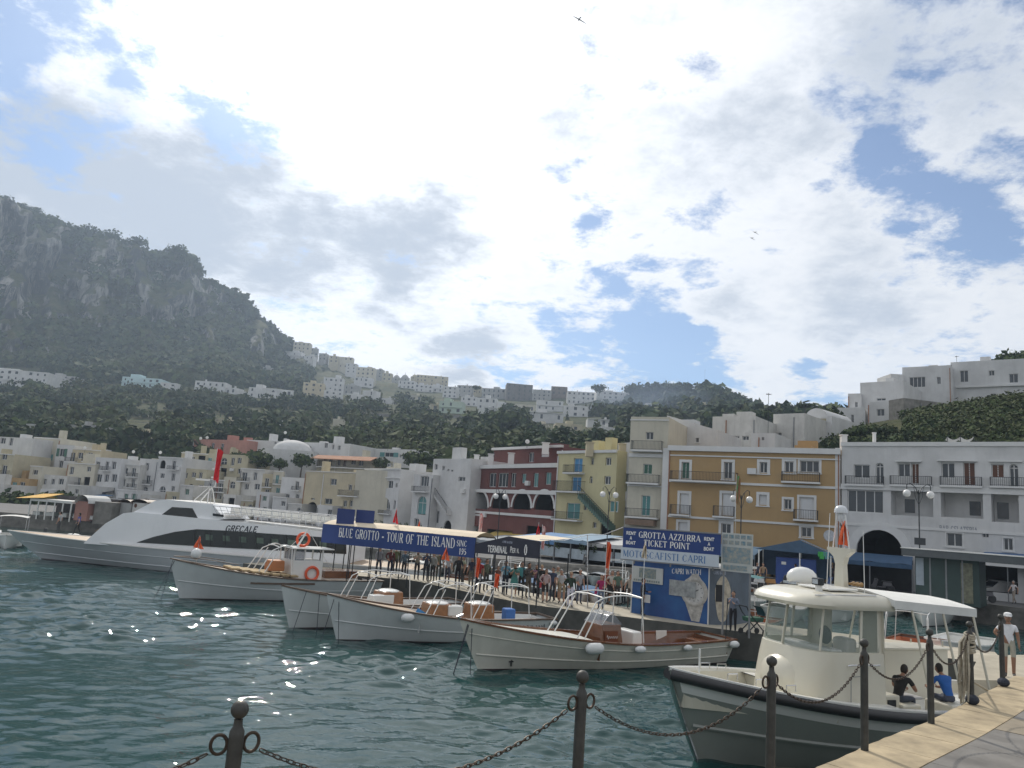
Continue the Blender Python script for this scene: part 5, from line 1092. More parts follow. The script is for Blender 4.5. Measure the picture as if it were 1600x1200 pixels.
def text_strokes():
    T = {}
    def s(c, w, *st): T[c] = (w, st)
    # vertical strokes thick (1), others thin (0): polylines in a unit high box
    s('A', .8, (0, (.06, 0), (.4, 1)), (1, (.4, 1), (.74, 0)), (0, (.18, .33), (.62, .33))); s('B', .66, (1, (.12, 0), (.12, 1)), (0, (.12, 1), (.42, 1), (.54, .88), (.54, .65), (.42, .54), (.12, .54)), (1, (.42, .54), (.58, .42), (.58, .14), (.44, 0)), (0, (.44, 0), (.12, 0)))
    s('C', .7, (0, (.64, .8), (.5, .97), (.3, 1), (.14, .8)), (1, (.14, .82), (.09, .5), (.14, .18)), (0, (.14, .2), (.3, 0), (.5, .03), (.64, .2))); s('D', .74, (1, (.12, 0), (.12, 1)), (0, (.12, 1), (.4, 1), (.6, .82)), (1, (.6, .82), (.66, .5), (.6, .18)), (0, (.6, .18), (.4, 0), (.12, 0)))
    s('E', .62, (1, (.12, 0), (.12, 1)), (0, (.12, 1), (.54, 1), (.54, .86)), (0, (.12, .52), (.44, .52)), (0, (.12, 0), (.56, 0), (.56, .15))); s('F', .6, (1, (.12, 0), (.12, 1)), (0, (.12, 1), (.54, 1), (.54, .85)), (0, (.12, .5), (.44, .5)))
    s('G', .76, (0, (.64, .8), (.5, .97), (.3, 1), (.14, .8)), (1, (.14, .82), (.09, .5), (.14, .18)), (0, (.14, .2), (.3, 0), (.5, 0), (.64, .12)), (1, (.64, .0), (.64, .42)), (0, (.48, .42), (.72, .42))); s('H', .78, (1, (.12, 0), (.12, 1)), (1, (.66, 0), (.66, 1)), (0, (.12, .52), (.66, .52)))
    s('I', .3, (1, (.15, 0), (.15, 1)), (0, (.04, 0), (.26, 0)), (0, (.04, 1), (.26, 1))); s('K', .72, (1, (.12, 0), (.12, 1)), (0, (.12, .4), (.6, 1)), (1, (.3, .58), (.64, 0))); s('L', .58, (1, (.12, 0), (.12, 1)), (0, (.12, 0), (.52, 0), (.52, .18)))
    s('M', .92, (0, (.1, 0), (.13, 1)), (1, (.13, 1), (.45, .1)), (0, (.45, .1), (.78, 1)), (1, (.78, 1), (.81, 0))); s('N', .8, (0, (.1, 0), (.1, 1)), (1, (.1, 1), (.68, 0)), (0, (.68, 0), (.68, 1))); s('O', .78, (0, (.14, .8), (.28, 1), (.5, 1), (.64, .8)), (1, (.64, .82), (.7, .5), (.64, .18)), (0, (.64, .2), (.5, 0), (.28, 0), (.14, .2)), (1, (.14, .18), (.08, .5), (.14, .82)))
    s('P', .62, (1, (.12, 0), (.12, 1)), (0, (.12, 1), (.42, 1)), (1, (.42, 1), (.56, .86), (.56, .6), (.42, .46)), (0, (.42, .46), (.12, .46))); s('R', .7, (1, (.12, 0), (.12, 1)), (0, (.12, 1), (.42, 1)), (1, (.42, 1), (.55, .87), (.55, .64), (.42, .5)), (0, (.42, .5), (.12, .5)), (1, (.34, .5), (.64, 0)))
    s('S', .56, (0, (.48, .82), (.4, 1), (.2, 1), (.1, .82)), (1, (.1, .82), (.14, .62), (.42, .42), (.48, .2)), (0, (.48, .2), (.38, 0), (.18, 0), (.08, .18))); s('T', .68, (1, (.34, 0), (.34, 1)), (0, (.04, .84), (.04, 1), (.64, 1), (.64, .84))); s('U', .76, (1, (.12, 1), (.12, .25)), (0, (.12, .27), (.26, 0), (.5, 0), (.62, .25), (.62, 1)))
    s('W', 1.0, (1, (.05, 1), (.28, 0)), (0, (.28, 0), (.5, .9)), (1, (.5, .9), (.72, 0)), (0, (.72, 0), (.94, 1))); s('Z', .66, (0, (.1, .84), (.1, 1), (.56, 1)), (1, (.56, 1), (.1, 0)), (0, (.1, 0), (.58, 0), (.58, .16))); s('-', .4, (1, (.06, .42), (.34, .42))); s(' ', .38); s('.', .22, (1, (.1, 0), (.1, .09)))
    s('0', .6, (0, (.12, .8), (.22, 1), (.38, 1), (.48, .8)), (1, (.48, .8), (.52, .5), (.48, .2)), (0, (.48, .2), (.38, 0), (.22, 0), (.12, .2)), (1, (.12, .2), (.08, .5), (.12, .8))); s('1', .4, (0, (.08, .82), (.22, 1)), (1, (.22, 0), (.22, 1))); s('2', .56, (0, (.08, .8), (.2, 1), (.38, 1), (.48, .8)), (1, (.48, .8), (.4, .5), (.08, 0)), (0, (.08, 0), (.5, 0)))
    s('3', .56, (0, (.08, .84), (.22, 1), (.4, .98), (.46, .8), (.4, .58), (.22, .54)), (1, (.4, .56), (.5, .3), (.42, .06)), (0, (.42, .05), (.22, 0), (.06, .16))); s('4', .6, (0, (.42, 1), (.06, .32), (.54, .32)), (1, (.42, 0), (.42, 1))); s('5', .56, (0, (.48, 1), (.12, 1), (.1, .56), (.3, .62)), (1, (.3, .62), (.5, .4), (.42, .08)), (0, (.42, .08), (.24, 0), (.06, .12))); s('7', .54, (0, (.06, 1), (.5, 1)), (1, (.5, 1), (.2, 0))); s('9', .56, (0, (.46, .62), (.34, .46), (.16, .5), (.08, .74), (.2, 1), (.38, 1)), (1, (.38, 1), (.5, .7), (.44, .3), (.2, 0)))
    return T
GL = text_strokes()
def lettering(parent, txt, m, org, dx, dz, h, wtot=None, cw=1.0, thick=.17, thin=.075, dn=None, serif=True, name='lettering', slant=0., low=.78):
    """flat raised letters; org = lower left corner, dx,dz unit vectors, h cap height, wtot total width"""
    dx, dz = Vector(dx).normalized(), Vector(dz).normalized(); nn = dx.cross(dz); mb = MB(); org = Vector(org)
    W0 = sum(GL.get(c.upper(), GL[' '])[0]*(low if c.islower() else 1) for c in txt)+.10*len(txt); k = (wtot/(W0*h)) if wtot else cw; x = 0; cnt = [0]
    def quad(a, b, t):
        a = Vector(a); b = Vector(b); d = (b-a)
        if d.length < 1e-6: return
        cnt[0] += 1; e = .004+.0006*(cnt[0] % 5)
        d.normalize(); p = Vector((-d.y, d.x))*t/2; a = a-d*t*.25; b = b+d*t*.25
        mb.face([org+dx*(q.x*h*k+slant*q.y*h)+dz*(q.y*h)+nn*e for q in (a-p, b-p, b+p, a+p)])
    for c in txt:
        sc_ = low if c.islower() else 1; w, st = GL.get(c.upper(), GL[' '])
        for s in st:
            tk = (thick if s[0] else thin)*sc_; P_ = [(x+q[0]*sc_, q[1]*sc_) for q in s[1:]]
            for a, b in zip(P_[:-1], P_[1:]): quad(a, b, tk)
            if serif and s[0] and len(P_) == 2 and abs(P_[0][0]-P_[1][0]) < .3*sc_:
                for q in P_:
                    if q[1] < .01 or q[1] > .99*sc_: quad((q[0]-.11*sc_, q[1]), (q[0]+.11*sc_, q[1]), .05*sc_)
        x += (w+.10)*sc_
    return mb.build(name, m, parent)
white_t = mat('white_lettering', (.80, .80, .78), .6, var=0); black_t = mat('dark_lettering', (.04, .045, .06), .5, var=0); blue_t = mat('blue_lettering', (.05, .16, .38), .5, var=0)
def lifebuoy(parent, c, R=.34, r=.075, axis='Y', name='lifebuoy'):
    mb = MB(); rows = []
    for i in range(24):
        t = 2*math.pi*i/24; rows.append([((R+r*math.cos(p))*math.cos(t), r*math.sin(p), (R+r*math.cos(p))*math.sin(t)) for p in [2*math.pi*j/8 for j in range(8)]])
    rows.append([tuple(v) for v in rows[0]])
    for q in rows:
        for j in range(8):
            v = q[j]; q[j] = (v[0]+c[0], v[1]+c[1], v[2]+c[2]) if axis == 'Y' else (v[1]+c[0], v[0]+c[1], v[2]+c[2])
    mb.grid(rows, close=True)
    return mb.build(name, mat('orange_lifebuoy', (.72, .10, .03), .5, var=.1), parent, smooth=True)
# ---- cream wooden boat with console, centre ----
GRB = 'white wooden tour boats moored bow out along the pier'
t = W(718, 966, 1.75); e = W(1120, 992, 1.0)
b = Boat('tour_boat', t, e, B=2.9, zb=1.75, zm=.95, zs=1.0, rake=1.15, ts=.72, label='large cream wooden boat with varnished console in the centre of the harbour', group=GRB)
b.hull(hull_c, capm=wood, cap=.16, strake=[(.30, hull_c, .03), (.72, hull_c, .02)]); L = b.L
b.deck(.0, .42, hull_c, name='foredeck'); b.inner(.42, .97, .42, wood, teak, cap=.16)
mb = MB(); mb.box((L*.50, 0, .62), (1.3, 1.5, .5)); mb.box((L*.505, 0, 1.18), (1.05, 1.25, .75), taper=.86); con = mb.build('console', wood, b.root, bevel=.04)
mb = MB(); mb.box((L*.505-.05, -.63, 1.13), (.62, .01, .42)); mb.build('console_panel', mat('dark_varnish', (.16, .05, .02), .3, var=.2), con)
for q, (xx, ww) in enumerate(((-.18, .05), (-.10, .03), (-.03, .04), (.05, .03), (.13, .04))):
    pass
mb = MB(); pts = [(L*.505-.28+.5*k/24, -.655, 1.12+.055*math.sin(k*1.35)*(1.6 if k < 4 else .8)) for k in range(25)]; mb.tube(pts, .009, 4); mb.build('script_lettering', white_t, con)
mb = MB(); rows = [[(L*.505-.45-.15*k/4+.18*k, y*.55*(1-.04*k), 1.55+.42*math.sin(math.pi/2*k/4)) for y in (-1, -.6, 0, .6, 1)] for k in range(5)]; mb.grid(rows)
for sd in (-1, 1): mb.face([rows[k][0 if sd < 0 else 4] for k in range(5)]+[(L*.505+.52, sd*.52, 1.55)])
mb.build('windscreen', glass_s, b.root, smooth=True)
b.frame([[tuple(r[0]) for r in rows]+[tuple(q) for q in rows[4][1:4]]+[tuple(r[4]) for r in rows[::-1]]], .012, steel, 'windscreen_frame')
hoop(b, L*.42, L*.60, .95, 2.55, .95, lean=.95, m=gel, r=.026)
mb = MB(); mb.box((L*.61, 0, .85), (.5, 1.2, .85), taper=.9); mb.build('helm_seat', gel, b.root, bevel=.05)
mb = MB(); mb.box((L*.80, 0, .52), (2.2, .5, .2)); mb.box((L*.93, 0, .62), (.5, 1.4, .35)); mb.build('bench', wood, b.root, bevel=.02)
mb = MB(); mb.box((L*.83, 1.1, .84), (.55, .04, .38)); mb.build('life_jacket_box', gel, b.root)
for u, r, l in ((.385, .20, .75), (.555, .13, .5), (.755, .12, .42), (.985, .14, .5)): b.fender(u, -1, r, l, .03)
b.mooring([((.35, -.1, 1.65), (-.35, -.5, -.05)), ((.45, -.1, 1.6), (.25, -.6, -.05)), ((.3, -.1, 1.65), (-.3, -.4, -.05))])
mb = MB(); mb.tube([(.05, 0, 1.72), (-.08, 0, 1.80), (.12, 0, 1.86)], .05, 8); mb.build('bowsprit_cap', steel, b.root, smooth=True)
lx = b.P(.20, .5, 1); mb = MB(); q = b.P(.13, .28, -1); mb.box((q.x, q.y-.03, q.z), (.05, .03, .22)); mb.box((q.x, q.y-.03, q.z+.05), (.18, .03, .05)); mb.build('anchor', iron, b.root)
b.frame([[(L*.965, -.9, .95), (L*.97, -.9, 2.6)]], .02, iron, 'boat_hook')
# ---- pale boats behind it ----
def gozzo(tip, stern, label, B=2.6, zb=1.8, zm=1.0, engines=(), hoops=(), fenders=(), extras=None, hm=None, L=None, zs=1.0, cap=rubw):
    b = Boat('tour_boat', tip, stern, L=L, B=B, zb=zb, zm=zm, zs=zs, rake=.75, ts=.7, label=label, group=GRB); L = b.L
    b.hull(hm or hull_w, capm=cap, cap=.13, strake=[(.42, hm or hull_w, .028)]); b.deck(0, .36, teak); b.inner(.36, .97, .45, gel, teak, cap=.13)
    for x in engines:
        mb = MB(); mb.box((L*x, 0, .95), (1.15, 1.2, 1.1), taper=.84); en = mb.build('engine_box', mat('golden_wood', (.30, .13, .045), .3, var=.4, scale=3, coat=.4), b.root, bevel=.06); mb = MB(); mb.ell((L*x, 0, 1.5), (.50, .54, .10)); mb.build('lid', gel, en, smooth=True)
    for a, c, w in hoops: hoop(b, L*a, L*c, .95, 2.25, w, lean=.6, m=gel, r=.022)
    for u, r, l in fenders: b.fender(u, -1, r, l, .06)
    mb = MB(); mb.box((L*.9, 0, .65), (.5, 1.5, .3)); mb.box((L*.72, 0, .62), (.4, 1.7, .25)); mb.build('bench', gel, b.root, bevel=.03)
    return b
b3 = gozzo(W(511, 925, 1.85), W(853, 962, 1.0), 'pale blue white boat with one oval fender, just left of the cream boat', engines=(.47, .665), hoops=((.44, .585, .85), (.66, .86, .85)), fenders=((.30, .17, .55),))
L = b3.L; mb = MB(); mb.box((L*.385, -.35, 1.02), (.5, .04, .42), M4=Matrix.Rotation(.5, 3, 'Y')); mb.build('blue_board', blue_p, b3.root)
mb = MB(); mb.box((L*.53, -.4, 1.25), (.62, .5, .42)); mb.build('storage_box', gel, b3.root, bevel=.05)
mb = MB(); mb.box((L*.80, -.2, 1.08), (.45, .5, .5)); mb.build('blue_seat', mat('blue_canvas', (.05, .15, .42), .8, var=.2), b3.root, bevel=.06)
q = b3.P(.82, .66, -1); q2 = b3.P(.95, .66, -1); lettering(b3.root, '7 NA 1334', black_t, (q.x, q.y-.03, .63), (q2-q).normalized(), (0, 0, 1), .17, (q2-q).length)
b3.mooring([((.3, -.1, 1.7), (-.2, -.5, -.05)), ((.45, -.15, 1.7), (.5, -.6, -.05))])
b3.fender(.985, -1, .11, .35, .05)
d = (W(853, 962, 1.0)-W(511, 925, 1.85)); t4 = W(440, 912, 1.85)
d = Matrix.Rotation(R_(15), 3, 'Z') @ d
b4 = gozzo(t4, t4+d*.95, 'pale boat half hidden between the fender boat and the wheelhouse boat', engines=(.56,), hoops=((.40, .62, .85),), fenders=())
b4.fender(.40, -1, .16, .5, .0, m=gel); mb = MB(); mb.box((b4.L*.5, -.3, 1.15), (1.1, .5, .45)); mb.build('storage_box', gel, b4.root, bevel=.04)
b4.mooring([((.9, -.5, 1.6), (.3, -.8, -.05)), ((1.4, -.7, 1.5), (1.3, -1.0, -.05))])
# ---- boat with wheelhouse ----
t5 = W(266, 872, 2.0); e5 = W(640, 905, 1.1)
b5 = Boat('tour_boat', t5, e5, L=11.2, B=3.1, zb=2.0, zm=1.15, zs=1.1, rake=.9, ts=.75, label='white boat with small wheelhouse and orange lifebuoys nearest the ferry', group=GRB); L = b5.L
b5.hull(hull_w, capm=rubw, cap=.14, strake=[(.45, hull_w, .03)]); b5.deck(0, .60, teak); b5.inner(.60, .97, .5, gel, wood, cap=.14)
mb = MB()
for k in range(7): x = L*(.27+.045*k); hbw = b5.hb(x/L)-.3; mb.box((x, 0, b5.zg(x/L)+.10), (.36, hbw*1.9, .10))
mb.build('slatted_mats', mat('straw_matting', (.42, .32, .18), .9, var=.4, scale=8), b5.root, bevel=.02)
x0, x1, zw0 = L*.535, L*.685, 1.0
mb = MB(); mb.box(((x0+x1)/2, 0, 1.55), (x1-x0, 1.5, 1.1)); 
for x in (x0+.04, x0+.62, x1-.05):
    for y in (-.72, .72): mb.box((x, y, 2.35), (.07, .07, .62))
mb.box((x0+.04, 0, 2.35), (.07, .05, .62)); mb.build('wheelhouse', gel, b5.root)
mb = MB(); mb.box(((x0+.35), -.745, 2.351), (.55, .012, .5)); mb.box((x0+.03, .36, 2.35), (.012, .6, .5)); mb.box((x0+.03, -.36, 2.35), (.012, .6, .5)); mb.box((x0+.35, .745, 2.35), (.55, .012, .5)); mb.build('window', glass_s, b5.root)
mb = MB(); mb.box(((x0+x1)/2+.15, 0, 2.72), (x1-x0+.75, 1.85, .07)); mb.build('roof', gel, b5.root, bevel=.03)
lifebuoy(b5.root, ((x0+x1)/2+.25, -.83, 1.42)); lifebuoy(b5.root, (x0+.75, .1, 3.15), axis='Y')
mb = MB(); mb.tube([(x0+.35, -.1, 2.7), (x0+.9, -.1, 3.75)], [.07, .03], 8); mb.build('mast', gel, b5.root)
b5.mooring([((x0+.9, -.1, 3.7), (x0-.9, .6, 1.6)), ((x0+.9, -.1, 3.7), (x1+1.2, .4, 1.3))], m=gel, r=.012, name='stay_wire')
hoop(b5, L*.43, L*.52, 1.35, 2.75, .95, lean=.75, m=gel, r=.03)
mb = MB(); mb.box((L*.475, .1, 1.75), (.85, .9, .55), taper=.92); mb.build('deck_box', mat('orange_tan_box', (.45, .17, .06), .6, var=.2), b5.root, bevel=.05)
b5.frame([[(.15, 0, 2.1), (L*.13, .85, 2.05), (L*.27, 1.25, 1.85)], [(.15, 0, 2.1), (L*.13, -.85, 2.05), (L*.27, -1.25, 1.85)]], .02, rubw, 'bow_rail')
mb = MB(); mb.box((L*.80, .2, 1.35), (2.0, 1.3, .4)); mb.build('engine_cover', wood, b5.root, bevel=.04)
q = [b5.P(.33+.30*k/10, .95, -1)+Vector((0, -.02, 0)) for k in range(11)]; mb = MB(); mb.grid([[p+Vector((0, 0, .09)), p-Vector((0, 0, .05))] for p in q]); mb.build('wood_stripe', rubw, b5.root)
b5.mooring([((.1, -.1, 1.9), (-.3, -.6, -.05)), ((.2, -.1, 1.9), (-.6, -.3, -.05))])
p = b5.P(.10, 1.9, -1); mb = MB(); mb.ell((p.x, p.y+.25, 2.25), (.26, .26, .28), 14, 10); mb.build('buoy_fender', fend, b5.root, smooth=True)
def on_boat(b, x, y, z): return b.root.matrix_basis @ Vector((x, y, z)) if False else Vector((b.root.location.x+x*math.cos(b.rz)-y*math.sin(b.rz), b.root.location.y+x*math.sin(b.rz)+y*math.cos(b.rz), z))
GF = 'orange pennants on the boats'
flag(on_boat(b5, 1.35, .35, 1.8), 1.35, orange, 'tri', 'orange pennant at the bow of the wheelhouse boat', wd=.5, fh=.6, group=GF)
flag(V(738, 962, 31.5)*1.0, 2.3, orange, 'q', 'orange pennant on a tall pole behind the fender boat', wd=.16, fh=.75, group=GF)
flag(V(769, 958, 32.), 1.6, orange, 'q', 'orange pennant on a short pole left of the blue seat', wd=.2, fh=.55, group=GF)
flag(V(692, 925, 33.), 1.9, orange, 'tri', 'orange triangular pennant over the middle boat frames', wd=.36, fh=.55, group=GF)
flag(V(942, 975, 27.), 2.8, orange, 'q', 'orange pennant over the cream boat canopy frame', wd=.16, fh=.9, group=GF)
flag(V(1002, 990, 27.), 3.1, mat('cream_flag_cloth', (.6, .5, .36), .8, var=.1), 'tri', 'cream pennant before the ticket kiosk', wd=.22, fh=.55)
for (x, yb, yt, lab) in ((613, 828, 795, 'red furled pennant above the blue banner'), (651, 828, 812, 'small orange pennant above the blue banner'), (893-57, 870, 820, 'red furled flag right of the terminal canopy')):
    p = V(x, yb+40, 43); flag(p, (yb+40-yt)*43/FPX, orange if 'orange' in lab else red_c, 'tri', lab, wd=.3, fh=.8, group='furled flags on the pier canopy')
for (x, yt, lab) in ((744, 803, 'red and white signal flag at the banner joint'), (844, 822, 'red striped signal flag at the canopy corner')):
    p = V(x, 880, 42); flag(p, (880-yt)*42/FPX, mat('red_white_cloth', (.6, .1, .1), .8, var=.6, scale=5, col2=(.7, .7, .68)), 'q', lab, wd=.2, fh=1.2, group='furled flags on the pier canopy')

# ---- ferry ----
A = W(80, 882, 0); Bp = W(300, 899, 0); dd = (Bp-A).normalized(); F = Face((A.x, A.y), (A.x+dd.x*30, A.y+dd.y*30)); HB = 2.8
Fc = Face(F.A+F.n*HB, F.A+F.n*HB+F.d*30); ut, zt_ = Fc.hit(12, 828); tipw = Fc.pt(ut, 0); stw = Fc.pt(ut+30, 0)
fb = Boat('ferry', tipw, stw, B=2*HB, zb=zt_, zm=1.45, zs=1.35, rake=4.2, ts=.95, label='long white ferry with dark side windows and a raked bow', cat='ferry', full=.42, dr=.8, em=.25)
fer = mat('ferry_hull_paint', (.53, .56, .58), .3, var=.08, scale=.3, streak=.06, coat=.3); fb.hull(fer, bottom=mat('ferry_boot_top', (.12, .10, .11), .5, var=.2), cap=.12, capm=gel, strake=[(.22, fer, .035), (.62, fer, .02)]); fb.deck(0, .97, teak, dz=.03)  # hull painted greyer than the superstructure for the shade on its flare
froot = fb.root
def fx(p):                                     # world to ferry local
    q = Vector(p)-froot.location; c, s_ = math.cos(-fb.rz), math.sin(-fb.rz); return Vector((q.x*c-q.y*s_, q.x*s_+q.y*c, p[2]))
def prof(pxs): return [F.hit(x, y) for x, y in pxs]
def slab(pts, w0, w1, name, m, parent=froot, bevel=0):
    mb = MB(); n = len(pts)
    a = [fx(F.pt(u, v, w0)) for u, v in pts]; c = [fx(F.pt(u, v, w1)) for u, v in pts]; mb.face(a); mb.face(c[::-1])
    for i in range(n): j = (i+1) % n; mb.face([a[j], a[i], c[i], c[j]])
    return mb.build(name, m, parent, bevel=bevel)
ZD = 1.40; xe = 545
low = prof([(127, 838), (160, 818), (188, 802), (206, 800), (330, 812), (xe, 836)]); low = [(low[0][0], 1.45)]+low[1:]+[(low[-1][0], ZD)]
fsup = mat('ferry_white_paint', (.82, .83, .84), .3, var=.06, scale=.5, streak=.08, coat=.3); slab(low, .35, 2*HB-.35, 'superstructure', fsup, bevel=.06)
ph = prof([(198, 802), (236, 782), (254, 780), (327, 788), (345, 811), (330, 814), (206, 803)]); slab(ph, .55, 2*HB-.55, 'wheelhouse', fsup, bevel=.08)
wn = prof([(209, 848), (236, 839), (270, 831), (304, 827), (345, 829), (xe-6, 842), (xe-6, 866), (345, 856)]); ww = slab(wn, .325, .36, 'window_band', glass_k); slab(wn, 2*HB-.36, 2*HB-.325, 'window_band', glass_k)
for x in range(300, xe-20, 24):
    q = prof([(x, 828+(x-300)*.06), (x+1.3, 828+(x-300)*.06), (x+2, 853+(x-300)*.06), (x+.7, 853+(x-300)*.06)]); slab(q, .305, .324, 'mullion', mat('dark_mullion', (.015, .015, .017), .4, var=0), ww)
for x in (318, 345, 371, 398, 421, 447, 470, 497): q = prof([(x, 834+(x-300)*.062), (x+11, 835+(x-300)*.062), (x+11, 844+(x-300)*.06), (x, 843+(x-300)*.06)]); slab(q, .312, .3245, 'curtain', mat('dim_curtain', (.10, .14, .11), .5, var=.6, scale=3), ww)  # pale patches added over the glass as glimpses of a lighter inside
slab(prof([(241, 808), (263, 792), (295, 794), (304, 811)]), .53, .56, 'side_window', glass_k); slab(prof([(329, 802), (346, 804), (346, 808), (329, 806)]), .33, .36, 'vent', iron)
# front windscreen of the wheelhouse
a, c = prof([(202, 799.5), (234, 783)]); q = [fx(F.pt(a[0]-.05, a[1]+.03, w)) for w in (.8, 2*HB-.8)]+[fx(F.pt(c[0]-.05, c[1]+.03, w)) for w in (2*HB-.9, .9)]; mb = MB(); mb.face(q); mb.build('windscreen', glass_k, froot)
a, c = prof([(135, 832), (183, 805)])
for w0, w1 in ((.5, 1.0),): mb = MB(); mb.face([fx(F.pt(a[0], a[1]+.06, w0+.4)), fx(F.pt(a[0], a[1]+.06, w1)), fx(F.pt(c[0], c[1]+.06, w1)), fx(F.pt(c[0], c[1]+.06, w0+.4))]); mb.build('skylight', glass_k, froot)
u0, v0 = F.hit(348, 830); u1, v1 = F.hit(398, 832); o_ = fx(F.pt(u0, v0, .345)); o2 = fx(F.pt(u1, v1, .345)); lettering(froot, 'GRECALE', black_t, o_, o2-o_, (0, 0, 1), .36, (o2-o_).length, thick=.2, thin=.16, slant=.25, serif=False)
# upper deck rails and benches
for w, nm in ((.5, 'rail'), (2*HB-.5, 'rail')):
    mb = MB(); top = prof([(328, 790), (xe, 810)]); bot = prof([(335, 806), (xe, 830)])
    A1, A2 = fx(F.pt(*top[0], w)), fx(F.pt(*top[1], w)); B1, B2 = fx(F.pt(*bot[0], w)), fx(F.pt(*bot[1], w))
    for k in (0, .4, .7): mb.tube([A1.lerp(B1, k), A2.lerp(B2, k)], .028 if k == 0 else .016, 6)
    for k in range(22): mb.tube([A1.lerp(A2, k/21), B1.lerp(B2, k/21)], .018, 5)
    mb.build(nm, steel, froot)
for k in range(12):
    x = 345+k*16; u, v = F.hit(x, 808+(x-345)*.1); mb = MB(); p = fx(F.pt(u, v, HB)); mb.box((p.x, p.y, v+.25), (.45, 3.6, .06)); mb.box((p.x+.22, p.y, v+.48), (.06, 3.6, .4)); mb.build('deck_seat', gel, froot)
# mast
mx = prof([(262, 781), (292, 762), (300, 745)]); p0 = fx(F.pt(mx[0][0]+.6, mx[0][1], HB)); 
mb = MB()
for dy in (-.6, .6): mb.tube([p0+Vector((0, dy, -.1)), p0+Vector((.9, dy*.4, 1.0))], .035, 6); mb.tube([p0+Vector((1.1, dy, -.1)), p0+Vector((.95, dy*.4, 1.0))], .035, 6)
mb.box(tuple(p0+Vector((.9, 0, 1.05))), (1.3, 1.0, .05)); mb.tube([p0+Vector((1.2, 0, 1.05)), p0+Vector((1.35, 0, 2.6))], .03, 6)
for zz_ in (1.7, 2.3): mb.box(tuple(p0+Vector((1.15, 0, zz_))), (.5, .15, .12))
mb.build('mast', gel, froot); mb = MB(); mb.box(tuple(p0+Vector((.3, 0, 1.5))), (.9, .25, .12)); mb.build('radar', gel, froot)
u, v = F.hit(317, 786); p = F.pt(u, v, HB*.4); flag(tuple(p), (786-700)*(p.y)/FPX, red_c, 'q', 'long red flag on the ferry wheelhouse', wd=.42, fh=2.1)
for k, (x0, x1) in enumerate(((526, 553), (556, 584))):       # blue panels at the ferry's stern side
    Fp = Face((V(x0, 810, 44).x, 44), (V(x1, 810, 43.6).x, 43.6)); u0, za = 0, Fp.hit(x0, 818)[1]; zb_ = Fp.hit(x0, 794+k*2)[1]; mb = MB(); fbox(mb, Fp, 0, Fp.L, za, zb_, 0, .05)
    root = empty('information_panel', (0, 0, 0), 0, ['plain dark blue panel behind the banner, left one', 'plain dark blue panel behind the banner, right one'][k], 'panel', 'blue panels behind the banner'); mb.build('board', mat('navy_board', (.02, .04, .16), .6, var=.1), root)
    mb = MB()
    for u in (.05, Fp.L-.05): mb.tube([Fp.pt(u, ZPIER, .1), Fp.pt(u, za, .1)], .03, 6)
    mb.build('post', iron, root)
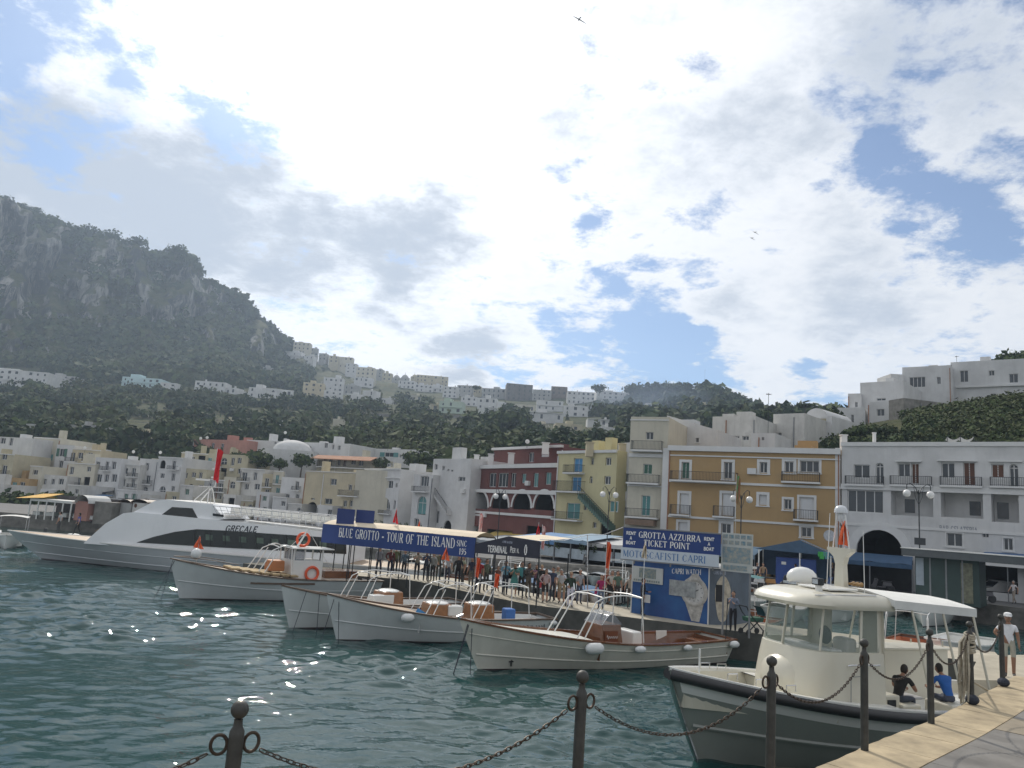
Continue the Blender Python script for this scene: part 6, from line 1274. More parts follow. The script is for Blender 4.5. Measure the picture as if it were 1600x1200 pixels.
# ---------------- people ----------------
def skin_body(J, E, Rj, root, lv=1):
    me = bpy.data.meshes.new('tmp'); names = list(J); ix = {n: i for i, n in enumerate(names)}
    me.from_pydata([J[n] for n in names], [(ix[a], ix[b]) for a, b in E], []); o = bpy.data.objects.new('tmp', me); C.objects.link(o)
    md = o.modifiers.new('s', 'SKIN'); md.use_smooth_shade = True; md.branch_smoothing = .6
    for n in names:
        v = me.skin_vertices[0].data[ix[n]]; r = Rj[n]; v.radius = r if isinstance(r, tuple) else (r, r); v.use_root = (n == root)
    sd_ = o.modifiers.new('d', 'SUBSURF'); sd_.levels = lv; sd_.render_levels = lv
    dg = bpy.context.evaluated_depsgraph_get(); ev = o.evaluated_get(dg); m2 = bpy.data.meshes.new_from_object(ev)
    bpy.data.objects.remove(o); bpy.data.meshes.remove(me); return m2
def pose(kind):
    J = dict(pel=(0, 0, .95), sp=(0, 0, 1.13), ch=(0, .01, 1.33), nk=(0, .0, 1.47), hd0=(0, .01, 1.55), hd=(0, .02, 1.62))
    for s, n in ((-1, 'l'), (1, 'r')):
        J['hp'+n] = (s*.095, 0, .90); J['kn'+n] = (s*.10, .02, .50); J['an'+n] = (s*.10, -.01, .09); J['to'+n] = (s*.12, .14, .035)
        J['sh'+n] = (s*.17, 0, 1.41); J['el'+n] = (s*.23, -.02, 1.13); J['wr'+n] = (s*.24, .05, .90); J['hn'+n] = (s*.24, .08, .83)
    def arm(n, el, wr, hn): J['el'+n], J['wr'+n], J['hn'+n] = el, wr, hn
    if kind == 'phone': arm('r', (.24, .05, 1.16), (.12, .28, 1.28), (.09, .33, 1.33)); arm('l', (-.24, .03, 1.15), (-.10, .26, 1.22), (-.06, .32, 1.27))
    if kind == 'hip': arm('r', (.34, -.03, 1.18), (.17, .08, 1.02), (.12, .09, .98))
    if kind == 'walk':
        J['knl'] = (-.10, .16, .52); J['anl'] = (-.10, .20, .10); J['tol'] = (-.11, .34, .05); J['knr'] = (.10, -.03, .50); J['anr'] = (.10, -.24, .13); J['tor'] = (.11, -.12, .04)
        arm('l', (-.23, -.14, 1.16), (-.24, -.12, .93), (-.24, -.09, .86)); arm('r', (.23, .10, 1.15), (.22, .25, .98), (.21, .30, .93))
    if kind == 'lean':
        for n in ('sp', 'ch', 'nk', 'hd0', 'hd'): x, y, z = J[n]; h = z-.95; J[n] = (x, y+h*.55, .95+h*.84)
        for n in 'lr': s = -1 if n == 'l' else 1; J['sh'+n] = (s*.17, .25, 1.33); arm(n, (s*.22, .40, 1.10), (s*.16, .60, 1.0), (s*.15, .66, .97))
    if kind == 'bag': arm('r', (.27, .0, 1.13), (.30, .12, .95), (.30, .16, .90)); arm('l', (-.25, .02, 1.13), (-.2, .22, 1.10), (-.15, .29, 1.12))
    if kind in ('sit', 'sitlean'):
        for n in 'lr': s = -1 if n == 'l' else 1; J['hp'+n] = (s*.10, .02, .90); J['kn'+n] = (s*.16, .45, .92); J['an'+n] = (s*.15, .42, .50); J['to'+n] = (s*.16, .56, .45)
        k = .50 if kind == 'sitlean' else .12
        for n in ('sp', 'ch', 'nk', 'hd0', 'hd'): x, y, z = J[n]; h = z-.95; J[n] = (x, y+h*k, .95+h*(.90 if k > .3 else 1))
        cy, cz = J['ch'][1], J['ch'][2]
        for n in 'lr': s = -1 if n == 'l' else 1; J['sh'+n] = (s*.18, cy+.02, cz+.08); arm(n, (s*.27, cy+.14, cz-.16), (s*.16, cy+.36, cz-.22), (s*.12, cy+.43, cz-.22))
    return J
E_ = [('pel', 'sp'), ('sp', 'ch'), ('ch', 'nk'), ('nk', 'hd0')]
for n in 'lr': E_ += [('pel', 'hp'+n), ('hp'+n, 'kn'+n), ('kn'+n, 'an'+n), ('an'+n, 'to'+n), ('ch', 'sh'+n), ('sh'+n, 'el'+n), ('el'+n, 'wr'+n), ('wr'+n, 'hn'+n)]
RJ = dict(pel=(.145, .11), sp=(.135, .10), ch=(.155, .115), nk=.062, hd0=.055, hd=.08)
for n in 'lr': RJ.update({'hp'+n: .095, 'kn'+n: .062, 'an'+n: .045, 'to'+n: (.04, .03), 'sh'+n: .07, 'el'+n: .048, 'wr'+n: .034, 'hn'+n: (.034, .022)})
_bodies = {}
def body(kind, dress='trousers', sleeves='short'):
    key = (kind, dress, sleeves)
    if key in _bodies: return _bodies[key]
    J = pose(kind); R2 = dict(RJ)
    if dress == 'skirt': R2['pel'] = (.17, .14)
    J2 = {k: v for k, v in J.items() if k != 'hd'}
    m1 = skin_body(J2, E_, {k: v for k, v in R2.items() if k != 'hd'}, 'pel')
    mb = MB(); mb.v = [tuple(v.co) for v in m1.vertices]; mb.f = [tuple(p.vertices) for p in m1.polygons]
    seg = [(a, b) for a, b in E_]; reg = {}
    # slots: 0 skin 1 top 2 bottom 3 shoes 4 hair
    def near(c):
        best = None
        for a, b in seg:
            A_, B_ = Vector(J2[a]), Vector(J2[b]); d = B_-A_; t = max(0, min(1, (c-A_).dot(d)/d.length_squared)); q = (c-A_-d*t).length
            if best is None or q < best[0]: best = (q, a, b, t)
        return best
    for p in m1.polygons:
        c = Vector(p.center); _, a, b, t = near(c); s = 1
        if b.startswith('hd'): s = 0
        elif a == 'ch' and b == 'nk': s = 0 if t > .8 else 1
        elif a.startswith('to') or b.startswith('to'): s = 3
        elif b.startswith('an'): s = 3 if t > .93 else (2 if dress == 'trousers' or (dress == 'shorts' and t < .05) else 0)
        elif b.startswith('kn'): s = 2 if dress != 'shorts' or t < .85 else 0
        elif b.startswith('hp') or (a == 'pel' and b == 'sp' and t < .12): s = 2
        elif b.startswith('hn'): s = 0
        elif b.startswith('wr'): s = 0 if sleeves == 'short' else 1
        elif b.startswith('el'): s = 1 if sleeves == 'long' or t < .6 else 0
        mb.mi.append(s)
    bpy.data.meshes.remove(m1)
    if dress == 'skirt':
        mb.cur = 2; rows = [[(r*math.cos(q), r*.8*math.sin(q), z) for q in [2*math.pi*k/14 for k in range(14)]] for r, z in ((.15, 1.02), (.185, .9), (.22, .7), (.25, .52))]; mb.grid(rows, close=True)
    # head: skull with brow, nose, chin, ears; looks along +y
    h = Vector(J['hd']); mb.cur = 0; rows = []; n = 12
    for i in range(9):
        f = -math.pi/2+math.pi*i/8; z = .118*math.sin(f); row = []
        for k in range(n):
            q = 2*math.pi*k/n; x = .076*math.cos(f)*math.cos(q); y = .094*math.cos(f)*math.sin(q)
            front = max(0, math.sin(q))**4
            if i in (3, 4): y += front*(.020 if i == 3 else .004)
            if i in (4,): y -= max(0, math.sin(q))**2*abs(math.cos(q))*.012*2
            if i in (1, 2): x *= .86; y += front*.006
            row.append((h.x+x, h.y+y, h.z+z))
        rows.append(row)
    mb.grid(rows, close=True)
    mb.tube([(h.x, h.y+.093, h.z+.02), (h.x, h.y+.115, h.z-.02), (h.x, h.y+.095, h.z-.028)], [.008, .014, .008], 5)
    for s in (-1, 1): mb.box((h.x+s*.078, h.y-.005, h.z-.005), (.014, .035, .055))
    mb.cur = 4
    for s in (-1, 1): mb.ell((h.x+s*.030, h.y+.084, h.z+.012), (.012, .006, .006), 6, 4)
    mb.cur = 0
    # hands: five fingers each
    for nn, s in (('l', -1), ('r', 1)):
        w, hd_ = Vector(J['wr'+nn]), Vector(J['hn'+nn]); d = (hd_-w).normalized(); sd_ = d.cross(Vector((s, 0, 0)))
        sd_ = sd_.normalized() if sd_.length > .2 else d.cross(Vector((0, 0, 1))).normalized(); pal = d.cross(sd_)
        for k, ln in enumerate((.068, .078, .073, .058)):
            b0 = hd_+d*.012+sd_*((k-1.5)*.017); mb.tube([b0, b0+d*ln*.45+pal*.004*s, b0+d*ln*.8+pal*.016*s, b0+d*ln*.95+pal*.028*s], [.0095, .009, .008, .005], 5)
        b0 = w.lerp(hd_, .55)+sd_*-.028; mb.tube([b0, b0-sd_*.022+d*.02, b0-sd_*.026+d*.05], [.011, .010, .006], 5)
    me = bpy.data.meshes.new('person_body'); me.from_pydata(mb.v, [], mb.f)
    for _ in range(5): me.materials.append(None)
    me.polygons.foreach_set('material_index', mb.mi); me.polygons.foreach_set('use_smooth', [True]*len(me.polygons)); me.validate(); me.update()
    _bodies[key] = (me, J); return _bodies[key]
skins = [mat('fair_skin', (.45, .26, .18), .6, var=.08), mat('tanned_skin', (.30, .16, .10), .6, var=.08)]
hairs = {'dark': mat('dark_hair', (.025, .018, .014), .7, var=.3, scale=20), 'brown': mat('brown_hair', (.09, .05, .03), .7, var=.3, scale=20), 'blond': mat('blond_hair', (.36, .25, .13), .7, var=.3, scale=20), 'grey': mat('grey_hair', (.32, .31, .30), .7, var=.3, scale=20), 'red': mat('auburn_hair', (.20, .06, .03), .7, var=.3, scale=20)}
def cloth(c): n = 'cloth_%02x%02x%02x' % tuple(int(min(1, v)*255) for v in c); return mat(n, c, .85, var=.18, scale=6)
shoe = mat('dark_shoes', (.03, .028, .026), .6, var=.2); shoe_w = mat('pale_shoes', (.5, .48, .45), .6, var=.2)
def person(loc, face, kind, top, bottom, label, hair='dark', h=1.72, dress='trousers', sleeves='short', skin=0, shoes=None, long=False, hat=None, bag=None, group=None, zoff=0.):
    me, J = body(kind, dress, sleeves); root = empty('person', (loc[0], loc[1], loc[2]+zoff), face, label, 'person', group); k = h/1.74; root.scale = (k, k, k)
    o = bpy.data.objects.new('body', me); C.objects.link(o); o.parent = root
    for i, mm in enumerate((skins[skin], cloth(top), cloth(bottom), shoes or shoe, hairs[hair])): o.material_slots[i].link = 'OBJECT'; o.material_slots[i].material = mm
    hd = Vector(J['hd']); mb = MB(); rows = []
    for i in range(6):
        f = R_(-12+20.4*i); z = .128*math.sin(f)+.006; rows.append([(hd.x+.086*max(.01, math.cos(f))*math.cos(q), hd.y-.012+.100*max(.01, math.cos(f))*math.sin(q)*(.62 if math.sin(q) > 0 and i < 2 else 1), hd.z+z) for q in [2*math.pi*j/12 for j in range(12)]])
    mb.grid(rows, close=True)
    mb.ell((hd.x, hd.y-.045, hd.z-(.07 if long else .02)), (.078, .055, .15 if long else .085), 10, 6)
    if hat is None: mb.build('hair', hairs[hair], root, smooth=True)
    else:
        mb.build('hair', hairs[hair], root, smooth=True); mb = MB(); mb.lathe([(.104, 0), (.108, .03), (.095, .08), (.05, .105), (.005, .11)], (hd.x, hd.y-.005, hd.z+.05), 14); mb.box((hd.x, hd.y+.13, hd.z+.055), (.13, .10, .012)); mb.build('cap', cloth(hat), root, smooth=True)
    if bag:
        mb = MB(); kind_, c = bag
        if kind_ == 'back': mb.ell((0, J['ch'][1]-.19, 1.24), (.15, .10, .21), 12, 8)
        elif kind_ == 'side': mb.box((.27, .02, .88), (.10, .26, .26)); mb.tube([(.26, 0, 1.0), (.1, .06, 1.42), (-.05, 0, 1.48)], .012, 5)
        else: mb.box((-.05, .20, .80), (.05, .30, .36))
        mb.build('backpack' if kind_ == 'back' else 'bag', cloth(c), root, smooth=(kind_ == 'back'), bevel=0)
    return root
PG = 'people waiting on the pier'
PP = [ # x, yfeet, facing deg, pose, top, bottom, label, opts
 (608,901,170,'hip',(.10,.02,.02),(.02,.025,.05),'person in a dark red vest standing alone under the blue banner',dict(bag=('back',(.05,.05,.05)),sleeves='long')),
 (616,899,20,'stand',(.08,.09,.04),(.03,.03,.03),'person in an olive jacket close behind the dark red vest',dict(sleeves='long')),
 (664,908,190,'phone',(.05,.06,.10),(.03,.03,.04),'person in a navy jacket under the right half of the banner',dict(sleeves='long')),
 (675,909,150,'stand',(.30,.30,.28),(.04,.04,.04),'person in a light grey coat beside the navy jacket',dict(sleeves='long',hair='brown',h=1.68)),
 (684,907,200,'hip',(.12,.11,.07),(.05,.045,.03),'person in khaki behind the light grey coat',dict(sleeves='long')),
 (714,916,180,'bag',(.03,.03,.035),(.02,.02,.03),'person in black with arms bent near the banner end',dict(sleeves='long',bag=('side',(.1,.08,.05)))),
 (722,915,120,'stand',(.34,.36,.25),(.05,.05,.05),'person with pale green top beside the person in black',dict(hair='brown',long=True,h=1.66)),
 (746,927,185,'stand',(.36,.03,.035),(.03,.03,.05),'person in a bright red shirt under the banner corner',dict(h=1.78,bag=('front',(.6,.6,.6)))),
 (776,924,200,'stand',(.16,.06,.04),(.10,.03,.02),'small person in brown red clothes behind the orange pennant',dict(h=1.35)),
 (788,929,180,'phone',(.18,.36,.48),(.025,.03,.05),'person in a light blue shirt under the dark canopy',dict(sleeves='long',h=1.76)),
 (802,932,175,'phone',(.10,.26,.24),(.08,.30,.28),'person in a knee length teal dress',dict(dress='skirt',skin=0,hair='brown',long=True,h=1.66,shoes=shoe_w)),
 (813,931,190,'bag',(.10,.34,.38),(.02,.02,.025),'person in a turquoise shirt and black trousers',dict(h=1.76)),
 (824,934,215,'phone',(.09,.085,.08),(.13,.11,.09),'person in a dark jacket carrying a black shoulder bag',dict(sleeves='long',bag=('back',(.02,.02,.02)),h=1.78)),
 (844,936,170,'stand',(.03,.03,.03),(.03,.025,.03),'person in black behind the white jacketed woman',dict(sleeves='long',hair='blond')),
 (851,942,175,'hip',(.52,.40,.40),(.03,.02,.02),'person with white and pink jacket and dark shorts',dict(dress='shorts',sleeves='long',long=True,hair='brown',h=1.64,bag=('side',(.4,.04,.05)))),
 (869,938,195,'stand',(.36,.37,.30),(.25,.22,.16),'person in pale khaki just behind the white shirted man',dict(dress='shorts',hair='grey',h=1.72)),
 (877,943,165,'lean',(.60,.62,.66),(.38,.30,.20),'person in a white shirt and beige shorts leaning forward',dict(dress='shorts',hair='grey',h=1.78)),
 (890,949,180,'hip',(.025,.045,.03),(.60,.58,.66),'person in a dark green top and white trousers',dict(hair='blond',h=1.66,sleeves='long')),
 (938,952,160,'bag',(.32,.02,.10),(.10,.13,.20),'person in blue jeans with a magenta bag',dict(h=1.62,hair='brown',bag=('side',(.4,.02,.12)))),
 (947,942,185,'stand',(.28,.07,.04),(.04,.03,.03),'person with auburn hair and rust jacket behind the magenta bag',dict(hair='red',sleeves='long',long=True,h=1.7)),
 (955,943,175,'hip',(.50,.48,.44),(.02,.02,.02),'person in a white blouse and black skirt near the kiosk',dict(dress='skirt',hair='brown',long=True,h=1.68)),
 (974,945,120,'lean',(.40,.38,.33),(.03,.03,.04),'person in a cream shirt bending towards the kiosk',dict(sleeves='long',hair='dark')),
 (1003,962,240,'bag',(.03,.03,.04),(.02,.02,.03),'person in black with a white bag at the kiosk corner',dict(sleeves='long',h=1.7,bag=('front',(.65,.65,.65)))),
 (1145,988,150,'phone',(.16,.19,.25),(.02,.02,.025),'person in a grey blue jacket pushing the pram',dict(sleeves='long',hair='dark',h=1.68)),
]
PP += [(590,900,200,'walk',(.20,.20,.22),(.04,.04,.06),'person in mid grey left of the dark red vest',dict(sleeves='long')), (630,903,160,'stand',(.08,.12,.16),(.03,.03,.04),'person in petrol blue right of the olive jacket',dict(sleeves='long',h=1.66)),
 (650,906,190,'phone',(.30,.26,.20),(.06,.06,.07),'person in a sand coloured top left of the navy jacket',dict(hair='brown')), (698,912,170,'hip',(.45,.45,.47),(.05,.06,.09),'person in a white top between the khaki and black figures',dict(hair='blond',h=1.64)),
 (735,921,150,'stand',(.05,.05,.09),(.20,.19,.16),'person in dark navy with pale trousers left of the red shirt',dict(h=1.76)), (758,924,210,'bag',(.12,.14,.10),(.05,.05,.05),'person in olive behind the canopy joint post',dict(sleeves='long')),
 (836,932,190,'phone',(.22,.10,.16),(.04,.04,.06),'person in a plum top right of the dark jacket',dict(h=1.64,hair='brown',long=True)), (862,940,150,'stand',(.06,.08,.14),(.05,.05,.07),'person in dark blue between the pink jacket and white shirt',dict(h=1.7)),
 (904,944,200,'hip',(.30,.31,.33),(.07,.08,.12),'person in grey right of the dark green top',dict(hair='grey')), (963,946,200,'stand',(.10,.16,.12),(.06,.05,.05),'person in bottle green behind the white blouse',dict(h=1.74)), (984,950,170,'bag',(.42,.36,.30),(.10,.08,.07),'person in beige leaning near the kiosk wall',dict(h=1.66,hair='brown'))]
for x, y, f, k, tp, bt, lab, o in PP:
    person(W(x, y, ZPIER), R_(f), k, tp, bt, lab, group=PG, **o)
person(W(1578, 1058, ZL), R_(155), 'hip', (.72, .72, .74), (.42, .40, .33), 'man in a white polo shirt, pale shorts and white cap at the right edge', dress='shorts', hair='grey', h=1.80, hat=(.75, .75, .75), skin=1)
# people on the promenade (small)
for x, y, f, k, tp, bt, lab, o in [
 (1183,915,180,'stand',(.04,.05,.08),(.03,.03,.04),'person in dark blue left of the blue tent',{}), (1192,916,150,'walk',(.30,.20,.12),(.05,.05,.06),'person in tan walking into the blue tent',{}),
 (1271,913,200,'walk',(.62,.62,.62),(.10,.05,.04),'person in a white t shirt right of the big blue crate',{}), (1286,912,180,'stand',(.12,.10,.09),(.04,.04,.04),'person in brown beside the tent pole',{}), (1300,915,160,'stand',(.05,.05,.06),(.03,.03,.04),'person in black near the tent pole',{}),
 (1349,915,190,'walk',(.18,.20,.26),(.05,.05,.06),'person in grey in front of the big archway',{}), (1366,914,170,'stand',(.10,.04,.04),(.04,.04,.05),'person in dark red in front of the big archway',{}),
 (1585,944,100,'walk',(.60,.56,.56),(.30,.25,.20),'person in a pink white shirt beside the parked cars',dict(hair='grey')), (1243,916,30,'stand',(.04,.04,.05),(.03,.03,.03),'person in black by the small white truck',{}),
 (949,882,90,'walk',(.05,.15,.30),(.03,.03,.04),'person in blue beside the parked motorcycles',{}), (90,834,90,'stand',(.4,.4,.4),(.1,.1,.1),'person in grey under the white terrace awning',{}), (120,836,90,'walk',(.1,.1,.3),(.05,.05,.05),'person in navy under the white terrace awning',{})]:
    person(W(x, y, ZP), R_(f), k, tp, bt, lab, group='people on the waterfront road', **o)

# ---------------- pier canopy, banners and kiosk ----------------
navy = mat('blue_banner', (.02, .05, .19), .7, var=.12, scale=1.2); navy2 = mat('dark_navy_sign', (.02, .022, .04), .6, var=.2); cream_f = mat('cream_canvas', (.66, .56, .42), .85, var=.12); pale_t = mat('faded_lettering', (.45, .50, .62), .7, var=0)
def P2(x, y, z): p = W(x, y, z); return (p.x, p.y)
def banner():
    F = Face((V(503, 833, 44.2).x, 44.2), (V(742, 851, 39.6).x, 39.6)); root = empty('ticket_canopy', (0, 0, 0), 0, 'long blue canopy with white lettering over the pier, tour of the island', 'canopy')
    zt, zb_ = F.hit(520, 820)[1], F.hit(520, 849)[1]; mb = MB(); fbox(mb, F, 0, F.L, zb_, zt, 0, .04); bn = mb.build('banner', navy, root)
    mb = MB(); rows = [[F.pt(F.L*k/14, zt+.28*math.sin(math.pi*w/2.2)-.03*math.sin(math.pi*(k % 3)/2)*0, w) for k in range(15)] for w in (.05, .5, 1.1, 1.7, 2.2)]; mb.grid(rows); mb.build('awning_roof', cream_f, root)
    mb = MB()
    for u in [F.L*k/5 for k in range(6)]:
        for w in (.08, 2.15): mb = MB(); mb.tube([F.pt(u, ZPIER, w), F.pt(u, zt, w)], .032, 6); mb.build('post', iron, root)
    for w in (.08, 2.15): mb = MB(); mb.tube([F.pt(0, zt-.02, w), F.pt(F.L, zt-.02, w)], .025, 6); mb.build('roof_bar', iron, root)
    H = zt-zb_; u0 = F.hit(530, 830)[0]; u1 = F.hit(712, 845)[0]; lettering(bn, 'BLUE GROTTO - TOUR OF THE ISLAND', white_t, F.pt(u0, zb_+H*.40, -.004), F.d, (0, 0, 1), H*.46, u1-u0, thick=.16, thin=.07)
    u2 = F.hit(714, 845)[0]; lettering(bn, 'SINC', white_t, F.pt(u2, zb_+H*.52, -.004), F.d, (0, 0, 1), H*.28, .62); lettering(bn, '195', white_t, F.pt(u2+.18, zb_+H*.12, -.004), F.d, (0, 0, 1), H*.28, .44)
    # terminal sign
    F2 = Face((V(742, 855, 39.5).x, 39.5), (V(843, 860, 36.6).x, 36.6)); root = empty('terminal_canopy', (0, 0, 0), 0, 'dark gabled canopy front with white terminal lettering beside the blue banner', 'canopy')
    a = F2.hit(743, 864)[1]; b_ = F2.hit(743, 850)[1]; ap = F2.hit(795, 838); c_ = F2.hit(842, 846)[1]; e = F2.hit(842, 873)[1]
    mb = MB(); poly = [(0, a), (F2.L, e), (F2.L, c_), (ap[0], ap[1]), (0, b_)]; mb.face([F2.pt(u, v, 0) for u, v in poly]); mb.face([F2.pt(u, v, .04) for u, v in poly][::-1])
    for i in range(5): p, q = poly[i], poly[(i+1) % 5]; mb.face([F2.pt(*q, 0), F2.pt(*p, 0), F2.pt(*p, .04), F2.pt(*q, .04)])
    sg = mb.build('sign_board', navy2, root)
    mb = MB(); mb.face([F2.pt(0, b_+.02, .05), F2.pt(*ap, .05), F2.pt(ap[0], ap[1]+.15, 2.4), F2.pt(0, b_+.25, 2.4)]); mb.face([F2.pt(*ap, .05), F2.pt(F2.L, c_+.02, .05), F2.pt(F2.L, c_+.2, 2.4), F2.pt(ap[0], ap[1]+.15, 2.4)]); mb.build('awning_roof', cream_f, root)
    mb = MB()
    for u in (.1, F2.L*.32, F2.L-.08):
        for w in (.1, 2.3): mb = MB(); mb.tube([F2.pt(u, ZPIER, w), F2.pt(u, b_-.1, w)], .035, 6); mb.build('post', iron, root)
    u0, v0 = F2.hit(762, 862); u1 = F2.hit(793, 862)[0]; lettering(sg, 'TERMINAL', white_t, F2.pt(u0, v0, -.004), (F2.pt(F2.L, e)-F2.pt(0, a)), (0, 0, 1), .30, u1-u0, thick=.2, thin=.14, serif=False)
    u2, v2 = F2.hit(797, 863); lettering(sg, 'Pier n.', white_t, F2.pt(u2, v2, -.004), (F2.pt(F2.L, e)-F2.pt(0, a)), (0, 0, 1), .26, .62, thick=.17, thin=.13, serif=False); u2, v2 = F2.hit(819, 866); lettering(sg, '0', white_t, F2.pt(u2, v2, -.004), F2.d, (0, 0, 1), .42, .2, thick=.2, thin=.14)
    u2, v2 = F2.hit(785, 848); lettering(sg, 'CAPRI WATCH', pale_t, F2.pt(u2, v2, -.004), F2.d, (0, 0, 1), .10, .66)
banner()
def kiosk():
    p0, p1, p2 = P2(985, 957, ZPIER), P2(1107, 976, ZPIER), P2(1143, 977, ZPIER); F = Face(p0, p1); S = Face(p1, p2); zt = F.hit(1104, 887)[1]
    root = empty('ticket_kiosk', (0, 0, 0), 0, 'blue ticket kiosk on the pier with a giant wristwatch picture', 'kiosk')
    blue_k = mat('blue_kiosk_print', (.015, .05, .19), .5, var=.55, scale=.8, col2=(.025, .12, .32)); grey_k = mat('grey_blue_print', (.10, .13, .17), .5, var=.4, scale=.8)
    p3 = S.pt(S.L, 0); back = F.n*2.2; q = [Vector((*p0, 0)), Vector((*p1, 0)), Vector((*p2, 0)), Vector((*p2, 0))+back, Vector((*p0, 0))+back]
    mb = MB()
    for i in range(5): a, b_ = q[i], q[(i+1) % 5]; mb.cur = 0 if i == 0 else 1; mb.face([(a.x, a.y, ZPIER), (b_.x, b_.y, ZPIER), (b_.x, b_.y, zt), (a.x, a.y, zt)])
    mb.build('wall', [blue_k, grey_k], root)
    mb = MB(); cx = sum((p for p in q), Vector())/5; mb.prism([((p.x-cx.x)*1.10+cx.x, (p.y-cx.y)*1.10+cx.y) for p in q], zt, zt+.10); mb.build('roof', gel, root)
    mb = MB(); fbox(mb, F, F.L-.05, F.L, ZPIER, zt, -.03, .0); mb.build('corner_strip', trim_w, root); mb = MB(); fbox(mb, F, 0, .05, ZPIER, zt, -.03, 0); mb.build('corner_strip', trim_w, root)
    silver = mat('silver_print', (.50, .48, .44), .5, var=.45, scale=5); cr = mat('cream_print', (.50, .45, .36), .6, var=.5, scale=4)
    uc, vc = F.hit(1085, 925); mb = MB(); n = 28; e = -.012
    mb.face([F.pt(uc+.46*math.cos(2*math.pi*k/n), vc+.46*math.sin(2*math.pi*k/n), e) for k in range(n)]); mb.build('dial', mat('pale_dial', (.58, .58, .56), .4, var=.2, scale=4), root)
    mb = MB(); rows = [[F.pt(uc+r*math.cos(2*math.pi*k/n), vc+r*math.sin(2*math.pi*k/n), w) for k in range(n)] for r, w in ((.46, -.02), (.52, -.045), (.60, -.045), (.66, -.02))]; mb.grid(rows, close=True); mb.build('bezel', silver, root, smooth=True)
    mb = MB()
    for k in range(12): t = 2*math.pi*k/12; mb.beam(F.pt(uc+.36*math.cos(t), vc+.36*math.sin(t), -.02), F.pt(uc+.42*math.cos(t), vc+.42*math.sin(t), -.02), .02)
    mb.beam(F.pt(uc, vc, -.024), F.pt(uc+.2, vc+.12, -.024), .03); mb.beam(F.pt(uc, vc, -.024), F.pt(uc-.05, vc-.3, -.024), .025); mb.build('watch_hands', black_t, root)
    mb = MB(); mb.face([F.pt(uc-.42, vc-.52, -.015), F.pt(uc-.1, ZPIER+.05, -.015), F.pt(uc+.28, ZPIER+.05, -.015), F.pt(uc+.46, vc-.5, -.015)]); mb.build('strap', silver, root); mb = MB(); mb.face([F.pt(uc-.36, vc+.50, -.015), F.pt(uc+.36, vc+.54, -.015), F.pt(uc+.16, vc+.80, -.015), F.pt(uc-.12, vc+.78, -.015)][::1]); mb.build('strap', silver, root)
    ua, va = F.hit(1046, 929); ub, vb = F.hit(1088, 910); mb = MB(); fbox(mb, F, ua, ub, va, vb, -.055, -.03); mb.build('service_window', mat('pale_window', (.36, .38, .38), .3, var=.6, scale=3), root)
    ua, va = S.hit(1118, 940); ub, vb = S.hit(1130, 914); mb = MB(); fbox(mb, S, ua, ub, va, vb, -.02, .0); mb.build('side_hatch', dark_in, root)
    ua, va = S.hit(1116, 976); ub, vb = S.hit(1142, 898); mb = MB(); n = 16; pts = [S.pt(ua+(ub-ua)*(.5+.5*math.cos(t)*(1+.12*math.sin(3*t))), va+.1+(vb-va-.15)*(.5+.5*math.sin(t)), -.008) for t in [2*math.pi*k/n for k in range(n)]]; mb.face(pts); mb.build('poster', cr, root)
    ua, va = F.hit(1050, 896); ub, _v = F.hit(1096, 898); lettering(root, 'CAPRI WATCH', white_t, F.pt(ua, va, -.01), F.pt(F.L, F.hit(1100, 897)[1])-F.pt(0, F.hit(990, 893)[1]), (0, 0, 1), .22, ub-ua)
    ua, va = S.hit(1115, 897); ub, _v = S.hit(1134, 897); lettering(root, 'CAPRI WATCH', pale_t, S.pt(ua, va, -.01), S.d, (0, 0, 1), .15, ub-ua)
    ua, va = F.hit(989, 908); ub, vb = F.hit(1037, 889); mb = MB(); fbox(mb, F, ua, ub, va, vb, -.06, -.02); pb = mb.build('price_board', mat('pale_board', (.50, .52, .50), .5, var=.1), root)
    mb = MB(); fbox(mb, F, ua+.35, ub-.35, va+.22, vb-.06, -.068, -.061)
    for k in range(12): fbox(mb, F, ua+.08+k*(ub-ua-.2)/12, ua+.08+(k+.7)*(ub-ua-.2)/12, va+.05, va+.14, -.068, -.061)
    mb.build('board_pictures', mat('board_print', (.10, .18, .22), .5, var=.7, scale=9, col2=(.35, .33, .25)), pb)
    # signs on the roof
    G = Face((V(973, 850, 33.4).x, 33.4), (V(1126, 858, 32.0).x, 32.0)); g0, g1, g2 = G.hit(975, 824)[1], G.hit(975, 855)[1], G.hit(975, 873)[1]
    sg = empty('roof_sign', (0, 0, 0), 0, 'large blue ticket point sign over a white boatmen sign on the kiosk roof', 'sign')
    mb = MB(); fbox(mb, G, 0, G.L, g1, g0, 0, .1); bb = mb.build('blue_board', navy, sg); mb = MB(); fbox(mb, G, -.05, G.L-.06, g2, g1-.004, -.06, .06); wb = mb.build('white_board', mat('pale_blue_white_board', (.52, .58, .64), .5, var=.08), sg)
    mb = MB(); fbox(mb, G, -.03, G.L+.03, g0, g0+.05, -.02, .12); fbox(mb, G, -.06, G.L-.05, g2-.05, g2, -.08, .08)
    for u in (.5, G.L*.5, G.L-.3): mb.tube([G.pt(u, zt+.05, .14), G.pt(u, g0-.02, .14)], .035, 6)
    mb.build('frame', metal_g, sg)
    H = g0-g1; k = G.L/4.1
    lettering(bb, 'GROTTA AZZURRA', white_t, G.pt(.68*k, g1+H*.56, -.004), G.d, (0, 0, 1), H*.29, 2.62*k); lettering(bb, 'TICKET POINT', white_t, G.pt(.92*k, g1+H*.16, -.004), G.d, (0, 0, 1), H*.29, 1.95*k)
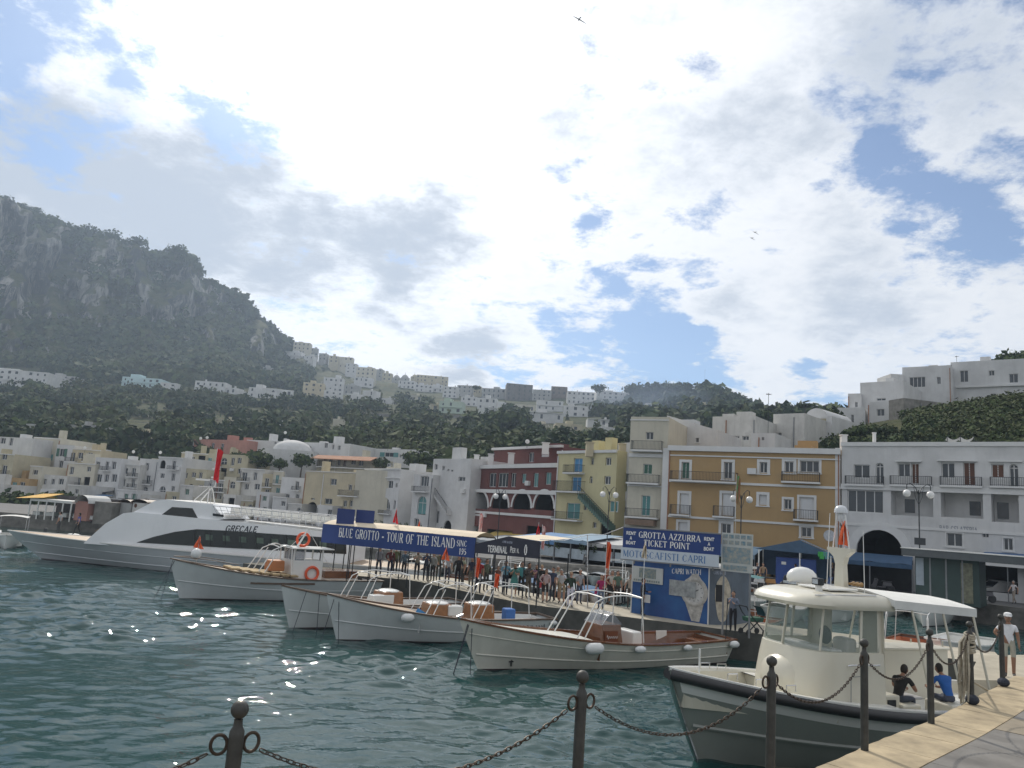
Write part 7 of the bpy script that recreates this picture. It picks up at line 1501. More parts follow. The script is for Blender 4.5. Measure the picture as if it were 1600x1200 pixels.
    for u in (.14*k, 3.42*k):
        for j, t_ in enumerate(('RENT', 'A', 'BOAT')): lettering(bb, t_, white_t, G.pt(u+(.16*k if j == 1 else 0), g1+H*(.66-.24*j), -.004), G.d, (0, 0, 1), H*.15, (.42 if j != 1 else .1)*k, serif=False, thick=.22, thin=.2)
    lettering(wb, 'MOTOSCAFISTI CAPRI', blue_t, G.pt(.04*k, g2+(g1-g2)*.22, -.064), G.d, (0, 0, 1), (g1-g2)*.56, 3.5*k, thick=.15, thin=.06)
    # picture board beside it
    Q = Face((V(1127, 862, 32.2).x, 32.2), (V(1176, 864, 31.6).x, 31.6)); z1, z0 = Q.hit(1130, 832)[1], Q.hit(1130, 892)[1]
    pr = empty('picture_board', (0, 0, 0), 0, 'pale picture board with small photographs right of the blue sign', 'sign'); mb = MB(); fbox(mb, Q, 0, Q.L, z0, z1, 0, .06); mb.build('board', mat('picture_backing', (.48, .50, .48), .6, var=.1), pr)
    mb = MB(); 
    for i in range(5):
        for j in range(2): fbox(mb, Q, .06+i*.24, .06+i*.24+.19, z1-.22-j*.24, z1-.06-j*.24, -.008, -.002)
    fbox(mb, Q, .06, Q.L-.08, z0+.35, z1-.56, -.008, -.002); fbox(mb, Q, .1, Q.L-.2, z0+.06, z0+.26, -.008, -.002); mb.build('photographs', mat('small_photos', (.10, .22, .30), .5, var=.7, scale=7, col2=(.42, .38, .30)), pr)
    mb = MB()
    for u in (.1, Q.L-.1): mb = MB(); mb.tube([Q.pt(u, ZPIER, .1), Q.pt(u, z0, .1)], .04, 6); mb.build('post', metal_g, pr)
    # wires from the sign to the canopy pole
    root = empty('mast_pole', (0, 0, 0), 0, 'thin pole with stay cables left of the blue kiosk sign', 'pole'); pp = W(918, 950, ZPIER); mb = MB(); top = V(918, 836, pp.y); mb.tube([pp, top], .03, 6); mb.build('pole', steel, root)
    for a_, b_ in ((top, G.pt(0, g0, 0)), (top, V(844, 843, 36.7))): mb = MB(); mb.tube([a_, a_.lerp(b_, .5)-Vector((0, 0, .15)), b_], .018, 5); mb.build('cable', steel, root)
kiosk()
def pram():
    p = W(1176, 992, ZPIER); r = empty('pram', tuple(p), R_(200), 'dark green and blue pram on the pier beside the woman', 'pram'); r.scale = (1.15,)*3
    mb = MB(); mb.beam((-.35, .2, .12), (.3, .22, .75), .03); mb.beam((-.35, -.2, .12), (.3, -.22, .75), .03); mb.beam((.35, .2, .12), (-.2, .2, .6), .03); mb.beam((.35, -.2, .12), (-.2, -.2, .6), .03); mb.beam((.3, .22, .75), (.45, .22, 1.0), .03); mb.beam((.3, -.22, .75), (.45, -.22, 1.0), .03); mb.beam((.45, -.22, 1.0), (.45, .22, 1.0), .035); mb.build('frame', iron, r)
    for x in (-.35, .35):
        for y in (-.22, .22): mb = MB(); mb.lathe([(.02, -.02), (.10, -.02), (.11, 0), (.10, .02), (.02, .02)], (x, y, .11), 14, axis='Y'); mb.build('wheel', rubber, r, smooth=True)
    mb = MB(); mb.box((0, 0, .55), (.6, .4, .16), taper=1.1); mb.build('seat', cloth((.04, .12, .08)), r, bevel=.03); mb = MB(); mb.grid([[(-.05-.3*math.cos(t), y, .68+.34*math.sin(t)) for t in [math.pi*k/8 for k in range(5)]] for y in (-.22, -.1, .1, .22)]); mb.build('hood', cloth((.02, .07, .09)), r, smooth=True)
pram()
# ---------------- the cabin launch in front ----------------
def launch():
    tip = W(1045, 1043, 2.15); ax = Vector((.94, .34, 0)).normalized(); st = tip+ax*11.2
    b = Boat('cabin_launch', tip, st, B=4.1, zb=2.15, zm=1.52, zs=1.42, rake=1.15, ts=.80, label='large cream cabin launch with glazed wheelhouse moored against the quay', cat='launch', full=.44, dr=.5, eb=1.1, em=.32); L = b.L
    hg = mat('grey_green_hull', (.25, .27, .245), .3, var=.12, scale=.8, coat=.35, streak=.1); b.hull(hg, bottom=mat('white_boot_top', (.45, .44, .38), .4, var=.2), cap=.16, capm=gel, strake=[(.40, hg, .05)], rubr=.125, ns=40)  # shade on the lower hull is painted in as grey green
    # white band under the rub rail, above the shade painted on the hull
    for sd in (-1, 1):
        mb = MB(); rows = []
        for k in range(45):
            u = .012+.975*k/44; g = b.zg(u); a = b.P(u, g-.24, sd); c = b.P(u, g-.50, sd); e = Vector((0, sd*.012, 0)); rows.append([a+e, (a+c)/2+e*1.3, c+e])
        mb.grid(rows, flip=(sd < 0)); mb.build('sheer_band', gel, b.root, smooth=True)
    mb = MB(); mb.tube([b.P(0, z, 1)+Vector((-.03, 0, 0)) for z in (.05, .4, .8, 1.2, 1.6, 1.9)], [.05, .06, .06, .07, .07, .06], 8); mb.build('stem_guard', steel, b.root, smooth=True)
    b.inner(.03, .30, 1.30, gelc, gel, cap=.16); b.inner(.44, .965, 1.15, gelc, gel, cap=.16)
    mb = MB(); us = [.29+.18*k/8 for k in range(9)]; mb.grid([[(b.P(u, b.zg(u), 1).x, y*(abs(b.P(u, b.zg(u), 1).y)-.1), b.zg(u)-.04) for y in (-1, -.5, 0, .5, 1)] for u in us]); mb.build('side_deck', gel, b.root)
    for x, y in ((1.3, -.62), (1.9, -.85), (2.5, -1.15), (1.5, .75), (2.2, 1.05)):
        mb = MB(); z = b.zg(x/L)+.02; mb.tube([(x-.13, y, z), (x-.13, y, z+.14), (x+.13, y, z+.14), (x+.13, y, z)], .016, 6); mb.build('cleat', steel, b.root, smooth=True)
    mb = MB(); mb.tube([(1.15, -.2, 1.3), (1.15, -.2, 1.75)], .04, 8); mb.tube([(1.0, -.2, 1.66), (1.3, -.2, 1.66)], .03, 8); mb.build('mooring_bitt', steel, b.root, smooth=True)
    mb = MB(); mb.tube([(.62, -.3, 2.1), (.62, -.3, 2.62)], .022, 6); mb.build('jack_staff', gel, b.root)
    # wheelhouse
    def ring(z, sy, sh, xa=5.15, n=26):
        out = []
        for k in range(n+1):
            t = -1+2*k/n
            if abs(t) > .72: f = (abs(t)-.72)/.28; out.append((4.35+sh*.5+(xa-4.35-sh*.5)*f, math.copysign(1.25*sy, t), z))
            else: q = t/.72*math.pi/2; out.append((4.35+sh*.5-(1.15-sh*.5)*max(0, math.cos(q))**.62, 1.25*sy*math.copysign(abs(math.sin(q))**.62, q), z))
        return out
    R = [ring(1.0, 1.04, -.30), ring(1.5, 1.035, -.26), ring(2.0, 1.02, -.2), ring(2.4, 1.005, -.12), ring(2.70, .99, -.04)]
    mb = MB(); mb.grid(R); mb.grid([R[4], ring(2.73, .93, .06)]); mb.grid([[R[i][0] for i in range(5)], [(5.15, 0, r[0][2]) for r in R]]) if False else None
    for sd in (0, -1):
        q = [r[sd] for r in R]; sg = 1 if sd == 0 else -1
        mb.face([(5.15, q[0][1], 1.0), (5.15, q[0][1]*.35, 1.0), (5.15, q[0][1]*.35, 3.72), (5.15, q[-1][1], 3.72)])
    cab = mb.build('cabin', gelc, b.root, smooth=True)
    g0, g1 = ring(2.72, .955, .0, xa=5.05), ring(3.72, .92, .16, xa=5.08); mb = MB(); mb.grid([g0, g1]); gl = mb.build('windscreen', glass_c, b.root, smooth=True)
    for k in (3, 8, 13, 18, 23): mb = MB(); mb.beam(g0[k], g1[k], .07 if k not in (8, 18) else .05, .03); mb.build('window_pillar', gelc, b.root)
    for k in (0, 26): mb = MB(); p, q = Vector(g0[k]), Vector(g1[k]); mb.grid([[p-Vector((.05, 0, 0)), q-Vector((.05, 0, 0))], [(5.16, p.y, p.z-.02), (5.16, q.y, q.z+.02)]]); mb.build('corner_post', gelc, b.root)
    rr = [ring(3.70, .95, .1, 5.3), ring(3.70, 1.04, -.22, 5.42), ring(3.78, 1.07, -.28, 5.45), ring(3.90, 1.05, -.22, 5.42), ring(4.0, .97, .0, 5.35), ring(4.05, .84, .25, 5.2)]
    mb = MB(); mb.grid(rr); top = [Vector(p) for p in rr[-1]]; cc = Vector((4.7, 0, 4.10)); 
    for i in range(len(top)-1): mb.face([top[i], top[i+1], cc])
    mb.face([top[-1], top[0], cc]); mb.face([rr[k][0] for k in range(6)]+[(5.3, 0, 4.10)]+[rr[k][-1] for k in range(5, -1, -1)])
    rf = mb.build('roof', gelc, b.root, smooth=True)
    mb = MB(); mb.box((4.35, -.25, 4.12), (.9, 1.1, .05), M4=Matrix.Rotation(-.02, 3, 'Y')); mb.build('roof_hatch', gel, rf, bevel=.02)
    mb = MB(); mb.tube([(3.75, -.62, 3.96), (3.75, -.62, 4.2)], .085, 10); sl = mb.build('searchlight', gel, rf); mb = MB(); mb.box((3.72, -.62, 4.28), (.16, .26, .17)); mb.build('lamp_head', iron, sl, bevel=.02); mb = MB(); mb.box((3.635, -.62, 4.28), (.006, .19, .11)); mb.build('lens', steel, sl)
    for k, y in enumerate((-.55, -.42, -.29)): mb = MB(); mb.lathe([(.025, 0), (.03, .05), (.06, .14), (.062, .16)], (5.0, y, 4.24), 10, axis='X'); mb.build('horn', mat('brass', (.35, .22, .10), .4, metal=.8, var=.3), rf, smooth=True)
    for sd in (-1, 1): mb = MB(); mb.tube([(4.0, sd*1.30, 2.45), (4.05, sd*1.36, 2.47), (4.9, sd*1.36, 2.47), (4.95, sd*1.30, 2.45)], .018, 6); mb.build('grab_rail', steel, cab)
    mb = MB(); mb.tube([(4.05, -1.335, 1.55), (4.05, -1.335, 2.2), (4.4, -1.335, 2.22)], .010, 5); mb.build('hatch_seam', metal_g, cab)
    mb = MB(); mb.ell((3.25, .0, 1.95), (.42, .75, .55), 16, 10); mb.build('bow_locker', gelc, cab, smooth=True)
    mb = MB(); mb.tube([(3.3, -1.0, 3.99), (4.0, -1.15, 4.03), (5.0, -1.15, 4.05)], .018, 6); mb.build('roof_rail', steel, rf)
    mb = MB(); mb.tube([(4.9, -.9, 4.05), (4.86, -.9, 5.6)], .010, 5); mb.build('whip_aerial', gel, rf); mb = MB(); mb.tube([(5.2, .7, 4.05), (5.35, .75, 6.0)], .010, 5); mb.build('whip_aerial', gel, rf)
    # T shaped mast
    mb = MB(); P0 = [(-.17, 0), (.17, 0), (.13, .55), (.20, .74), (.42, .90), (.42, .97), (-.42, .97), (-.42, .90), (-.20, .74), (-.13, .55)]
    mb.face([(4.95, x, 4.14+z) for x, z in P0]); mb.face([(5.10, x, 4.14+z) for x, z in P0][::-1])
    for i in range(len(P0)): p, q = P0[i], P0[(i+1) % len(P0)]; mb.face([(4.95, p[0], 4.14+p[1]), (5.10, p[0], 4.14+p[1]), (5.10, q[0], 4.14+q[1]), (4.95, q[0], 4.14+q[1])])
    ms = mb.build('mast', gelc, b.root); ms.rotation_euler = (0, 0, 0)
    for s in (-1, 1): mb = MB(); mb.tube([(5.02, s*.28, 5.1), (5.02, s*.15, 5.95)], .018, 6); mb.build('mast_leg', gel, ms)
    mb = MB(); mb.lathe([(.17, 0), (.17, .05), (.15, .12), (.10, .18), (.01, .2)], (5.02, 0, 6.0), 16); mb.lathe([(.02, -.25), (.06, -.2), (.06, -.02), (.05, 0)], (5.02, .02, 6.0), 10); mb.build('radar_dome', mat('clear_dome', (.6, .62, .64), .15, var=0), ms, smooth=True)
    # aft canopy
    X0, X1 = 5.3, 8.0; mb = MB(); cn = mat('white_canvas', (.66, .66, .63), .8, var=.1, scale=2)
    up = [[(X0+(X1-X0)*i/8, 1.42*f, 3.98-.14*(i/8)+.16*(1-f*f)-.02*math.sin(i*math.pi)) for f in (-1, -.8, -.4, 0, .4, .8, 1)] for i in range(9)]; mb.grid(up); mb.grid([[(x, y, z-.03) for x, y, z in r] for r in up][::-1])
    for f in (0, 6): mb.grid([[r[f] for r in up], [(r[f][0], r[f][1], r[f][2]-.20) for r in up]])
    for r in (up[0], up[-1]): mb.grid([r, [(x, y, z-.16) for x, y, z in r]])
    mb.build('canopy', cn, b.root, smooth=False)
    pm = mat('cream_pole', (.55, .52, .42), .4, var=.1)
    for x in (5.9, 6.9, 7.9):
        for s in (-1, 1):
            g = b.zg(x/L); y = abs(b.P(x/L, g, 1).y)-.1; mb = MB(); mb.tube([(x, s*y, g), (x, s*1.36, 3.82)], .028, 7); mb.build('canopy_pole', pm, b.root, smooth=True)
    for s in (1,):
        mb = MB(); mb.tube([(5.5, s*1.7, 1.6), (6.1, s*1.38, 3.8)], .025, 6); mb.build('canopy_brace', pm, b.root); mb = MB(); mb.tube([(6.9, s*1.75, 1.6), (6.2, s*1.6, 2.6), (5.6, s*1.7, 1.6)], .018, 6); mb.build('side_rail', steel, b.root)
    for x, s in ((9.3, 1), (10.0, 1), (9.6, -1), (10.4, 1)): g = b.zg(x/L); y = abs(b.P(x/L, g, 1).y)-.1; mb = MB(); mb.tube([(x, s*y, g), (x, s*y, g+1.1)], .022, 6); mb.build('stanchion', pm, b.root)
    mb = MB(); mb.box((7.95, 1.2, 1.80), (3.3, .8, 1.3)); mb.box((7.95, 1.2, 2.48), (3.4, .9, .06)); mb.build('engine_casing', gelc, b.root, bevel=.02)
    # cockpit furniture, visible through the frames
    mb = MB(); mb.box((5.95, -.95, 1.35), (.6, .7, .4)); mb.build('bench', gelc, b.root, bevel=.04); mb = MB(); mb.box((7.35, -1.05, 1.35), (.6, .8, .4)); mb.build('bench', gelc, b.root, bevel=.04)
    mb = MB(); mb.box((6.45, -.75, 1.62), (.35, .5, .06)); mb.box((6.45, -.75, 1.37), (.12, .12, .44)); mb.build('table', mat('grey_crate', (.40, .40, .40), .6, var=.2), b.root, bevel=.02)
    mb = MB(); mb.box((5.45, -1.0, 1.35), (.45, .4, .8)); mb.build('locker', gelc, b.root, bevel=.03); mb = MB(); mb.box((5.4, -1.215, 1.5), (.24, .03, .3)); mb.build('black_box', iron, b.root)
    for k in range(4): mb = MB(); mb.lathe([(.035, 0), (.035, .16), (.015, .22), (.015, .26)], (5.75+.11*k, -1.45+.06*(k % 2), 1.15), 8); mb.build('bottle', mat('cream_bottle', (.5, .42, .26), .3, var=.2), b.root, smooth=True)
    mb = MB(); mb.box((3.9, -.2, 2.65), (.35, 1.7, .22)); mb.build('dashboard', gel, b.root, bevel=.04); mb = MB(); mb.lathe([(.20, -.012), (.22, 0), (.20, .012)], (4.15, -.4, 3.0), 16, axis='X'); mb.build('steering_wheel', iron, b.root, smooth=True)
    mb = MB(); mb.box((4.75, -.4, 2.5), (.35, .5, .9)); mb.build('helm_seat', gel, b.root, bevel=.08)
    b.fender(.98, 1, .16, .5, .05); mb = MB(); p = b.P(.03, .25, -1); mb.ell((p.x+.05, p.y-.03, .95), (.12, .12, .12)); mb.build('bow_fender', fend, b.root, smooth=True)
    p = b.P(.35, .85, -1); mb = MB(); mb.box((p.x, p.y-.01, .45), (.05, .03, .1)); mb.build('outlet', iron, b.root)
    def lw(x, y, z): return on_boat(b, x, y, z)
    p = lw(5.85, -.95, .70); person(p, b.rz+R_(-75), 'sitlean', (.02, .02, .022), (.05, .06, .08), 'man in a black t shirt sitting bent forward in the launch cockpit', hair='dark', skin=1, h=1.76)
    p = lw(7.35, -1.15, .70); person(p, b.rz+R_(-8), 'sitlean', (.02, .11, .38), (.06, .07, .10), 'man in a bright blue t shirt sitting with his back turned in the launch', hair='dark', skin=1, h=1.78)
    flag(lw(5.0, -.12, 5.1), .75, orange, 'tri', 'orange pennant on the mast of the cabin launch', wd=.34, fh=.62, group=GF)
    # raft canister on the roof's far side
    q = lw(4.6, .95, 4.15); r = empty('raft_canister', tuple(q), b.rz, 'white rounded life raft canister on the launch roof', 'raft canister'); mb = MB(); mb.ell((0, 0, .10), (.45, .3, .28), 14, 8); mb.build('shell', gel, r, smooth=True); mb = MB(); mb.box((0, 0, -.04), (.8, .5, .06)); mb.build('cradle', steel, r)
    # mooring lines to the quay post
    B6 = BOL[6]
    for i, (a, z) in enumerate((((9.8, -1.3), 1.5), ((7.0, -1.75), 1.62))):
        s = lw(a[0], a[1], z); e = B6+Vector((0, 0, .35)); mb = MB(); mb.tube([s, s.lerp(e, .5)-Vector((0, 0, .12)), e], .016, 6); o = mb.build('mooring_rope', rope_m, smooth=True); tag(o, ['pale rope from the launch stern to the wrapped post', 'pale rope from the launch side to the wrapped post'][i], 'rope', 'mooring ropes of the launch')
launch()
def rope_bundle():
    p = BOL[6]; g = random.Random(2); mb = MB()
    for k in range(9): t0 = g.random()*6.28; z = 1.04-.035*k; mb.tube([(p.x+(.062+.01*g.random())*math.cos(t0+t), p.y+(.062+.01*g.random())*math.sin(t0+t), ZQ+z+.02*math.sin(t+k)) for t in [6.5*i/14 for i in range(15)]], .017, 6)
    for k in range(11):
        t = math.pi*1.0+g.uniform(-1.1, 1.1); r1 = .08+.07*g.random(); l = g.uniform(.55, 1.05); x, y = p.x+r1*math.cos(t), p.y+r1*math.sin(t)
        mb.tube([(p.x+.06*math.cos(t), p.y+.06*math.sin(t), ZQ+1.02), (x, y, ZQ+.9), (x-.03*g.random(), y, ZQ+1-l*.6), (x-.02, y+.01, ZQ+1-l), (p.x+.08*math.cos(t), p.y+.08*math.sin(t), ZQ+1.02-l*.5)], .014, 5)
    o = mb.build('rope_bundle', rope_m, smooth=True); tag(o, 'thick bundle of pale mooring rope hung over a quay post', 'rope')
    for k, i in enumerate((6, 7)): mb = MB(); q = BOL[i]; mb.ell((q.x, q.y-.02, ZQ+.07), (.10, .10, .08), 10, 6); o = mb.build('rope_coil', rope_d); tag(o, ['dark rope coil at the foot of the wrapped post', 'dark rope coil at the foot of the last post'][k], 'rope coil', 'dark rope coils at the post feet')
rope_bundle()

# ---------------- small craft ----------------
def dinghy(x0, y0, x1, y1, z, B, label, hm, zi=None, inner=gel, awn=None, motor=False, fr=False, cover=None, name='small_boat', L=None, group='small boats behind the pier', zb=None):
    b = Boat(name, W(x0, y0, z*1.15), W(x1, y1, z), L=L or min(6.4, (W(x1, y1, z)-W(x0, y0, z*1.15)).length), B=B, zb=zb or z*1.25, zm=z*.95, zs=z, rake=.35, ts=.8, label=label, group=group, dr=.25); L = b.L
    b.hull(hm, ns=14, cap=.07, capm=gel if inner is gel else wood, bottom=anti); b.deck(0, .3, inner, dz=.03)
    if cover: b.deck(.28, .97, cover, dz=-.02, name='cover', camber=.22)
    else:
        b.inner(.3, .96, .22, inner, gel if inner is gel else teak, cap=.07); mb = MB(); mb.box((L*.5, 0, z*.7), (.22, B*.8, .04)); mb.box((L*.75, 0, z*.7), (.25, B*.8, .04)); mb.build('thwart', wood if inner is gel else gel, b.root)
    if motor: mb = MB(); mb.box((L+.12, 0, z+.25), (.3, .28, .42), taper=.8); mb.box((L+.15, 0, z-.15), (.1, .08, .6)); mb.build('outboard_motor', iron, b.root, bevel=.03)
    if fr: hoop(b, L*.35, L*.7, z*.8, z+1.35, B*.36, lean=.35, m=gel, r=.018)
    if awn:
        mb = MB(); mb.grid([[(L*(.35+.4*i/3), B*.42*f, z+1.45+.1*(1-f*f)) for f in (-1, -.5, 0, .5, 1)] for i in range(4)]); mb.build('sun_awning', awn, b.root)
        for x in (.36, .74):
            for s in (-1, 1): mb = MB(); mb.tube([(L*x, s*B*.4, z*.9), (L*x, s*B*.4, z+1.45)], .015, 5); mb.build('pole', steel, b.root)
    return b
blc = mat('blue_boat_cover', (.04, .11, .22), .85, var=.25, scale=2); gyc = mat('grey_boat_cover', (.30, .33, .36), .85, var=.25, scale=2); teal_c = mat('teal_boat_cover', (.05, .16, .17), .85, var=.25, scale=2); whc = mat('white_boat_cover', (.60, .60, .58), .85, var=.12, scale=2)
DG = [ (556,893,640,866,.8,2.2,'white boat with shiny deck under the left of the blue banner',gel,dict(cover=whc)), (592,900,676,868,.8,2.2,'bright white covered boat between the banner posts',gel,dict(cover=whc)), (640,905,716,872,.8,2.2,'white open boat behind the pier, right of the covered one',gel,dict(fr=True)),
 (700,908,770,874,.75,2.1,'wooden trimmed boat behind the red shirted person',hull_w,dict(inner=wood)), (752,912,815,876,.75,2.1,'grey covered boat behind the teal dress',gyc,dict(cover=gyc)), (786,915,850,878,.75,2.1,'white launch with rail frame behind the canopy post',gel,dict(fr=True)), (820,917,872,880,.7,2.0,'blue covered boat right of the dark canopy',gel,dict(cover=blc)),
 (852,922,905,884,.7,2.0,'white boat with wooden seats behind the white trousers',gel,dict(motor=True)), (880,926,934,886,.7,2.0,'grey blue boat low behind the pier crowd',gyc,dict(cover=gyc,motor=True)), (905,930,960,889,.7,2.1,'boat with dark blue cover before the motorcycles',gel,dict(cover=blc)), (928,932,984,893,.7,2.0,'long white open skiff left of the kiosk',gel,dict(inner=wood)), (890,944,938,930,.55,1.8,'brown wooden boat close behind the pier edge',wood,dict(inner=wood)), (955,930,1002,896,.6,2.0,'white boat with steel frame touching the kiosk',gel,dict(fr=True)),
 (1128,962,1225,930,.8,2.3,'white and orange boat behind the pram',gel,dict(inner=wood,fr=True)), (1150,938,1232,913,.8,2.3,'boat with dark green awning behind the kiosk',gel,dict(awn=teal_c)), (1140,975,1215,962,.6,1.9,'red floored boat near the pram',gel,dict(inner=mat('orange_deck',(.5,.16,.07),.7,var=.2))),
 (1205,950,1290,925,.9,2.4,'covered white boat behind the launch wheelhouse',gel,dict(cover=whc)), (1290,952,1372,927,.8,2.3,'white boat behind the launch mast',gel,dict(fr=True)), (1400,1010,1500,968,.9,2.5,'orange floored wooden boat behind the launch canopy poles',wood,dict(inner=mat('orange_deck',(.5,.16,.07),.7,var=.2),fr=True)), (1470,1004,1600,966,.95,2.6,'wide white boat between the launch and the man in white',gel,dict(inner=gel,motor=True)), (1440,955,1530,935,.9,2.4,'boat with a humped white cover behind the canopy',gel,dict(cover=whc)), (1552,958,1592,940,.7,1.7,'small grey rowing dinghy with blue floor at the right',gyc,dict(inner=blue_p)),
 (10,838,62,812,.9,2.4,'white cabin cruiser moored behind the ferry bow',gel,dict(awn=whc)), (55,838,96,822,.7,2.0,'white skiff behind the ferry foredeck',gel,dict(motor=True)), (100,842,140,826,.7,2.0,'pale skiff with red cushions behind the ferry foredeck',gel,dict(cover=whc)), (128,845,168,828,.7,2.0,'greenish boat under the dark terrace wall',teal_c,dict()), (-30,832,14,810,.8,2.2,'white boat cut by the left frame edge',gel,dict(cover=whc))]
for i, (x, y) in enumerate([(640,880),(676,883),(708,885),(742,888),(775,890),(808,892),(838,894),(868,896),(896,898),(926,901),(954,904),(1120,920),(1160,924),(1205,929),(1255,933),(1330,940),(1385,946)]):
    cv = [whc, gyc, None, blc, None, whc, gyc, None][i % 8]; wd = ['white tarpaulin', 'grey tarpaulin', 'open white', 'blue tarpaulin', 'open wooden seated', 'pale tarpaulin', 'light grey tarpaulin', 'plain open'][i % 8]
    near = ['the left banner posts', 'the banner middle', 'the banner right end', 'the red shirted person', 'the light blue shirt', 'the teal dress', 'the dark jacket', 'the pink jacket', 'the white trousers', 'the motorcycles', 'the kiosk left wall', 'the pram', 'the launch roof left end', 'the searchlight', 'the raft canister', 'the launch mast', 'the launch canopy'][i]
    DG.append((x, y, x+26, y-12, .75, 2.0, wd+' boat by the sea wall, behind '+near, gel if i % 3 else hull_w, dict(cover=cv, inner=wood if i % 8 == 4 else gel, fr=(cv is None and i % 2 == 0), motor=i % 2 == 1)))
for x0, y0, x1, y1, z, B, lab, hm, kw in DG: dinghy(x0, y0, x1, y1, z, B, lab, hm, **kw)

# ---------------- promenade furniture ----------------
def lamp(xg, yg, x1, x2, xb, label, Y, ring=True):
    Y *= KF; a = V((x1+x2)/2, yg, Y); H = a.z-ZP; w = abs(x2-x1)*Y/FPX/2; r = empty('street_lamp', (a.x, a.y, ZP), 0, label, 'street lamp', 'double globe street lamps'); mb = MB()
    mb.lathe([(.14, 0), (.14, .3), (.08, .45), (.05, .8), (.04, H+.2), (.05, H+.3)], (0, 0, 0), 10)
    for s in (-1, 1): mb.tube([(0, 0, H-.1), (s*w*.25, 0, H+.45), (s*w*.7, 0, H+.75), (s*w, 0, H+.65), (s*w, 0, H+.32)], .03, 6); mb.tube([(0, 0, H-.8), (s*w*.3, 0, H-.2), (s*w*.4, 0, H+.5)], .018, 5)
    mb.build('post', iron, r, smooth=True)
    for s in (-1, 1): mb = MB(); mb.ell((s*w, 0, H), (.27, .27, .27), 14, 9); mb.build('globe', mat('opal_globe', (.75, .74, .72), .3, var=0), r, smooth=True)
    return r
l1 = lamp(0, 772, 1417, 1454, 1437, 'double globe lamp in front of the white flats', 47); mb = MB(); mb.box((0, -.06, V(1439, 846, 47*KF).z-ZP), (.8, .05, .5)); mb.build('sign_plate', iron, l1)
lamp(0, 780, 1146, 1171, 1160, 'double globe lamp in front of the ochre house', 52); lamp(0, 773, 942, 962, 952, 'double globe lamp in front of the yellow house', 60); lamp(0, 776, 775, 789, 782, 'double globe lamp in front of the red house arches', 66)
p = V(1148, 860, 61); flag((p.x, p.y, ZP), V(1147, 741, 61).z-ZP, mat('tricolour_cloth', (.05, .25, .09), .8, var=.3, scale=3, col2=(.6, .08, .06), stretch=(1, 1, .3)), 'q', 'limp green, white and red flag beside the ochre house lamp', wd=.35, fh=2.2, polem=gel)
def car(x, yg, L, hd, col, label, van=False, cat='car', name='parked_car'):
    p = W(x, yg, ZP); r = empty(name, tuple(p), hd, label, cat, 'vehicles on the waterfront road'); m = mat('car_'+col[0], col[1], .3, var=.06, coat=.5); Hh = 1.95 if van else 1.46; W2 = .86
    if van: P = [(-L/2, .35), (-L/2, Hh-.1), (-L/2+.15, Hh), (L/2-1.1, Hh), (L/2-.45, 1.15), (L/2-.02, .95), (L/2, .35)]
    else: P = [(-L/2, .32), (-L/2, .88), (-L/2+.25, 1.36), (-L/2+.6, Hh), (.35, Hh), (1.05, .93), (L/2-.1, .78), (L/2, .35)]
    mb = MB(); n = len(P); lv = []
    for y, k in ((-W2, .90), (-W2-.03, 1), (W2+.03, 1), (W2, .90)): lv.append([(a*(1 if z < 1 else 1), y*(1 if z < 1 else k), z) for a, z in P])
    rows = [[(a, -W2*(1 if z < 1 else .86), z) for a, z in P], [(a, W2*(1 if z < 1 else .86), z) for a, z in P]]; mb.grid(rows, close=True, flip=True); mb.face(rows[0]); mb.face(rows[1][::-1]); mb.build('body', m, r, bevel=.05)
    for s in (-1, 1):
        q = [(-L/2+.42, .95), (-L/2+.68, Hh-.10), (.28, Hh-.10), (.88, .95)] if not van else [(L/2-1.75, 1.15), (L/2-1.75, Hh-.15), (L/2-1.12, Hh-.15), (L/2-.6, 1.15)]
        mb = MB(); yy = lambda z: s*(W2*(1-.14*max(0, min(1, (z-.95)/.1)))+.008) if z < 1 else s*(W2*.865+.012)
        mb.face([(a, s*(W2*.93 if z < 1 else W2*.865)+s*.02, z) for a, z in q][::-s]); mb.build('side_window', glass_d, r)
    mb = MB(); a, c = ((.40, Hh-.06), (1.0, .97)) if not van else ((L/2-1.06, Hh-.05), (L/2-.50, 1.2)); mb.face([(a[0]+.03, -.62, a[1]), (a[0]+.03, .62, a[1]), (c[0]+.03, .7, c[1]), (c[0]+.03, -.7, c[1])]); mb.build('windscreen', glass_d, r)
    for xx in (-L*.31, L*.31):
        for s in (-1, 1): mb = MB(); mb.lathe([(.05, -.1), (.29, -.1), (.32, -.05), (.32, .05), (.29, .1), (.05, .1)], (xx, s*(W2-.06), .32), 16, axis='Y'); w = mb.build('wheel', rubber, r, smooth=True); mb = MB(); mb.lathe([(.02, -.01), (.18, -.01), (.18, .01), (.02, .01)], (xx, s*(W2+.045), .32), 12, axis='Y'); mb.build('rim', steel, w)
    for s in (-1, 1): mb = MB(); mb.box((L/2-.03, s*.6, .68 if not van else .8), (.08, .26, .14)); mb.build('headlight', gel, r, bevel=.02)
    return r
car(1562,936,4.4,R_(182),('white',(.62,.62,.61)),'white estate car beside the green kiosk'); car(1640,942,4.3,R_(180),('silver',(.35,.37,.38)),'silver car cut off by the right frame edge'); car(1410,914,4.2,R_(200),('cream',(.58,.57,.52)),'white van left of the green kiosk',van=True,cat='van',name='parked_van')
car(1224,904,2.9,R_(262),('pale',(.5,.52,.53)),'tiny white delivery truck under the blue tent',van=True,cat='truck',name='small_truck'); car(1512,917,4.1,R_(170),('grey',(.16,.17,.19)),'dark grey car behind the white estate car')
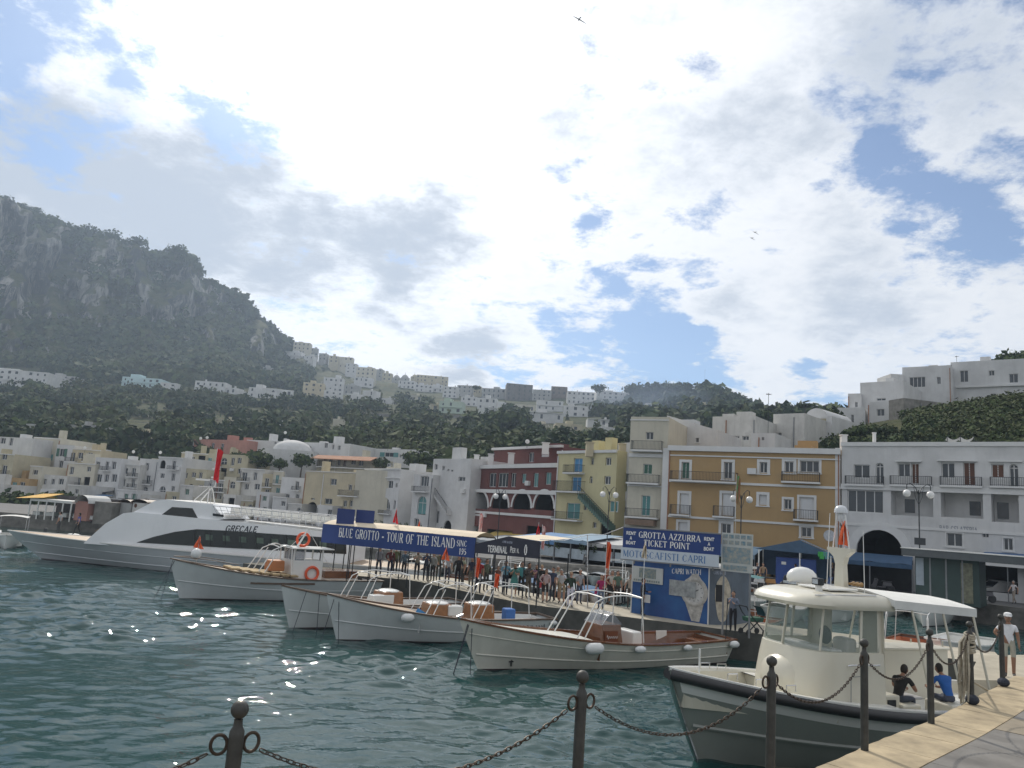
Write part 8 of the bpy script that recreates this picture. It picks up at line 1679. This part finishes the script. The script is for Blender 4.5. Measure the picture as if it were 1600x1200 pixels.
def scooter(x, yg, hd, col, label, rider=False):
    p = W(x, yg, ZP); r = empty('scooter', tuple(p), hd, label, 'motorcycle', 'motorcycles and scooters on the waterfront'); m = mat('scooter_'+col[0], col[1], .35, var=.1, coat=.4)
    for xx in (-.62, .62): mb = MB(); mb.lathe([(.05, -.05), (.26, -.05), (.29, 0), (.26, .05), (.05, .05)], (xx, 0, .29), 14, axis='Y'); mb.build('wheel', rubber, r, smooth=True)
    mb = MB(); mb.box((-.35, 0, .62), (.75, .3, .32), taper=.8); mb.beam((.62, 0, .3), (.42, 0, 1.0), .12, .3); mb.box((.05, 0, .38), (.6, .26, .12)); mb.build('body', m, r, bevel=.04)
    mb = MB(); mb.box((-.32, 0, .83), (.75, .26, .09)); mb.build('seat', rubber, r, bevel=.03); mb = MB(); mb.tube([(.38, -.33, 1.05), (.42, 0, 1.02), (.38, .33, 1.05)], .018, 5); mb.ell((.47, 0, .95), (.07, .09, .09), 8, 6); mb.build('handlebar', iron, r, smooth=True)
    return r
for i, (x, y, h, c, lab) in enumerate([(914,885,95,('black',(.03,.03,.035)),'black motorcycle parked alone on the sunlit road'),(965,882,20,('red',(.25,.03,.03)),'red scooter left of the kiosk sign'),(978,884,200,('silver',(.4,.4,.42)),'silver scooter beside the red one'),(1166,918,160,('dark',(.05,.05,.06)),'dark scooter left of the blue tent'),(1178,920,170,('white',(.5,.5,.5)),'white scooter beside the dark one'),
   (1196,921,150,('orange',(.4,.2,.06)),'orange scooter under the tent eave'),(1238,922,165,('black',(.03,.03,.035)),'black scooter in front of the tiny truck'),(1262,924,170,('white',(.5,.5,.5)),'white scooter right of the tiny truck'),(1308,923,160,('blue',(.05,.1,.25)),'blue scooter near the tent pole'),(1330,926,165,('white',(.5,.5,.5)),'white scooter before the archway'),(1379,925,160,('dark',(.05,.05,.06)),'dark scooter right of the archway'),(1462,936,95,('green',(.05,.08,.07)),'black scooter in front of the green kiosk'),(1536,941,165,('dark',(.05,.05,.06)),'dark scooter behind the dinghy')]): scooter(x, y, R_(h), c, lab)
def tent():
    F = Face((V(1186, 870, 62.5).x, 62.5), (V(1298, 872, 60.5).x, 60.5)); r = empty('market_tent', (0, 0, 0), 0, 'peaked dark blue market tent before the ochre house', 'tent'); e = F.hit(1188, 857)[1]; pk = F.hit(1250, 843)[1]; um = F.hit(1250, 843)[0]; D = 5
    mb = MB(); bt = mat('blue_tarpaulin', (.06, .11, .18), .8, var=.25, scale=1.5)
    mb.face([F.pt(-.3, e, -.3), F.pt(um, pk, -.3), F.pt(um, pk, D), F.pt(-.3, e, D)]); mb.face([F.pt(um, pk, -.3), F.pt(F.L+.5, e-.1, -.3), F.pt(F.L+.5, e-.1, D), F.pt(um, pk, D)]); mb.face([F.pt(-.3, e-.04, -.31), F.pt(F.L+.5, e-.14, -.31), F.pt(um, pk-.04, -.31)]); mb.face([F.pt(0, ZP+.5, D), F.pt(F.L, ZP+.5, D), F.pt(F.L, e, D), F.pt(0, e, D)]); mb.build('canvas', bt, r)
    for u in (0, um, F.L):
        for w in (-.25, D-.1): mb = MB(); mb.tube([F.pt(u, ZP, w), F.pt(u, (pk if u == um else e)-.05, w)], .05, 6); mb.build('post', gel, r)
    c = F.pt(F.L*.52, ZP, 1.2); r2 = empty('blue_container', tuple(c), math.atan2(F.d.y, F.d.x), 'plain bright blue storage container under the tent', 'container'); mb = MB(); mb.box((0, 0, 1.05), (3.0, 1.5, 2.2)); mb.build('body', mat('blue_paint', (.02, .06, .24), .5, var=.15), r2, bevel=.03)
    for k in range(5): pass
    mb = MB(); mb.box((-.9, -.756, 1.7), (.35, .01, .22)); mb.build('sign_plate', gel, r2); mb = MB(); mb.box((.3, -.756, 1.5), (.16, .01, .26)); mb.build('emblem', gel, r2)
    for x, c_, lab in ((1284, (.05, .35, .08), 'bright green jacket hanging in the tent'), (1292, (.1, .25, .3), 'teal shirt hanging in the tent')):
        q = V(x, 868, 60.3); r3 = empty('hanging_garment', tuple(q), 0, lab, 'garment'); mb = MB(); mb.box((0, 0, 0), (.35, .1, .55), taper=.8); mb.box((-.22, 0, .08), (.14, .09, .38)); mb.box((.22, 0, .08), (.14, .09, .38)); mb.build('cloth', cloth(c_), r3, bevel=.03)
tent()
def green_kiosk():
    F = Face((V(1430, 890, 56.).x, 56.), (V(1530, 892, 53.5).x, 53.5)); r = empty('newspaper_kiosk', (0, 0, 0), 0, 'dark green kiosk with a flat overhanging roof at the right', 'kiosk'); zt = F.hit(1432, 869)[1]; gk = mat('dark_green_panel', (.028, .055, .05), .5, var=.25, scale=1)
    mb = MB(); P8 = [(0, 0), (F.L, 0), (F.L, 3), (0, 3)]; 
    for i in range(4): a, c = P8[i], P8[(i+1) % 4]; mb.face([F.pt(a[0], ZP, a[1]), F.pt(c[0], ZP, c[1]), F.pt(c[0], zt, c[1]), F.pt(a[0], zt, a[1])])
    mb.build('wall', gk, r); mb = MB(); fbox(mb, F, -.7, F.L+3.8, zt, zt+.5, -.9, 3.5); mb.build('roof', mat('dark_grey_roof', (.10, .11, .115), .6, var=.2), r); mb = MB(); fbox(mb, F, -.75, F.L+3.7, zt+.5, zt+.56, -.95, 3.6); mb.build('roof_edge', gel, r)
    for u0, u1 in ((.9, 1.0), (1.9, 2.0), (2.9, 3.0)): mb = MB(); fbox(mb, F, u0, u1, ZP+.1, zt-.05, -.03, 0); mb.build('panel_rib', metal_g, r)
    mb = MB(); fbox(mb, F, F.L*.72, F.L*.9, ZP+.2, zt-.2, -.02, 0); mb.build('display_case', mat('dim_display', (.18, .18, .12), .4, var=.6, scale=4), r); mb = MB(); fbox(mb, F, .05, .55, ZP+1.1, zt-.1, -.05, 0); mb.build('notice', mat('pale_notice', (.32, .37, .42), .6, var=.2), r)
    F2 = Face((V(1532, 890, 61.5).x, 61.5), (V(1760, 892, 55).x, 55)); r = empty('shop_awning', (0, 0, 0), 0, 'blue and white shop awning over dark shops at the right edge', 'awning'); za = F2.hit(1540, 868)[1]; mb = MB(); fbox(mb, F2, 0, F2.L, za-.5, za, -.02, .05); mb.face([F2.pt(0, za, 0), F2.pt(F2.L, za, 0), F2.pt(F2.L, za+.5, 2.5), F2.pt(0, za+.5, 2.5)]); mb.build('canvas', mat('blue_awning', (.06, .12, .24), .8, var=.2), r); mb = MB(); fbox(mb, F2, 0, F2.L, za-.75, za-.52, -.04, .05); mb.build('valance', trim_w, r)
    for k in range(6): mb = MB(); u = F2.L*k/5; mb.tube([F2.pt(u, ZP, .1), F2.pt(u, za, .1)], .04, 6); mb.build('post', metal_g, r)
green_kiosk()
def veranda(x0, Y0, x1, Y1, ytop, label, awnm, glass=True, plants=True, D=5.0, h=.35):
    Y0 *= KF; Y1 *= KF; F = Face((V(x0, 860, Y0).x, Y0), (V(x1, 860, Y1).x, Y1)); r = empty('restaurant_veranda', (0, 0, 0), 0, label, 'veranda', 'restaurant verandas along the road'); z = F.hit(x0+2, ytop)[1]
    mb = MB(); mb.grid([[F.pt(F.L*k/8, z+.05*math.sin(k*2.), -.3), F.pt(F.L*k/8, z+.35, D*.5), F.pt(F.L*k/8, z+.6, D)] for k in range(9)]); fbox(mb, F, 0, F.L, z-h, z-.01, -.3, -.26); mb.build('awning', awnm, r)
    n = max(2, int(F.L/2.4))
    for k in range(n+1): mb = MB(); u = F.L*k/n; mb.tube([F.pt(u, ZP, -.2), F.pt(u, z, -.2)], .05, 6); mb.build('post', metal_g, r)
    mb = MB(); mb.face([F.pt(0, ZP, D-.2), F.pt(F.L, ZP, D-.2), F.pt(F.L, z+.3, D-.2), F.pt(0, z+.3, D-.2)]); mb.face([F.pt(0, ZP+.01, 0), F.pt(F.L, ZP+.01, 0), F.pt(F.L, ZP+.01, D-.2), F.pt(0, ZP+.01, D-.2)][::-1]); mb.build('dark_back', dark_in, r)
    if glass:
        for k in range(n): mb = MB(); fbox(mb, F, F.L*k/n+.12, F.L*(k+1)/n-.12, ZP+.35, ZP+1.25, -.18, -.15); mb.build('glass_panel', mat('frosted_screen', (.36, .42, .46), .3, var=.25, scale=2), r)
    if plants:
        g = np.random.default_rng(int(x0)); C_ = [tuple(F.pt(F.L*(k+.5)/(n*2), ZP+1.35+.2*g.random(), -.3)) for k in range(n*2) if g.random() < .6] or [tuple(F.pt(.5, ZP+1.4, -.3))]
        v, f, ci = crown_arrays(np.array(C_), np.array([(.35, .3, .4)]*len(C_)), 60, g, .25); tag(npmesh('plants', v, f, [foliage_d, foliage], (g.random(len(f)) < .4).astype(int), parent=r), kind='stuff')
    return r
awb = mat('pale_blue_awning', (.22, .32, .42), .8, var=.2, scale=1); veranda(800,66,868,61.5,838,'restaurant veranda with a bright blue awning below the red house',mat('bright_blue_awning',(.10,.22,.42),.8,var=.2)); veranda(868,61.5,920,59,841,'restaurant veranda with a pale blue awning below the yellow house',awb); veranda(920,60,1045,57,848,'long white roofed veranda behind the ticket kiosk',mat('white_roof_panel',(.5,.5,.5),.8,var=.2)); veranda(1045,58,1180,55,856,'dim veranda behind the kiosk picture board',awb,glass=False)
veranda(1296,55,1425,52.5,872,'low dark veranda before the archway',mat('navy_awning',(.04,.09,.17),.8,var=.2),glass=False,plants=False,D=3)
veranda(560,92,660,86,838,'white boat shed front behind the blue panels',mat('white_roof_panel',(.5,.5,.5),.8,var=.2),glass=False); veranda(664,86,730,82,836,'beige awning veranda left of the red house',cream_f,glass=False); veranda(740,76,804,72,842,'dark veranda under the yellow awning',gyc,glass=False)
def simple_awning(x0, x1, y0, y1, Y0, Y1, m, label):
    Y0 *= KF; Y1 *= KF; F = Face((V(x0, y1, Y0).x, Y0), (V(x1, y1, Y1).x, Y1)); r = empty('awning', (0, 0, 0), 0, label, 'awning'); zb_ = F.hit(x0+1, y1)[1]; zt = F.hit(x0+1, y0)[1]; mb = MB(); mb.face([F.pt(0, zb_, 0), F.pt(F.L, zb_, 0), F.pt(F.L-.3, zt, 2.6), F.pt(.3, zt, 2.6)]); fbox(mb, F, 0, F.L, zb_-.3, zb_, -.02, .0); mb.build('canvas', m, r)
    for u in (.1, F.L-.1): mb = MB(); mb.tube([F.pt(u, zb_, .05), F.pt(u, zb_-.2, 2.8)], .03, 5); mb.build('arm', iron, r)
    return r
simple_awning(757,807,822,837,84,78,mat('mustard_awning',(.42,.30,.08),.8,var=.15),'mustard yellow awning on the red house'); simple_awning(118,166,762,766,116,114,navy2,'dark striped awning below the tall white house'); simple_awning(124,160,770,774,113,111,blc,'blue and white awning below the dark one')
# left terrace restaurant
def terrace():
    F = Face((V(38, 800, 82).x, 82), (V(186, 806, 79).x, 79)); r = empty('terrace_restaurant', (0, 0, 0), 0, 'open terrace restaurant with white and yellow awnings behind the ferry bow', 'restaurant')
    z1 = F.hit(60, 779)[1]; ua, ub = F.hit(36, 780)[0], F.hit(75, 780)[0]; mb = MB(); mb.face([F.pt(ua-.4, z1-.1, -.6), F.pt(ub, z1+.15, -.6), F.pt(ub, z1+.65, 2.), F.pt(ua+.5, z1+.5, 2.)]); mb.face([F.pt(ua-.4, z1-.1, -.6), F.pt(ua+.5, z1+.5, 2.), F.pt(ua+.5, z1+.1, 4)]); mb.build('yellow_awning', mat('yellow_awning', (.62, .36, .06), .8, var=.15), r)
    ua, ub = F.hit(52, 782)[0], F.hit(116, 786)[0]; z2 = F.hit(84, 781)[1]; mb = MB(); fbox(mb, F, ua, ub, z2-.25, z2, -.4, 3.5); mb.build('white_awning', whc, r)
    for k in range(6): mb = MB(); u = ua+(ub-ua)*k/5; mb.tube([F.pt(u, ZP, -.3), F.pt(u, z2, -.3)], .07, 6); mb.build('post', gel, r)
    mb = MB(); fbox(mb, F, F.hit(118, 790)[0], F.hit(138, 790)[0], ZP+.2, F.hit(125, 783)[1], 0, 2.5); mb.build('round_kiosk', plaster_p, r); mb = MB(); ua, ub = F.hit(120, 790)[0], F.hit(142, 790)[0]; mb.grid([[F.pt((ua+ub)/2-(ub-ua)/2*math.cos(t), F.hit(130, 786)[1]+.8*math.sin(t), w) for t in [math.pi*k/8 for k in range(9)]] for w in (-.4, 2.8)]); mb.build('barrel_awning', whc, r)
    mb = MB(); ua, ub = F.hit(142, 790)[0], F.hit(170, 790)[0]; fbox(mb, F, ua, ub, ZP, F.hit(155, 784)[1], .5, 3); mb.build('stone_hut', stone_wall, r); mb = MB(); fbox(mb, F, F.hit(38, 800)[0], F.hit(172, 800)[0], ZP, ZP+2.5, 4, 4.2); mb.build('back_wall', mat('dim_back_wall', (.10, .09, .09), .9, var=.6, scale=2), r)
    # tables with white cloths
    g = random.Random(4)
    for k in range(9):
        u = F.hit(50, 800)[0]+k*.85; q = F.pt(u, ZP, .8+1.4*(k % 2)); t = empty('restaurant_table', tuple(q), 0, ['white clothed table number %s from the left under the white awning' % w for w in ('one', 'two', 'three', 'four', 'five', 'six', 'seven', 'eight', 'nine')][k], 'table', 'tables under the white terrace awning'); mb = MB(); mb.box((0, 0, .74), (.8, .8, .04)); mb.box((0, 0, .55), (.78, .78, .34), taper=.9); mb.build('tablecloth', whc, t); mb = MB(); mb.tube([(0, 0, 0), (0, 0, .7)], .04, 6); mb.build('leg', iron, t)
    for k, (x, m_, h) in enumerate(((186, plaster_g, 3.0), (206, plaster_w2, 3.3))):
        G = Face((V(x, 800, 81-k).x, 81-k), (V(x+(18 if k == 0 else 24), 800, 80-k).x, 80-k)); s = empty('boat_shed', (0, 0, 0), 0, ['grey shed with rounded roof beside the terrace', 'pale shed with a round brown emblem right of the grey shed'][k], 'shed'); mb = MB(); zt = G.hit(x+3, 785)[1]; fbox(mb, G, 0, G.L, ZP, zt, 0, 3); mb.build('wall', m_, s); mb = MB(); mb.grid([[G.pt(G.L*(.5-.56*math.cos(t)), zt+.35*math.sin(t), w) for t in [math.pi*i/8 for i in range(9)]] for w in (-.2, 3.2)]); mb.build('roof', rubw, s)
        if k: mb = MB(); u, v = G.hit(x+6, 790); mb.face([G.pt(u+.22*math.cos(t), v+.22*math.sin(t), -.01) for t in [2*math.pi*i/14 for i in range(14)]]); mb.build('emblem', wood_d, s)
terrace()
# clock disc and name on facades
u, v = FO.hit(1296, 837); mb = MB(); n = 24; mb.face([FO.pt(u+.5*math.cos(t), v+.5*math.sin(t), -.04) for t in [2*math.pi*i/n for i in range(n)]]); dsc = mb.build('round_plaque', mat('round_plaque', (.5, .52, .55), .7, var=.3, scale=5), O_)
u0, v0 = FW.hit(1468, 829); u1, _ = FW.hit(1528, 833); lettering(W_, 'BAR GELATERIA', mat('grey_lettering', (.2, .22, .26), .7, var=0), FW.pt(u0, v0, -.01), FW.d, (0, 0, 1), .42, u1-u0, serif=False, thick=.16, thin=.12)
# aerials, dishes and tanks on the roofs
def aerial(x, yb, yt, Y, label):
    Y *= KB if Y < 200 else 1; a, t = V(x, yb, Y), V(x, yt, Y); r = empty('tv_aerial', tuple(a), 0, label, 'aerial', 'aerials on the roofs'); H = t.z-a.z; mb = MB(); mb.tube([(0, 0, -.6), (0, 0, H)], .03, 5)
    for k in range(4): mb.beam((-.35+.03*k, -.2+.13*k, H-.15), (.35-.03*k, -.2+.13*k, H-.15), .02)
    mb.beam((0, -.3, H-.15), (0, .35, H-.15), .025); mb.build('mast', iron, r)
for x, yb, yt, Y, lab in [(1200,680,614,80,'tall lattice aerial behind the ochre house'),(1238,650,634,90,'thin aerial left of the umbrella pine'),(1226,655,636,90,'short aerial left of the thin one'),(1101,600,578,500,'tall mast on the wooded hill'),(475,690,676,140,'aerial on the long white roof'),(606,700,690,140,'aerial above the low white house'),(336,680,655,145,'aerial above the pink house'),(824,700,688,98,'aerial on the red house roof'),(600,735,715,108,'aerial on the white house by the cream gable'),(1495,570,556,118,'aerial on the villa roof')]: aerial(x, yb, yt, Y, lab)
def dish(x, y, Y, label):
    p = V(x, y, Y*KB); r = empty('satellite_dish', tuple(p), 0, label, 'satellite dish', 'satellite dishes on the roofs'); mb = MB(); mb.tube([(0, .1, -.9), (0, .1, 0)], .03, 5); mb.build('mount', iron, r); mb = MB(); rows = [[(rr*math.cos(t), -.1+.25*rr*rr*3-.1, rr*math.sin(t)) for t in [2*math.pi*k/14 for k in range(14)]] for rr in (.02, .13, .24, .31)]; mb.grid(rows, close=True); mb.build('reflector', gel, r, smooth=True)
for x, y, Y, lab in [(314,685,144,'satellite dish on the pink roof, left one'),(324,684,144,'satellite dish on the pink roof, right one'),(446,676,140,'dish above the scalloped villa'),(824,690,97,'dish on the red penthouse'),(209,706,133,'dish on the left white houses'),(251,707,132,'second dish on the left white houses'),(384,712,131,'dish by the green bush'),(133,700,131,'white dish on the cream wall house')]: dish(x, y, Y, lab)
for i, (x, y, Y, w, h, m_, lab) in enumerate([(852,703,93,.9,.9,gel,'white water tank on the red penthouse roof'),(921,705,75,.8,.9,plaster_c,'cream chimney on the yellow house roof'),(973,706,74,.8,.8,plaster_c,'ochre chimney beside the cream tower house'),(744,726,96,.7,1.3,trim_w,'left white chimney post on the red house terrace'),(766,725,94,.7,1.3,trim_w,'second white chimney post on the red house terrace'),(798,724,91,.8,1.3,trim_w,'white block on the red house terrace'),(1366,690,66,.25,.8,trim_w,'white ornamental post on the white flats roof'),(1318,694,64,.5,.8,trim_w,'corner post of the ochre house roof')]):
    p = V(x, y, Y*KB); r = empty('roof_post', tuple(p), 0, lab, 'chimney', 'chimneys and posts on the flat roofs'); mb = MB(); mb.box((0, 0, h/2-.3), (w, w, h+.6)); mb.box((0, 0, h+.04), (w*1.25, w*1.25, .1)); mb.build('stack', m_, r)
def gull(x, y, Y, span, label, tilt=.25):
    p = V(x, y, Y); r = empty('gull', tuple(p), R_(20), label, 'bird', 'gulls in the sky'); mb = MB(); s = span/2
    mb.tube([(0, -.24, 0), (0, -.1, .0), (0, .1, 0), (0, .2, .01), (0, .27, 0)], [.01, .05, .055, .035, .01], 8)
    for sd in (-1, 1): mb.grid([[(sd*s*t, .09*(1-t*.4)-.05*t+(.0 if t < .5 else -.1*(t-.5)), .20*math.sin(t*2.2)*tilt*(1 if sd < 0 else 1)-(.32*t if sd > 0 else 0)), (sd*s*t, -.07*(1-t)-.05*t*t-.06*t, .20*math.sin(t*2.2)*tilt-.012-(.32*t if sd > 0 else 0))] for t in (0, .2, .4, .6, .8, 1)])
    mb.face([(-.05, -.2, 0), (.05, -.2, 0), (.08, -.34, 0), (-.08, -.34, 0)]); mb.build('body', mat('gull_grey', (.30, .30, .31), .8, var=.1), r, smooth=True)
gull(905,30,60,1.25,'large gull with spread wings near the top of the sky'); gull(1180,363,110,1.1,'tiny gull in the right clouds, upper one'); gull(1175,372,112,1.0,'tiny gull in the right clouds, lower one')
# white linen drying on the roof of the flats
p = V(1480, 688, 74); q = V(1522, 688, 71); r = empty('washing_line', tuple(p), 0, 'white linen sagging on a line over the roof of the flats', 'washing'); mb = MB(); d = q-p
mb.grid([[tuple(d*(k/14)+Vector((0, 0, .35-.5*math.sin(math.pi*((k/7) % 1))*.6))) for k in range(15)], [tuple(d*(k/14)+Vector((0, .3, .05-.5*math.sin(math.pi*((k/7) % 1))*.6))) for k in range(15)]]); mb.build('linen', whc, r)
for t in (0, .5, 1): mb = MB(); c = d*t; mb.tube([c+Vector((0, 0, -1.2)), c+Vector((0, 0, .45))], .03, 5); mb.build('post', iron, r)

# ---------------- give every thing its origin at its base ----------------
def settle():
    kids = {}
    for o in bpy.data.objects:
        if o.parent: kids.setdefault(o.parent.name, []).append(o)
    done = set()
    def meshes(o):
        out = [o] if o.type == 'MESH' else []
        for c in kids.get(o.name, []): out += meshes(c)
        return out
    for o in list(bpy.data.objects):
        if o.parent or o.type not in ('MESH', 'EMPTY') or o.get('kind') == 'structure' or o.get('kind') == 'stuff': continue
        if o.location.length > 1e-6: continue
        ms = meshes(o)
        if not ms: continue
        lo = Vector((1e9,)*3); hi = -lo
        for m_ in ms:
            a = np.empty(len(m_.data.vertices)*3, np.float32); m_.data.vertices.foreach_get('co', a); a = a.reshape(-1, 3)
            if len(a): mn, mx = a.min(0), a.max(0); lo = Vector([min(lo[i], mn[i]) for i in range(3)]); hi = Vector([max(hi[i], mx[i]) for i in range(3)])
        P = Vector(((lo.x+hi.x)/2, (lo.y+hi.y)/2, lo.z)); T = Matrix.Translation(-P)
        for m_ in ms:
            if m_.data.name not in done: m_.data.transform(T); done.add(m_.data.name)
        o.location = P
settle()
# ---------------- haze ----------------
def make_haze():
    mb = MB(); mb.box((0, 450, 124), (2400, 1300, 250))
    mt = bpy.data.materials.new('haze'); mt.use_nodes = True; t = mt.node_tree; t.nodes.clear()
    pv = t.nodes.new('ShaderNodeVolumePrincipled'); pv.inputs['Color'].default_value = (.62, .78, 1, 1); pv.inputs['Density'].default_value = HAZE
    pv.inputs['Anisotropy'].default_value = .4
    ou = t.nodes.new('ShaderNodeOutputMaterial'); t.links.new(pv.outputs[0], ou.inputs['Volume'])
    o = mb.build('haze', mt); tag(o, 'thin pale sunlit haze over the harbour and hillside', 'haze', kind='stuff')
HAZE = .00032
make_haze()

def smoke():
    p = V(1010, 628, 430); mb = MB(); mb.ell((0, 0, 0), (46, 26, 17), 24, 14); o = mb.build('smoke', _mats['foliage']); o.location = p; mt = bpy.data.materials.new('blue_smoke'); mt.use_nodes = True; t = mt.node_tree; t.nodes.clear(); o.data.materials.clear(); o.data.materials.append(mt)
    tc = t.nodes.new('ShaderNodeTexCoord'); mp = t.nodes.new('ShaderNodeMapping'); mp.inputs['Location'].default_value = (-1, -1, -1); mp.inputs['Scale'].default_value = (2, 2, 2); t.links.new(tc.outputs['Generated'], mp.inputs[0])
    ln = t.nodes.new('ShaderNodeVectorMath'); ln.operation = 'LENGTH'; t.links.new(mp.outputs[0], ln.inputs[0]); n = t.nodes.new('ShaderNodeTexNoise'); n.inputs['Scale'].default_value = .05; t.links.new(tc.outputs['Object'], n.inputs['Vector'])
    mr = t.nodes.new('ShaderNodeMapRange'); mr.inputs[1].default_value = 1; mr.inputs[2].default_value = 0; mr.inputs[4].default_value = .030; t.links.new(ln.outputs[1], mr.inputs[0]); mu = t.nodes.new('ShaderNodeMath'); mu.operation = 'MULTIPLY'; t.links.new(mr.outputs[0], mu.inputs[0]); t.links.new(n.outputs[0], mu.inputs[1])
    pv = t.nodes.new('ShaderNodeVolumePrincipled'); pv.inputs['Color'].default_value = (.6, .75, 1, 1); t.links.new(mu.outputs[0], pv.inputs['Density']); ou = t.nodes.new('ShaderNodeOutputMaterial'); t.links.new(pv.outputs[0], ou.inputs['Volume'])
    tag(o, 'thin blue smoke drifting over the wooded hill', 'smoke', kind='stuff')
smoke()
